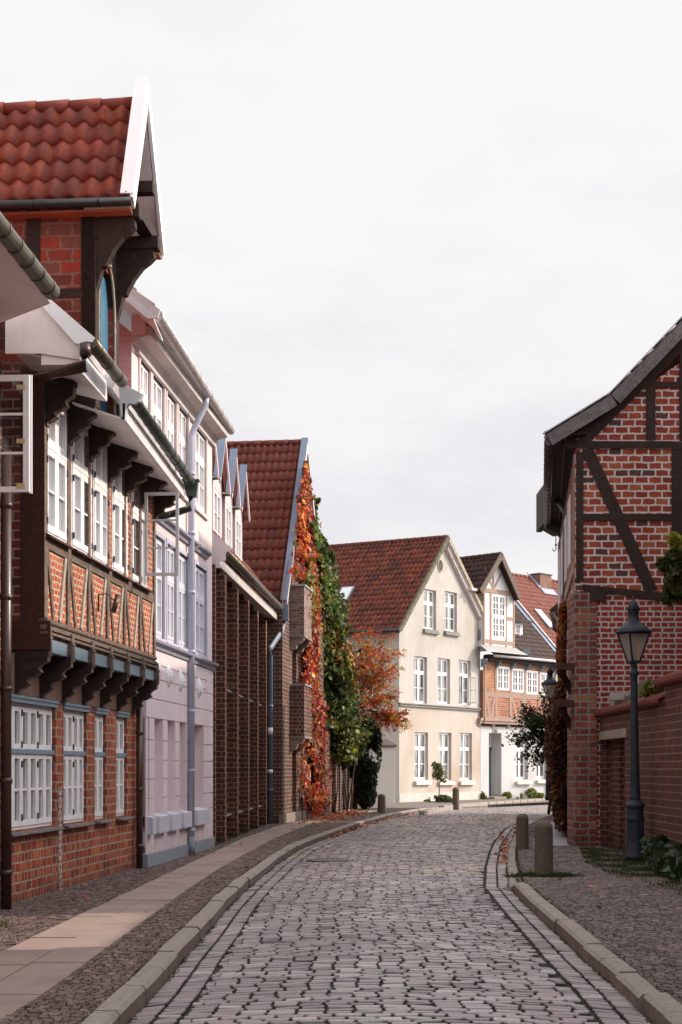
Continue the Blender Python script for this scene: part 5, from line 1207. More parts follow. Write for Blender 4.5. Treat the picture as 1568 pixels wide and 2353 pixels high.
# ================================================================== right: half-timbered gable house
FG = Fr(5.06, 32, 1, 0); FS = Fr(6.62, 45, -1.56, -13)
def c7(x, y): return 1166+.2929*x, 718+.2929*y
def house_gable():
    fr = FG; t = thing('gable_house', 'red brick half-timbered gable house with dark beams and white mortar on the right', 'house', fr)
    p = lambda x, y, o=0: fr.pix(*c7(x, y), o)
    zlow = p(700, 2180)[1]
    slope = .985; eave = p(815, 700)
    A = (9.9-5.06, p(1373, 165)[1]+(9.9-5.06-p(1373, 165)[0])*slope)
    foot = p(305, 965, .3); bend = p(815, 645, .3)
    W = 9.6
    cut = [(p(430, 1040), p(860, 740)), (p(865, 735), A), (A, (W+.5, A[1]-(W+.5-A[0])*slope))]
    mb = MB(fr); wall_mb(mb, 0, W, zlow, A[1], (), 0, .1, cut=cut); mb.build('brick_infill', M['brickG'], t)
    mb = MB(fr); mb.box(0, W, -.01, 1, -.12, zlow, 'k'); mb.build('lower_wall', M['brickG2'], t)
    x1 = p(700, 2200)[0]; mb = MB(fr); mb.box(-.012, x1, -.055, 1, -.12, zlow-.05, 'k'); mb.build('corner_pier', M['brickG3'], t)
    yo, yi = -.035, .03
    mb = MB(fr)
    def hb(x0, x1_, y0, y1, k=0): a = p(x0, y1); b = p(x1_, y0); mb.box(a[0], b[0], yo+k, yi, a[1], b[1])
    hb(541, 597, 1100, 2110); hb(430, 1291, 1012, 1066, -.012); mb.box(p(1291,0)[0], W, yo-.010, yi, p(1300,1075)[1], p(1300,1022)[1])
    hb(597, 1290, 1582, 1634, .004); mb.box(p(1290,0)[0]+.3, W, yo+.004, yi, p(0, 1640)[1], p(0, 1585)[1])
    x = p(1290, 0)[0]; mb.box(x, x+.30, yo, yi, zlow, p(0, 1066)[1]); mb.box(x+2.6, x+2.85, yo, yi, zlow, p(0, 1066)[1]); mb.box(W-.3, W, yo, yi, zlow, p(0, 1066)[1])
    x = p(1090, 0)[0]; mb.box(x, x+.20, yo, yi, p(0, 1002)[1], p(0, 520)[1])
    hb(1135, 1400, 545, 590, .004); mb.box(p(1400,0)[0], W-2.2, yo+.004, yi, p(0, 590)[1], p(0, 545)[1])
    x = p(1352, 0)[0]; mb.box(x, x+.24, yo, yi, p(0, 1010)[1]+.0, p(0, 250)[1]); mb.box(A[0]+.6, A[0]+.85, yo, yi, p(0, 1010)[1], A[1]-1)
    a, b = p(625, 1070), p(1135, 2190); mb.beam(a, b, .26, yo+.008, yi)
    # sagging sill beam, drawn as a slightly curved prism
    P = [p(x, y) for x, y in ((600, 2135), (720, 2150), (900, 2170), (1100, 2188), (1373, 2215), (1900, 2215), (1900, 2280), (1373, 2275), (1180, 2262), (1000, 2235), (850, 2212), (690, 2200), (598, 2185))]
    mb.extr([(q[0], yo-.02, q[1]) for q in P], (0, .06, 0)); a = p(645, 2200); mb.box(a[0], a[0]+.36, -.07, -.02, a[1]-.19, a[1]+.01)
    # rafters following the verge
    P = [p(x, y) for x, y in ((395, 1000), (860, 700), (1085, 470), (1373, 200))]; q2 = (A[0], A[1]+.1)
    Lr = [p(x, y) for x, y in ((655, 1012), (1085, 585), (1345, 330))]; lowA = (A[0], A[1]-.52)
    mb.extr([(q[0], yo-.006, q[1]) for q in [P[0], P[1], q2, lowA, Lr[2], Lr[1], Lr[0], p(430, 1015)]], (0, .06, 0))
    mb.beam((A[0], A[1]-.25), (W+.3, A[1]-.25-(W+.3-A[0])*slope), .42, yo-.006, yi)
    mb.build('timber_frame', M['wood'], t)
    # plaster joints against the timber: thin white lines
    # street side wall
    s = FS; Ls = 13.05
    mb = MB(s); mb.box(0, Ls-.05, 0, .35, -.12, 8.5, 'k'); mb.build('street_wall', M['brickG3'], t)
    mb = MB(s)
    for x in np.arange(0.2, Ls, 1.4): mb.box(x, x+.22, -.03, 0, zlow, 8.4, 'k')
    mb.box(0, Ls, -.035, 0, zlow-.1, zlow+.15, 'k'); mb.box(0, Ls, -.05, 0, 5.8, 6.05, 'k'); mb.build('street_frame', M['woodP'], t)
    for x in (1.5, 4.3, 7.1, 9.9):
        win(t, s, x, x+1.1, 6.3, 7.9, -.045, leaves=2, rows=3, gm='glassC')
        win(t, s, x, x+1.1, 3.2, 4.9, -.06, leaves=2, rows=3, gm='glassC')
        win(t, s, x+1.2 if x > 9 else x, (x+1.2 if x > 9 else x)+1.15, .75, 2.35, -.06, leaves=2, rows=3, gm='glassC')
    # beam end consoles on the corner
    for z in (p(720, 2510+0)[1]*0+2.95, 3.75):
        mb = MB(s); mb.tube([(Ls-.5, 0, z-.55), (Ls-.5, -.10, z-.35), (Ls-.35, -.28, z-.05), (Ls-.05, -.30, z+.05)], [.06, .10, .11, .10], 8); mb.box(Ls-.2, Ls+.06, -.34, .18, z-.02, z+.12); mb.build('carved_console', M['woodR'], t)
    # eaves, gutter
    G0, G1 = at(1262, 1008, 31.75), at(1257, 1196, 42.2); G1.z = G0.z = 8.62
    gutter(t, [G0, G1], .10, M['gutterd2'], .55)
    Ov = G1-G0
    mb = MB(); a = G0+Vector((.05, 0, .05)); b = G1+Vector((.05, 0, .05)); mb.extr([a, b, b+Vector((.75, 0, .12)), a+Vector((.75, 0, .12))], (0, 0, .03))
    mb.build('eaves_soffit', M['wood'], t)
    mb = MB(); 
    for k in (.28, .55): mb.extr([a+Vector((k,0,.0)), b+Vector((k,0,.0)), b+Vector((k+.035,0,0)), a+Vector((k+.035,0,0))], (0,0,-.02))
    mb.build('ochre_lath', M['ochre'], t)
    # roof: bellcast foot then main slope; sheet right of the verge
    F0, B0 = at(1255, 999, 31.72), at(1403, 908, 31.72); top = fr.w(A[0]+.0, -.3, A[1]+.45)
    d = Ov.normalized()*12.5
    tiles('roof', t, F0+Vector((0,0,.02)), d, B0-F0, .24, .36, M['tileD'], .03, .035, 4); tiles('roof', t, B0, d, top-B0, .24, .36, M['tileD'], .03, .035, 4)
    e2 = fr.w(W+.6, -.3, top.z-(W+.6-A[0])*slope); tiles('roof', t, e2, d, top-e2, .24, .36, M['tileD'], .03, .035, 3)
    # verge boards
    mb = MB()
    def vb(P, Q, h, dz=0): 
        dd = Q-P; up = Vector((-dd.z, 0, dd.x)).normalized(); up = up if up.z > 0 else -up
        mb.extr([P+up*dz, Q+up*dz, Q-up*h, P-up*h], (0, -.04, 0))
    Y = Vector((0, -.02, 0)); vb(F0+Y, B0+Y, .27, .0); vb(B0+Y+Vector((.004,0,0)), top+Y, .27, 0); vb(top+Y, e2+Y, .27); mb.build('barge_boards', M['woodG'], t)
    mb = MB(); 
    for P, Q in ((F0, B0), (B0, top), (top, e2)):
        dd = Q-P; up = Vector((-dd.z, 0, dd.x)).normalized(); up = up if up.z > 0 else -up; mb.extr([P+up*.03-dd.normalized()*.05, Q+up*.03, Q+up*.055, P+up*.055-dd.normalized()*.05], (0, -.09, 0)); mb.extr([P-up*.05, Q-up*.05, Q-up*.02, P-up*.02], (0, .3, 0))
    mb.build('verge_cap', M['zinc'], t)
    # downpipe along the corner and its swan neck
    Yp = 36.5; c = lambda px, py, Y: at(px, py, Y)
    pts = [c(1267, 1138, 40.5), c(1290, 1160, 38.5), c(1301, 1178, 37.8), c(1301, 1215, 37.8), c(1301, 1540, 37.8)]
    pipe(t, pts, .085, M['pipegrey2'], 2.2)
    # hoist hood at the far end with hook
    Y = 42.6; mb = MB(); mb.extr([c(1254, 1132, Y), c(1263, 1140, Y), c(1300, 1165, Y), c(1304, 1215, Y), c(1285, 1218, Y), c(1254, 1200, Y)], (0, 1.2, 0)); mb.build('hoist_hood', M['tileE'], t)
    mb = MB(); mb.extr([c(1252, 1110, Y-.4), c(1264, 1110, Y-.4), c(1265, 1200, Y-.4), c(1252, 1200, Y-.4)], (0, 1.8, 0)); mb.extr([c(1254, 1201, Y-.3), c(1285, 1212, Y-.3), c(1300, 1228, Y-.3), c(1292, 1234, Y-.3), c(1280, 1224, Y-.3), c(1255, 1213, Y-.3)], (0, .3, 0)); mb.build('hoist_cheek', M['hoist'], t)
    top_ = c(1278, 1222, Y); mb = MB(); x, y, z = top_
    mb.lathe([(.0,0),(.05,.0),(.06,-.05),(.0,-.10)], (x, y, z), 10)
    mb.tube([(x, y, z-.08), (x, y, z-.38)], .014, 6); mb.lathe([(.0,.02),(.03,0),(.03,-.04),(0,-.06)], (x, y, z-.36), 8)
    hk = [(x, y, z-.40), (x, y, z-.46)]+[(x-.045+.045*math.cos(a), y, z-.50-.055*math.sin(a)) for a in np.linspace(0, math.pi*1.15, 9)]
    mb.tube(hk, [.014]*9+[.010, .005], 6); mb.build('hook', M['black'], t)
M['hoist'] = plain('dark grey green board', (.05,.055,.048), .85, .2, 5)
M['gutterd2'] = plain('tarnished gutter', (.085,.07,.065), .45, .3, 5, metal=.5, bmp=.1)
M['pipegrey2'] = plain('dull grey pipe', (.10,.095,.11), .5, .15, 3, bmp=.1)
house_gable()
def house_beyond():
    fr = Fr(8.55, 55, -.9, -8); t = thing('corner_house', 'dark-eaved building with brown gutter half hidden behind the gable house corner', 'house', fr)
    mb = MB(fr); mb.box(0, 8, 0, 5, -.1, 6.0); mb.build('wall', M['brickC2'], t)
    Y = 50; c = at
    mb = MB(); mb.extr([c(1270, 1396, Y), c(1300, 1370, Y), c(1330, 1345, Y), c(1330, 1440, Y), c(1300, 1440, Y), c(1275, 1405, Y)], (0, .8, 0)); mb.build('eaves', M['wood'], t)
    mb = MB(); mb.tube([c(1268, 1408, Y-.1), c(1278, 1430, Y-.1), c(1302, 1452, Y-.1)], .11, 10); mb.tube([c(1272, 1412, Y-.1), c(1276, 1445, Y-.1), c(1304, 1468, Y-.1)], .09, 10); mb.build('brown_gutter', M['pipebrown'], t)
house_beyond()
# garden wall on the right
FW = Fr(5.6, 32, 0, -1)
def garden_right():
    fr = FW; t = thing('brick_garden_wall', 'tall purple brown brick garden wall with red tile coping behind the street lamp', 'wall', fr)
    xs = 32-25.55; z1, z2 = 2.74, 3.05
    door = (32-32.05+.1, 32-29.2, -.14, 2.22)
    mb = MB(fr); wall_mb(mb, -.2, xs, -.14, z1, [door], 0, .9); mb.face([(xs,0,-.14),(26,0,-.14),(26,0,z2),(xs,0,z2)]); mb.face([(xs,0,z1-.2),(xs,.35,z1-.2),(xs,.35,z2),(xs,0,z2)]); mb.box(-.2, 26, .9, 1.0, -.14, z1-.02); mb.build('wall_body', M['brickW'], t)
    mb = MB(fr); mb.box(door[0], door[1], .80, .9, -.12, 2.2, 'k'); mb.build('blocked_doorway', M['brickC'], t)
    mb = MB(fr)
    mb.box(door[0], door[0]+1.9, .5, .8, -.12, 2.2, 'k'); mb.box(door[0], door[0]+1.05, .22, .5, -.12, 2.2, 'k')
    mb.build('stepped_jamb', M['brickC'], t)
    mb = MB(fr); mb.box(door[0]-.1, door[1]+.25, -.03, .12, 2.20, 2.38); mb.build('door_lintel', M['lintelst'], t, bevel=.01)
    def cop(xa, xb, z):
        n = int((xb-xa)/.165)
        P0 = fr.w(xa, -.12, z); tiles('coping_tiles', t, P0, fr.w(xb, -.12, z)-P0, Vector((.42, 0, .20)), .165, .42, M['tileW'], .035, .04, 6)
        m = MB(fr); m.box(xa, xb, -.05, .35, z-.06, z-.005)
        for i in range(n): x = xa+(i+.5)*(xb-xa)/n; m.tube([(x, -.13, z-.02), (x, -.02, z+.02)], .042, 8)
        m.build('coping_bed', M['tileW'], t)
    cop(-.15, xs, z1+.02); cop(xs-.35, 26, z2+.02)
garden_right()
M['creamgrey2'] = plain('grey concrete coping', (.20,.18,.155), .9, .2, 5)
def annex():
    fr = Fr(6.6, 31.9, 1, 0); t = thing('shed', 'low shed with sloping grey coping and porch light behind the garden wall', 'shed', Fr(6.2, 31.0, 1, 0)); f = ROOTFR[t.name]
    Y = 30.6; mb = MB(); mb.extr([at(1415, 1626, Y), at(1520, 1568, Y), at(1600, 1560, Y), at(1600, 1640, Y), at(1420, 1660, Y)], (0, .5, 0)); mb.build('shed_wall', M['brickC2'], t)
    mb = MB(); mb.extr([at(1410, 1630, Y-.05), at(1416, 1606, Y-.05), at(1445, 1598, Y-.05), at(1475, 1562, Y-.05), at(1545, 1562, Y-.05), at(1475, 1590, Y-.05), at(1422, 1632, Y-.05)], (0, .5, 0)); mb.build('sloping_coping', M['creamgrey2'], t)
    a = at(1418, 1596, Y-.2); mb = MB(); mb.box(a.x-.14, a.x+.14, a.y-.1, a.y+.06, a.z-.12, a.z+.02); mb.build('porch_light', M['gutterw'], t, bevel=.01)
annex()
# unseen houses and garage added off to the right to shade the street
def shade_house(name, label, x0, x1, y0, y1, ze, zr):
    fr = Fr(x0, y1, 0, -1); t = thing(name, label, 'house', fr); L = y1-y0; D = x1-x0
    mb = MB(fr); H = [(a, a+1.1, b, b+1.7) for a in np.arange(1.0, L-1.2, 2.4) for b in (1.0, 4.2)]
    wall_mb(mb, 0, L, 0, ze, H, 0, .12)
    for x in (0, L): mb.face([(x,0,0),(x,D,0),(x,D,ze),(x,D/2,zr),(x,0,ze)])
    mb.face([(0,D,0),(L,D,0),(L,D,ze),(0,D,ze)]); mb.build('wall', M['brickC2'], t)
    for h in H: win(t, fr, *h, .03, leaves=2, rows=2, trans=h[2]+1.1)
    mb = MB(fr)
    for s in (0, 1):
        a = -.4 if s == 0 else D+.4; z = ze-.35
        mb.extr([(-.3, a, z), (L+.3, a, z), (L+.3, D/2, zr+.1), (-.3, D/2, zr+.1)], (0, 0, .12))
    mb.build('roof', M['tileD'], t)
shade_house('brick_house', 'unseen brick house added across the garden wall to shade the street', 8.2, 14.2, 20.4, 31.2, 7.6, 11.9)
shade_house('brick_house', 'unseen brick house added right of the camera to shade the road', 5.2, 11.5, -10, 15.0, 6.6, 10.4)
shade_house('garage', 'low unseen brick garage added to keep sun off the road', 7.4, 9.2, 15.1, 20.3, 5.0, 5.75)
# ================================================================== street furniture
def lamp(x, y, z0, label, H=4.55, yaw=0.0, src=None):
    t = thing('street_lamp', label, 'street lamp', Fr(x, y, math.cos(yaw), math.sin(yaw)), group='blue black iron street lamps'); f = ROOTFR[t.name]; t.location.z = z0
    if src is None:
        k = lambda py: (1968-py)/577*H     # measured heights on the post
        mb = MB(f)
        prof = [(.17,0),(.17,.06),(.19,.07),(.185,.12),(.165,.14),(.16,k(1915)),(.150,k(1880)),(.150,k(1876)),(.165,k(1873)),(.168,k(1869)),(.152,k(1865)),(.145,k(1850)),(.15,k(1846)),(.175,k(1842)),(.18,k(1838)),(.15,k(1833)),(.100,k(1829)),(.098,k(1824)),(.106,k(1822)),(.092,k(1818)),(.084,k(1790)),(.062,k(1560)),(.058,k(1545)),(.085,k(1541)),(.088,k(1536)),(.06,k(1532)),(.045,k(1527)),(.06,k(1522)),(.062,k(1519)),(.03,k(1514))]
        mb.lathe(prof, (0,0,0), 28); mb.box(-.05, .05, -.175, -.158, .35, .85); mb.build('post', M['iron'], t)
        zb, zt = k(1512), k(1447); r0, r1 = .075, .205; s4 = [(math.cos(a), math.sin(a)) for a in [R(45+90*i) for i in range(4)]]
        q = math.sqrt(2)
        mb = MB(f)
        for (c, s) in s4: mb.bar((c*r0*q*.98, s*r0*q*.98, zb), (c*r1*q, s*r1*q, zt), .028, .028)
        for r_, z in ((r0, zb), (r1, zt)):
            for i in range(4): a, b = s4[i], s4[(i+1) % 4]; mb.bar((a[0]*r_*q, a[1]*r_*q, z), (b[0]*r_*q, b[1]*r_*q, z), .03, .028)
        mb.lathe([(.06, zb-.03), (.09, zb-.02), (.095, zb+.02), (.05, zb+.03)], (0,0,0), 16); mb.build('lantern_frame', M['iron'], t)
        g = MB(f)
        for i in range(4): a, b = s4[i], s4[(i+1) % 4]; g.face([(a[0]*r0*q*.96, a[1]*r0*q*.96, zb), (b[0]*r0*q*.96, b[1]*r0*q*.96, zb), (b[0]*r1*q*.97, b[1]*r1*q*.97, zt), (a[0]*r1*q*.97, a[1]*r1*q*.97, zt)])
        g.build('lantern_glass', M['lampglass'], t)
        b = MB(f); b.lathe([(.028, zb+.02), (.028, zb+.24), (.02, zb+.25)], (0,0,0), 12); b.build('lamp_holder', M['bulbbase'], t)
        b = MB(f); b.lathe([(.02, zb+.25), (.042, zb+.28), (.046, zb+.36), (.035, zb+.42), (.01, zb+.44)], (0,0,0), 14); b.build('bulb', M['bulb'], t)
        mb = MB(f); k2 = k(1441)
        mb.lathe([(r1*q+.035, zt+.005), (r1*q+.04, zt+.02), (.24, zt+.11), (.13, zt+.20), (.10, zt+.215), (.095, zt+.36), (.10, zt+.365), (.105, zt+.39), (.095, zt+.41), (.12, zt+.415), (.13, zt+.425), (.03, zt+.60), (.02, zt+.61), (.028, zt+.63), (.018, zt+.655), (.003, zt+.67)], (0,0,0), 4 if False else 32)
        # skirt dips between four corners
        mb.build('lantern_cap', M['iron'], t)
    else:
        for ch in src.children:
            c = ch.copy(); COL.objects.link(c); c.parent = t
    return t
def frosted():
    m = clear_glass('lantern glass'); nt = m.node_tree; o = [n for n in nt.nodes if n.type == 'OUTPUT_MATERIAL'][0]; src = o.inputs[0].links[0].from_socket
    d = nt.nodes.new('ShaderNodeBsdfTranslucent'); d.inputs[0].default_value = (.80,.72,.64,1); d2 = nt.nodes.new('ShaderNodeBsdfDiffuse'); d2.inputs[0].default_value = (.70,.62,.55,1)
    a = nt.nodes.new('ShaderNodeMixShader'); a.inputs[0].default_value = .5; nt.links.new(d.outputs[0], a.inputs[1]); nt.links.new(d2.outputs[0], a.inputs[2])
    b = nt.nodes.new('ShaderNodeMixShader'); b.inputs[0].default_value = .6; nt.links.new(src, b.inputs[1]); nt.links.new(a.outputs[0], b.inputs[2]); nt.links.new(b.outputs[0], o.inputs[0]); return m
M['lampglass'] = frosted()
_nt = M['lampglass'].node_tree
[n for n in _nt.nodes if n.type == 'BSDF_TRANSPARENT'][0].inputs[0].default_value = (.80,.74,.66,1)
M['bulbbase'] = plain('lamp holder grey', (.12,.11,.10), .5)
lp = G(1467, 1968, -.0)
L1 = lamp(5.30, 26.6, -.09, 'nearer street lamp standing against the garden wall on the right', yaw=.35)
L1.rotation_euler.y = R(-.6)
L2 = lamp(7.42, 52.5, .45, 'farther street lamp whose lantern shows above the red creeper', src=L1, yaw=.2)
def bollard(px, py_base, w, h, z, label, src=None):
    p = G(px, py_base, z); r = w/2*p.y/FOC; H = h*p.y/FOC
    o = None; mb = MB(Fr(p.x, p.y, 1, 0)); f = mb.fr
    prof = [(r*1.06, -.2), (r*1.04, 0), (r*1.02, .02), (r*.99, H*.5), (r*.96, H-r*.85), (r*.97, H-r*.80), (r*.90, H-r*.50), (r*.72, H-r*.22), (r*.42, H-r*.05), (r*.1, H)]
    mb.lathe(prof, (0,0,0), 26)
    t = mb.build('bollard', M['bollard']); me = t.data
    # build() placed it in world space: bring the origin to the base
    me.transform(Matrix.Translation((-p.x, -p.y, 0))); t.location = (p.x, p.y, z)
    tag(t, label, 'bollard', 'stone bollards along the kerbs'); return t
bollard(1250, 2014, 43, 129, -.08, 'nearest and tallest stone bollard, with moss around its foot')
bollard(1201, 1951, 29, 81, -.085, 'shorter stone bollard just behind the nearest one on the right')
bollard(877.5, 1867, 19, 43, 0, 'stone bollard on the left pavement beside the bush and bicycle wheel')
bollard(1048, 1855, 16, 46, 0, 'stone bollard in front of the cream house, near the sapling')
# road furniture
def manhole():
    p = G(760, 1977, -.08); mb = MB(Fr(p.x, p.y, 1, 0)); z = -.072
    mb.lathe([(.44, z-.05), (.44, z), (.38, z), (.38, z-.012), (.36, z-.012), (.36, z-.002), (.0, z-.002)], (0,0,0), 32, smooth=False); 
    o = mb.build('manhole_cover', M['manhole']); tag(o, 'round iron manhole cover set in the cobbled road', 'manhole cover')
M['manhole'] = plain('worn cast iron cover', (.12,.10,.095), .55, .25, 20, metal=.3)
manhole()
for px, py, lab in ((596, 2047, 'small iron drain grate in the left gutter'), (1147, 2043, 'small iron drain grate in the right gutter by the kerb end')):
    p = G(px, py, -.11); mb = MB(Fr(p.x, p.y, 1, 0)); mb.box(-.19, .19, -.19, -.165, -.16, -.107); mb.box(-.19, .19, .165, .19, -.16, -.107)
    for i in range(7): mb.box(-.18+i*.055, -.16+i*.055, -.165, .165, -.14, -.11)
    tag(mb.build('drain_grate', M['manhole']), lab, 'drain grate', 'drain grates in the gutters')
def bicycle():
    p = G(852, 1841); fr = Fr(p.x-1.1, p.y+.3, 1, -.15); t = thing('bicycle', 'bicycle mostly buried in the dark bush, one wheel showing', 'bicycle', fr)
    for x in (0, 1.02):
        mb = MB(fr); r = .33; P = [(x+r*math.cos(a), 0, r+r*math.sin(a)) for a in np.linspace(0, 2*math.pi, 33)]; mb.tube(P, .018, 6, cap=False); w = mb.build('tyre', M['black'], t)
        mb = MB(fr); P = [(x+(r-.025)*math.cos(a), 0, r+(r-.025)*math.sin(a)) for a in np.linspace(0, 2*math.pi, 33)]; mb.tube(P, .010, 6, cap=False)
        for a in np.linspace(0, 2*math.pi, 17)[:-1]: mb.tube([(x, 0, r), (x+(r-.025)*math.cos(a), 0, r+(r-.025)*math.sin(a))], .002, 4)
        mb.build('rim', M['zincbright'], w)
    mb = MB(fr); A, B, S, H, Pd = (0,0,.33), (1.02,0,.33), (.30,0,.85), (.82,0,.82), (.42,0,.30)
    for a, b in ((A, S), (A, Pd), (Pd, S), (S, H), (Pd, H), (H, B)): mb.tube([a, b], .015, 6)
    mb.build('frame', M['teal'], t); mb = MB(fr); mb.tube([(.18,0,.92),(.40,0,.93)], [.06,.02], 8); mb.build('saddle', M['black'], t)
    mb = MB(fr); mb.tube([(.82,0,.82),(.80,0,.98)], .012, 6); mb.tube([(.72,.25,1.0),(.82,0,.98),(.72,-.25,1.0)], .012, 6); mb.build('handlebar', M['zincbright'], t)
bicycle()
# ================================================================== plants
def leaves(name, C, size, cols, mt='leaf', parent=None, up=0.35, nrm=None, label=None, cat=None, kind=None, jit=.22, lobed=False):
    C = np.asarray(C, float); N = len(C)
    n = rng.normal(0, 1, (N, 3)); 
    if nrm is not None: n = n*.55+np.asarray(nrm)
    n[:, 2] += up; n /= np.linalg.norm(n, axis=1, keepdims=True)
    a = rng.normal(0, 1, (N, 3)); a[:, 2] -= .8; a -= (a*n).sum(1, keepdims=True)*n; a /= np.linalg.norm(a, axis=1, keepdims=True); b = np.cross(n, a)
    s = (size*np.exp(rng.normal(0, .3, N)))[:, None]
    if lobed:
        P = [(-.5, 0, 0), (-.15, .42, .06), (.05, .2, .02), (.30, .38, .05), (.35, .12, .0), (.65, 0, -.05), (.35, -.12, 0), (.30, -.38, .05), (.05, -.2, .02), (-.15, -.42, .06)]
        V = np.stack([C+a*s*p+b*s*q+n*s*r for p, q, r in P], 1).reshape(-1, 3); k = 10; base = (np.arange(N)*k)[:, None]; F = [base+np.array([[0,1,2,3,4,5]]), base+np.array([[0,5,6,7,8,9]])]
    else:
        P = [(-.5, 0, 0), (0, .30, .07), (.55, 0, -.04), (0, -.30, .07)]
        V = np.stack([C+a*s*p+b*s*q+n*s*r for p, q, r in P], 1).reshape(-1, 3); k = 4; base = (np.arange(N)*k)[:, None]; F = [base+np.array([[0,1,2]]), base+np.array([[0,2,3]])]
    col = np.repeat(cols, k, 0)*np.exp(rng.normal(0, jit, (N*1, 1))).repeat(k, 0)
    return np_mesh(name, V, F, np.clip(col, .003, .9), M[mt], parent=parent, kind=kind, label=label, cat=cat)
def pal(cs, w, clump=None):
    cs = np.array(cs); N = len(w); return cs[w]
def clump_noise(P, s=1.0, seed=0):
    r = np.random.default_rng(seed); k = r.normal(0, 1, (6, 3)); ph = r.uniform(0, 6.28, 6); return np.sin(P@k.T*s+ph).sum(1)/2.4
RED = [(.33,.022,.012), (.24,.018,.014), (.42,.05,.014), (.16,.016,.014)]
GRN = [(.035,.065,.016), (.022,.045,.014), (.07,.10,.022), (.05,.075,.02)]
YEL = [(.28,.24,.04), (.20,.21,.04), (.35,.22,.04)]
ORG = [(.52,.12,.015), (.42,.07,.012), (.55,.20,.02), (.36,.045,.012)]
def blob_pts(spine, N, dens_noise=1.0, seed=1, shell=.55):
    """points in a chain of ellipsoids: (x,y,z, rx,ry,rz, weight)"""
    S = np.array(spine, float); w = S[:, 6]/S[:, 6].sum(); idx = rng.choice(len(S), N*3, p=w); d = rng.normal(0, 1, (N*3, 3)); d /= np.linalg.norm(d, axis=1, keepdims=True)
    r = rng.uniform(shell, 1.05, (N*3, 1))**.8; P = S[idx, :3]+d*r*S[idx, 3:6]
    cn = clump_noise(P, 2.4*dens_noise, seed)+.6*clump_noise(P, 5.5*dens_noise, seed+9); P = P[cn > -.35]; return P[:N]
def creeper_left():
    g = GC; t = thing('red_creeper', 'red and orange creeper climbing the brick gable beside the green ivy', 'creeper', Fr(*g.w(3.5, 0, 0)[:2], g.d.x, g.d.y))
    pts = []; cols = []; 
    # outline of the red part on the wall (px centre x, half width) by y
    ys = [1062, 1100, 1150, 1200, 1260, 1330, 1345, 1440, 1560, 1640, 1720, 1780, 1840, 1868]
    cx = [703, 704, 704, 706, 705, 705, 718, 722, 716, 722, 722, 724, 728, 730]; hw = [2, 6, 14, 18, 21, 20, 14, 18, 16, 22, 22, 24, 24, 16]
    N = 26000; py = rng.uniform(1062, 1868, N); cxi = np.interp(py, ys, cx); h = np.interp(py, ys, hw); px = cxi+rng.normal(0, .55, N)*h
    P = []; 
    for a, b in zip(px, py):
        o = abs(random.gauss(.0, .16))+.03; s, z = g.pix(a, b, o)
        if z < .02: continue
        P.append(tuple(g.w(s, -o, z))+(o,))
    P = np.array(P); cn = clump_noise(P[:, :3], 2.6, 3)+.7*clump_noise(P[:, :3], 6, 4); P = P[cn > -.45]; OO = P[:, 3]; P = P[:, :3]; cn = clump_noise(P, 1.4, 5)+rng.normal(0, .5, len(P))
    C = np.array(RED)[rng.integers(0, 4, len(P))]; o = cn > .75; C[o] = np.array(ORG)[rng.integers(0, 4, o.sum())]; ss = np.array([(p-np.array(g.o))@np.array(g.d) for p in P]); gr = (cn < -1.0) | ((P[:, 2] > 4) & (ss+rng.normal(0, .6, len(P)) > 5.0) & (cn < .9)); C[gr] = np.array([(.13,.15,.025), (.07,.10,.02), (.26,.22,.04), (.35,.13,.02)])[rng.integers(0, 4, gr.sum())]
    low = (P[:, 2] < 3.2) & (rng.random(len(P)) < .35); C[low] = np.array([(.33,.10,.03), (.40,.13,.04), (.25,.05,.02)])[rng.integers(0, 3, low.sum())]
    C = C*(np.clip(.30+OO*3.6, .3, 1.15)*np.clip(1+.4*clump_noise(P, 3.3, 91), .4, 1.7))[:, None]  # leaves close to the wall darkened: the creeper's inner shade is painted in
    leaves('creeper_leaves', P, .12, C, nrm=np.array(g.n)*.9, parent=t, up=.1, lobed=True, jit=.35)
    mb = MB(g)
    for i in range(16):
        x = 3.0+random.random()*3.4; z = 0; pts_ = []
        for k in range(14): pts_.append((x, -.03-.02*random.random(), z)); z += random.uniform(.4, .75); x += random.gauss(0, .12)
        mb.tube(pts_, [.022-.0013*k for k in range(14)], 5)
    mb.build('stems', M['bark'], t)
creeper_left()
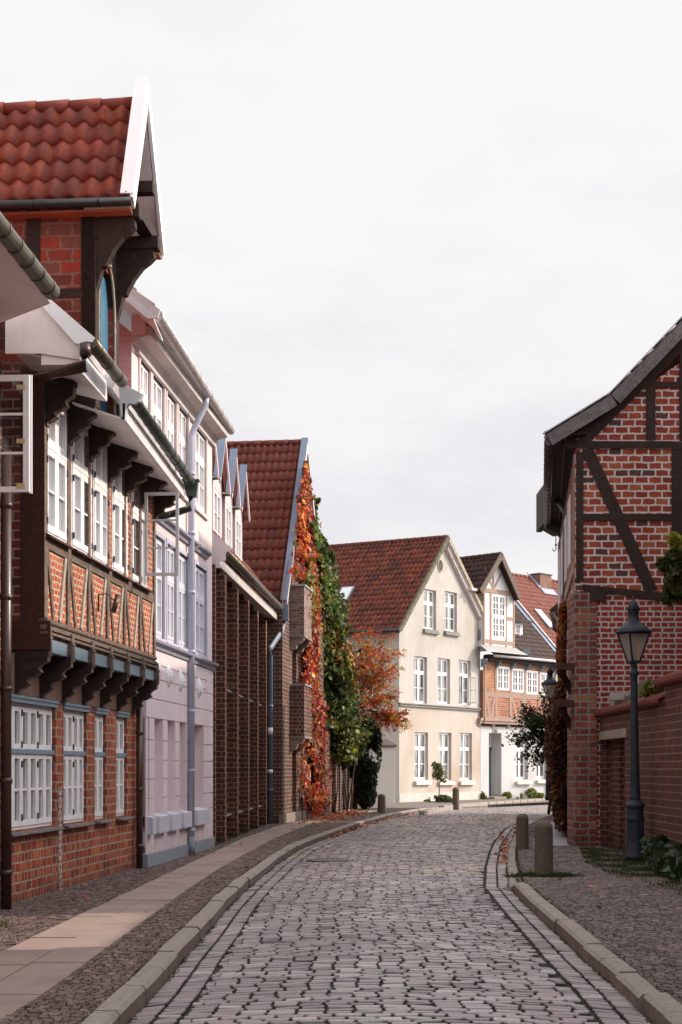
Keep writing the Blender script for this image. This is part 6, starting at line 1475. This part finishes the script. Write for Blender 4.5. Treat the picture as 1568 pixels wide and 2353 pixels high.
def ivy_green():
    g = GC; t = thing('green_ivy', 'hanging green ivy mass between the red creeper and the rowan tree', 'ivy', Fr(*g.w(7.5, -.3, 0)[:2], 1, 0))
    P = []; sp = []
    ys = [1200, 1225, 1260, 1310, 1380, 1450, 1520, 1600, 1680, 1740]; cx = [722, 726, 734, 741, 752, 762, 770, 772, 776, 778]; hw = [2, 5, 9, 15, 24, 32, 38, 40, 46, 28]; Yd = [47, 47.5, 48.5, 50, 51.5, 52.5, 53, 53.5, 54, 54]
    N = 38000; py = rng.uniform(1200, 1745, N); c = np.interp(py, ys, cx); h = np.interp(py, ys, hw); px = c+rng.normal(0, .55, N)*h; Y = np.interp(py, ys, Yd)+rng.normal(0, .6, N)
    P = np.stack([(px-CX)/FOC*Y, Y, EYE-(py-HOR)/FOC*Y], 1); cn = clump_noise(P, 1.9, 13)+.5*clump_noise(P, 5, 23); P = P[cn > -.45]; py = py[cn > -.45]; px = px[cn > -.45]
    c = clump_noise(P, 1.3, 31)+rng.normal(0, .35, len(P)); C = np.array(GRN+[(.10,.13,.025),(.13,.13,.03)])[rng.integers(0, 6, len(P))]*1.3; rr = (c > 1.1); C[rr] = np.array([(.25,.09,.02), (.22,.16,.03)])[rng.integers(0, 2, rr.sum())]
    hi = (py < 1330) & (c > -.2); C[hi] = np.array([(.20,.22,.03), (.12,.15,.03), (.38,.10,.02), (.30,.24,.04)])[rng.integers(0, 4, hi.sum())]
    lo = (py > 1640) & (px > 775); C[lo] = np.array([(.10,.12,.02), (.15,.16,.025), (.07,.09,.02)])[rng.integers(0, 3, lo.sum())]
    fr_ = (np.interp(py, ys, Yd)-P[:, 1])/.6; C = C*(np.clip(.62+.4*fr_, .22, 1.5)*np.clip(1+.4*clump_noise(P, 3.0, 93), .4, 1.8))[:, None]  # front leaves lighter, inner ones darker: depth shading put into the leaf colour
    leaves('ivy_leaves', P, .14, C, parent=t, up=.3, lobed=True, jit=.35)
    # trailing stems at the outline
    P2 = []; 
    for (x0, y0, x1, y1) in ((722, 1165, 728, 1220), (768, 1400, 790, 1470), (790, 1500, 806, 1560), (745, 1300, 770, 1372), (745, 1255, 775, 1340), (720, 1155, 733, 1150), (760, 1270, 768, 1300), (735, 1230, 755, 1262)):
        for k in range(60): u = random.random(); P2.append(at(x0+(x1-x0)*u+random.gauss(0, 2.5), y0+(y1-y0)*u**1.3+random.gauss(0, 2.5), 50))
    P2 = np.array(P2); leaves('ivy_leaves', P2, .16, np.array([(.12,.17,.03), (.08,.12,.03)])[rng.integers(0, 2, len(P2))], parent=t, lobed=True)
    mb = MB(); 
    for i in range(4):
        x = 742+random.random()*40; pts_ = [at(x+random.gauss(0, 3), 1868-k*60, 53.2+.3*k) for k in range(9)]; mb.tube(pts_, [.03-.0025*k for k in range(9)], 5)
    mb.build('stems', M['bark'], t)
ivy_green()
def branch(mb, p, d, L, r, depth, tips, spread=.6, grav=-.05):
    pts = [p.copy()]; n = 5; q = p.copy(); dd = d.normalized()
    for i in range(n):
        dd = (dd+Vector((random.gauss(0,.12), random.gauss(0,.12), random.gauss(0,.10)+grav))).normalized(); q = q+dd*(L/n); pts.append(q.copy())
        if depth > 0 and i >= 1:
            for _ in range(1 if random.random() < .75 else 2):
                e = (dd+Vector((random.gauss(0,spread), random.gauss(0,spread), random.gauss(0,spread*.7)))).normalized(); branch(mb, q, e, L*random.uniform(.45,.65), r*.5, depth-1, tips, spread, grav)
    mb.tube(pts, [max(.004, r*(1-.75*i/n)) for i in range(n+1)], 5)
    if depth <= 1: tips += [(pts[k], dd.copy()) for k in range(2, n+1)]
def rowan():
    base = Vector((.55, 57.6, 0)); t = thing('rowan_tree', 'orange autumn rowan tree with berries leaning out over the garden wall', 'tree', loc=base); tips = []; mb = MB()
    A = at(800, 1640, 58.2); mb.tube([base, base+Vector((.05,.1,1.6)), A], [.11,.09,.07], 8)
    for (x, y, Y) in ((850,1500,58), (872,1545,57.6), (880,1600,57.5), (826,1470,58.5), (835,1560,57.5), (860,1610,57.2), (800,1500,58.5), (845,1450,58), (815,1540,57), (870,1640,57.2), (822,1620,56.8), (842,1520,57.2), (890,1640,57.4), (812,1575,57.6), (885,1555,57), (893,1640,57), (878,1500,57.3), (905,1648,57), (865,1470,57.6)):
        e = at(x, y, Y); m = A.lerp(e, .5)+Vector((random.gauss(0,.1), 0, .15)); mb.tube([A, m, e], [.035,.022,.01], 6)
        for k in range(3): st = A.lerp(e, .35+.2*k); branch(mb, st, (e-A).normalized()+Vector((.15,0,.05)), .9, .012, 1, tips, .55, -.04)
        tips.append((e, (e-A).normalized()))
    mb.build('branches', M['bark'], t)
    # pinnate leaves: leaflets in pairs along a drooping stalk
    C = []; cl = []
    for p, d in tips:
        for _ in range(2):
            if random.random() < .58: continue
            a = Vector((random.gauss(0,1), random.gauss(0,1), random.gauss(-.2,.5))).normalized(); q = p+Vector((random.gauss(0,.08),)*1+(random.gauss(0,.08), random.gauss(0,.08))); s = a.cross(Vector((0,0,1))); s = s.normalized() if s.length > .1 else Vector((1,0,0))
            ci = random.choice(ORG+ORG+[(.45,.30,.03), (.30,.05,.02), (.16,.17,.03)])
            for k in range(6):
                for sg in (-1, 1): C.append(q+a*(.05*k)+s*sg*.045+Vector((0,0,-.008*k*k*.5))); cl.append(ci)
    C = np.array(C); leaves('leaflets', C, .075, np.array(cl), parent=t, up=.5, jit=.18)
    # berries: clusters
    Pb = []
    rnd = [tips[random.randrange(len(tips))][0] for _ in range(42)]+[at(x, y, 57.3) for x, y in ((868,1660),(874,1672),(880,1685),(866,1690),(884,1640),(858,1655),(848,1600),(838,1690))]
    mb = MB()
    for p in rnd:
        for k in range(22):
            c = p+Vector((random.gauss(0,.06), random.gauss(0,.06), random.gauss(-.1,.035))); r = .016; mb.lathe([(0,-r),(r*.8,-r*.5),(r,.0),(r*.7,r*.6),(0,r)], c, 5)
    mb.build('berries', M['berry'], t)
rowan()
def bush(name, label, spine, N, cols, size, cat='bush', stem=True, lobed=False, seed=3, grp=None):
    x, y = spine[0][0], spine[0][1]; t = thing(name, label, cat, loc=(x, y)); 
    if grp: t['group'] = grp
    P = blob_pts(spine, N, seed=seed); P = P[P[:, 2] > .02]; c = clump_noise(P, 2.5, seed+1); C = np.array(cols)[rng.integers(0, len(cols), len(P))]*np.clip(1+.35*c, .4, 1.8)[:, None]
    leaves('foliage', P, size, C, parent=t, up=.4, lobed=lobed)
    mb = MB(); z0 = 0
    if not stem: x0_, y0_, zz = spine[0][:3]; mb.tube([(x0_, y0_, zz-.12), (x0_+.03, y0_, zz)], .008, 5); mb.build('stem', M['bark'], t); return t
    for i in range(5):
        s = spine[random.randrange(len(spine))]; mb.tube([(x+random.gauss(0,.08), y+random.gauss(0,.05), 0), (x*.5+s[0]*.5, y*.5+s[1]*.5, s[2]*.5), (s[0], s[1], s[2])], [.035,.025,.01], 5)
    mb.build('stems', M['bark'], t); return t
def sp(px, py, Y, rx, ry=None, rz=None, w=1): p = at(px, py, Y); return (p.x, p.y, p.z, rx, ry or rx, rz or rx, w)
bush('dark_bush', 'dark green evergreen bush overhanging the brick garden wall', [sp(838,1690,57,.62,.5,.75,3), sp(850,1735,57,.45,.4,.9,2), sp(812,1680,57,.55,.4,.6,2.5), sp(840,1790,57,.45,.3,.7,2), sp(858,1705,57,.34), sp(842,1828,57,.40,.3,.5,1), sp(825,1760,58.5,.5,.4,.6,1.5)], 30000, [(.018,.032,.012), (.012,.022,.009), (.03,.045,.016)], .09, seed=8)
bush('yellow_green_shrub', 'yellow green leafy shrub spilling over the wall below the ivy', [sp(800,1720,55.5,.5,.4,.4,2), sp(770,1715,55.5,.4,.4,.45,1), sp(822,1715,55.5,.28), sp(785,1750,55.5,.35,.3,.25)], 9000, [(.10,.12,.02), (.15,.16,.025), (.06,.08,.02), (.04,.06,.018)], .12, lobed=True, seed=18)
def sapling():
    p = G(1008, 1845); t = thing('sapling', 'small round-headed sapling in front of the cream house', 'tree', loc=p); mb = MB(); top = at(1009, 1785, p.y); mb.tube([p, p.lerp(top, .5)+Vector((.03,0,0)), top], [.03,.022,.014], 7)
    tips = []
    for k in range(7): branch(mb, top, Vector((random.gauss(0,.7), random.gauss(0,.7), .6)), .55, .01, 0, tips, .5)
    mb.build('trunk', M['bark'], t)
    c = at(1009, 1778, p.y); P = blob_pts([(c.x, c.y, c.z+.0, .30, .30, .45, 2), (c.x-.12, c.y, c.z+.35, .2, .2, .25, .6), (c.x+.15, c.y, c.z-.2, .25, .2, .2, .6)], 420, 2.6, 5, .1); leaves('crown', P, .15, np.array([(.14,.15,.03), (.09,.11,.025), (.18,.13,.04), (.06,.08,.02)])[rng.integers(0, 4, len(P))], parent=t)
sapling()
bush('roadside_weeds', 'low weeds at the foot of the sapling', [sp(1012,1838,69,.55,.4,.22), sp(1032,1842,69,.4,.3,.12), sp(985,1842,70,.4,.3,.12)], 2500, [(.10,.13,.03), (.16,.17,.05), (.06,.09,.02)], .10, 'weeds', seed=4)
for i, (px, py, h, lab) in enumerate(((1119, 1826, .42, 'leafy weed beside the teal door'), (1168, 1833, .3, 'weed under the wall right of the teal door'), (1190, 1834, .25, 'low weed between door and first window of the white house'), (1222, 1828, .45, 'tall weed under the white house window'), (1240, 1833, .25, 'low weed near the right end of the white house'))):
    p = G(px, 1838); q = FE.s(px, .25); w = FE.w(q, -.25, 0); bush('weed', lab, [(w.x, w.y, h*.5, .28, .2, h*.7, 1)], 700, [(.22,.26,.05), (.12,.16,.03), (.3,.3,.07)], .09, 'weeds', seed=20+i, grp='weeds along the white house')
# creeper on the right house
def creeper_right():
    s = FS; t = thing('autumn_creeper', 'thick rusty autumn creeper hanging on the street side of the gable house', 'creeper', Fr(*s.w(7, -.3, 0)[:2], s.d.x, s.d.y))
    ys = [1390, 1450, 1500, 1560, 1600, 1660, 1720, 1800, 1860, 1900]; cx = [1296, 1293, 1292, 1295, 1290, 1281, 1278, 1284, 1288, 1292]; hw = [5, 8, 11, 9, 14, 20, 23, 18, 16, 12]
    N = 42000; py = rng.uniform(1390, 1905, N); c = np.interp(py, ys, cx); h = np.interp(py, ys, hw); px = c+np.clip(rng.normal(0, .5, N), -1.1, 1.1)*h; Y = rng.uniform(35, 40, N)
    P = np.stack([(px-CX)/FOC*Y, Y, EYE-(py-HOR)/FOC*Y], 1); P = P[P[:, 2] > -.05]; cn = clump_noise(P, 3.0, 43)+.5*clump_noise(P, 8, 53); P = P[cn > -.55]
    c = clump_noise(P, 2.0, 61)+rng.normal(0, .5, len(P)); C = np.array([(.10,.035,.015), (.07,.03,.015), (.16,.05,.015), (.05,.03,.015)])[rng.integers(0, 4, len(P))]
    o = c > .6; C[o] = np.array([(.32,.10,.02), (.28,.04,.015), (.26,.16,.03)])[rng.integers(0, 3, o.sum())]; z = P[:, 2] > 3.6; k = z & (rng.random(len(P)) < .7); C[k] = np.array([(.38,.05,.02), (.35,.22,.04), (.30,.09,.02), (.42,.03,.02)])[rng.integers(0, 4, k.sum())]
    leaves('creeper_leaves', P, .085, C, parent=t, up=.2, lobed=True)
    mb = MB()
    for i in range(12):
        x = 1284+random.random()*16; Yk = random.uniform(36, 40); mb.tube([at(x+random.gauss(0, 3), 1905-k*48, Yk) for k in range(9)], [.04-.003*k for k in range(9)], 5)
    mb.build('stems', M['bark'], t)
creeper_right()
def overhang_bush():
    p = Vector((7.0, 52, 0)); t = thing('overhanging_shrub', 'loose dark green shrub reaching left over the street below the far lamp', 'shrub', loc=p); mb = MB(); tips = []
    A = at(1285, 1700, 50)
    mb.tube([p+Vector((.3,0,0)), A], [.06,.04], 6)
    for (x, y) in ((1212,1660), (1205,1700), (1225,1725), (1238,1640), (1250,1620), (1232,1690), (1245,1735), (1218,1640), (1215,1685), (1228,1655)):
        e = at(x, y, 49.5+random.random()); mb.tube([A, A.lerp(e, .5)+Vector((0,0,.12)), e], [.02,.012,.006], 5)
        for k in range(3): branch(mb, A.lerp(e, .5+.22*k), (e-A).normalized(), .5, .006, 0, tips, .6)
    mb.build('branches', M['bark'], t); P = []
    for q, d in tips:
        for k in range(16): P.append(q+Vector((random.gauss(0,.13), random.gauss(0,.13), random.gauss(0,.12))))
    P = np.array(P); P2 = blob_pts([sp(1240,1665,49.5,.36,.4,.42,2), sp(1256,1700,49.5,.3,.4,.6,1.5)], 2300, 2.4, 77, .1); P = np.concatenate([P, P2])
    leaves('leaves', P, .10, np.array([(.022,.035,.014), (.03,.045,.018), (.05,.05,.02)])[rng.integers(0, 3, len(P))], parent=t)
overhang_bush()
def right_vine():
    Y = 26.0; t = thing('leafy_climber', 'green and yellow climber poking in at the right picture edge', 'climber', loc=(6.3, Y)); mb = MB(); tips = []
    root = Vector((6.5, 26, 0)); A = at(1600, 1340, Y); mb.tube([root, Vector((6.55, 26, 3)), A], [.05,.04,.03], 6)
    for x, y in ((1548,1235), (1515,1290), (1530,1340), (1552,1375), (1560,1290), (1545,1265), (1575,1250)): e = at(x, y, Y); mb.tube([A, A.lerp(e,.5), e], [.015,.01,.005], 5)
    mb.build('branches', M['bark'], t)
    P = blob_pts([sp(1550,1240,Y,.10,.15,.12,1), sp(1558,1300,Y,.22,.2,.38,3), sp(1525,1298,Y,.13,.12,.10,.8), sp(1548,1355,Y,.17,.15,.22,2), sp(1580,1330,Y,.25,.2,.4,2), sp(1540,1375,Y,.12,.1,.1,.6)], 1500, 3, 88)
    C = np.array([(.06,.085,.02), (.04,.065,.018), (.10,.07,.02), (.09,.11,.02)])[rng.integers(0, 4, len(P))]; hi = P[:, 2] > at(1550, 1262, Y).z; C[hi] = (.30,.28,.03); leaves('leaves', P, .10, C, parent=t, lobed=True)
right_vine()
bush('wall_top_plant', 'variegated yellow plant growing on top of the garden wall', [sp(1505,1580,27.3,.22,.12,.09), sp(1482,1588,27.6,.14,.1,.06)], 420, [(.35,.30,.08), (.14,.17,.04), (.22,.22,.05)], .12, 'plant', False, seed=33)
bush('wall_top_plant', 'low moss and grass on the shed coping behind the garden wall', [sp(1540,1562,30,.4,.2,.09), sp(1500,1564,30,.3,.2,.05)], 500, [(.12,.13,.04), (.08,.09,.03)], .10, 'plant', False, seed=34)
# ground cover, grass, leaf litter (countless)
def scatter(n, f):
    P = [f() for _ in range(n)]; return np.array([p for p in P if p is not None])
def gcov():
    P = []
    while len(P) < 2600:
        y = random.uniform(13, 25.3); x = random.gauss(5.2, .38); w = np.interp(y, [13, 18, 23, 26], [.55, .6, .35, .15])
        if x > 5.55 or x < 5.5-w*1.6: continue
        h = .38*math.exp(-((5.4-x)/.55)**2)*(.6+.5*math.sin(y*2.3)*.5+.3); P.append((x, y, random.uniform(.02, max(.05, h))))
    P = np.array(P); leaves('ground_cover', P, .19, np.array([(.022,.042,.016), (.03,.055,.022), (.05,.075,.03), (.13,.12,.03)])[rng.choice(4, len(P), p=[.4,.35,.22,.03])], up=1.2, lobed=True, kind='stuff', label='dark broad-leaved ground cover at the foot of the garden wall', cat='ground cover')
gcov()
def grassmesh(name, P, h, cols, label):
    N = len(P); a = rng.uniform(0, 6.28, N); d = np.stack([np.cos(a), np.sin(a), np.zeros(N)], 1)*.006; l = rng.normal(0, .3, (N, 3))*h; l[:, 2] = h*np.exp(rng.normal(0, .3, N))
    V = np.stack([P-d, P+d, P+l], 1).reshape(-1, 3); F = [(np.arange(N)*3)[:, None]+np.array([[0, 1, 2]])]; C = np.repeat(np.array(cols)[rng.integers(0, len(cols), N)], 3, 0)
    return np_mesh(name, V, F, C, M['leaf'], kind='stuff', label=label, cat='grass')
GR = [(.045,.07,.015), (.03,.05,.012), (.08,.09,.02)]
P = []
while len(P) < 26000:
    y = random.uniform(12, 31); x = random.gauss(4.9, .45); e = np.interp(y, [12, 20, 26, 31], [4.3, 4.2, 4.3, 5.0])
    if x > 5.58 or x < e or math.sin(x*7+y*3)+math.sin(y*5-x*4)+random.gauss(0,.8) < -.2: continue
    P.append((x, y, -.02 if y < 21 else -.1))
b1 = G(1250, 2014, -.08)
for _ in range(5000):
    a = random.uniform(0, 6.28); r = random.uniform(.1, .34) if random.random() < .8 else random.uniform(.2, .5); P.append((b1.x+r*math.cos(a)*1.3, b1.y+r*math.sin(a), -.09))
grassmesh('grass', np.array(P), .05, GR, 'short grass between the right pavement and the garden wall')
P = []
for _ in range(9000):   # joints along the kerbs and slabs
    y = random.uniform(7, 30)**1.0; k = random.random()
    if k < .45: x = float(XL(y))+random.uniform(.0, .05); z = -.135; 
    elif k < .7: x = float(XR(y))-random.uniform(.0, .04); z = -.135
    elif k < .85: x = float(XL(y))-.175+random.gauss(0,.01); z = -.01
    else: x = float(XR(y))+.175+random.gauss(0,.012); z = -.01
    if math.sin(y*2.1+k)+math.sin(y*5.3) < .1 and k < .7: continue
    P.append((x, y, z))
grassmesh('grass', np.array(P), .028, GR, 'thin tufts of green in the joints along the kerbs')
P = []
for _ in range(5000): y = random.uniform(10.5, 15.5); x = float(XW(y))+.55+random.gauss(0,.14); P.append((x, y, -.01))
P = [p for p in P if math.sin(p[1]*3.1)+math.sin(p[0]*9+p[1]) > -.1]
grassmesh('grass', np.array(P), .03, GR+[(.12,.10,.03)], 'grass patch beside the slabs at the lower left')
def litter():
    P = []
    for _ in range(1500):
        u = random.random(); y = random.gauss(49, 2.6); x = np.interp(y, [42, 51, 57], [-1.35, -.25, .35])+abs(random.gauss(0, .45)); P.append((x, y, .015+random.random()*.03))
    for _ in range(260): y = random.uniform(36, 56); P.append((float(XL(y))+abs(random.gauss(.05, .12)), y, -.09))
    for _ in range(110): y = random.uniform(26, 42); P.append((float(XR(y))-abs(random.gauss(.0, .16)), y, -.09))
    for _ in range(50): y = random.gauss(30, 2); P.append((float(XR(y))-abs(random.gauss(.05, .08)), y, -.09))
    for _ in range(60): y = random.uniform(15, 48); P.append((random.uniform(float(XW(y))+.3, float(XR(y))+1.0), y, .01 if True else 0))
    P = np.array(P); P = P[~((P[:, 0] > XL(P[:, 1])) & (P[:, 2] > 0) & (P[:, 0] < XR(P[:, 1])))]
    C = np.array([(.38,.13,.06), (.45,.20,.10), (.30,.06,.03), (.50,.30,.16), (.22,.05,.03)])[rng.integers(0, 5, len(P))]
    leaves('fallen_leaves', P, .085, C, 'litter', up=3.0, kind='stuff', label='fallen orange and brown leaves along the pavement and kerbs', cat='leaves', lobed=True)
litter()
Pm = []
for _ in range(14000):
    y = random.uniform(7.5, 34); v = random.random()**1.4; x = float(XL(y))*(1-v)+float(XR(y))*v
    if math.sin(x*3.1+y*1.3)+math.sin(y*2.7-x*2)+random.gauss(0,.4) < .9: continue
    Pm.append((x, y, float(rz(np.array(v)))-.018))
grassmesh('moss', np.array(Pm), .016, GR+[(.06,.06,.02)], 'moss and tiny grass in the joints of the cobbled road')
# ================================================================== light, sky, camera
SUN_AZ, SUN_EL = R(14), R(31)      # azimuth measured from +X towards +Y
sd = Vector((math.cos(SUN_AZ)*math.cos(SUN_EL), math.sin(SUN_AZ)*math.cos(SUN_EL), math.sin(SUN_EL)))
sun = bpy.data.lights.new('sun', 'SUN'); sun.energy = 3.8; sun.angle = R(.6); sun.color = (1, .87, .72)
so = bpy.data.objects.new('sun', sun); COL.objects.link(so); so.rotation_euler = sd.to_track_quat('Z', 'Y').to_euler()
w = bpy.data.worlds.new('World'); sc.world = w; w.use_nodes = True; nt = w.node_tree; nt.nodes.clear()
out = nt.nodes.new('ShaderNodeOutputWorld'); sky = nt.nodes.new('ShaderNodeTexSky'); sky.sky_type = 'NISHITA'; sky.sun_disc = False; sky.sun_elevation = SUN_EL; sky.sun_rotation = math.pi/2-SUN_AZ; sky.air_density = 1.2; sky.dust_density = 3.0
bg = nt.nodes.new('ShaderNodeBackground'); bg.inputs[1].default_value = .09; nt.links.new(sky.outputs[0], bg.inputs[0])
tc = nt.nodes.new('ShaderNodeTexCoord'); mp = nt.nodes.new('ShaderNodeMapping'); mp.inputs['Scale'].default_value = (1, 1, 2.6); mp.inputs['Location'].default_value = (.3, .1, .45); nt.links.new(tc.outputs['Generated'], mp.inputs[0])
n1 = noise(nt, mp.outputs[0], 3.2, 6, .58); n2 = noise(nt, mp.outputs[0], 9, 5, .6)
cl = ramp(nt, n1, [(.35, (.87,.855,.895)), (.45, (.95,.935,.95)), (.53, (1.0,.985,.985))])
bg2 = nt.nodes.new('ShaderNodeBackground'); nt.links.new(cl, bg2.inputs[0])
sx = nt.nodes.new('ShaderNodeSeparateXYZ'); nt.links.new(tc.outputs['Generated'], sx.inputs[0]); mr = nt.nodes.new('ShaderNodeMapRange'); mr.interpolation_type = 'SMOOTHSTEP'
nt.links.new(sx.outputs[2], mr.inputs[0]); mr.inputs[1].default_value = .46; mr.inputs[2].default_value = .85; mr.inputs[3].default_value = 1.0; mr.inputs[4].default_value = 1.35
mr2 = nt.nodes.new('ShaderNodeMapRange'); mr2.interpolation_type = 'SMOOTHSTEP'; nt.links.new(sx.outputs[0], mr2.inputs[0]); mr2.inputs[1].default_value = .28; mr2.inputs[2].default_value = .95; mr2.inputs[3].default_value = 1.0; mr2.inputs[4].default_value = 4.0
ml = nd(nt, 'ShaderNodeMath', operation='MULTIPLY'); nt.links.new(mr.outputs[0], ml.inputs[0]); nt.links.new(mr2.outputs[0], ml.inputs[1]); nt.links.new(ml.outputs[0], bg2.inputs[1])
mx = nt.nodes.new('ShaderNodeMixShader'); mx.inputs[0].default_value = .94; nt.links.new(bg.outputs[0], mx.inputs[1]); nt.links.new(bg2.outputs[0], mx.inputs[2]); nt.links.new(mx.outputs[0], out.inputs[0])
cam = bpy.data.cameras.new('camera'); co = bpy.data.objects.new('camera', cam); COL.objects.link(co); sc.camera = co
co.location = (0, 0, EYE); co.rotation_euler = (R(90), 0, 0); cam.sensor_fit = 'HORIZONTAL'; cam.sensor_width = 36; cam.lens = 36*FOC/1568; cam.shift_y = (HOR-1176.5)/1568; cam.clip_start = .1; cam.clip_end = 3000
sc.render.engine = 'CYCLES'; sc.view_settings.view_transform = 'Standard'; sc.view_settings.look = 'None'; sc.view_settings.exposure = 0; sc.view_settings.gamma = 1
sc.cycles.use_denoising = True; sc.cycles.max_bounces = 8; sc.cycles.transparent_max_bounces = 12
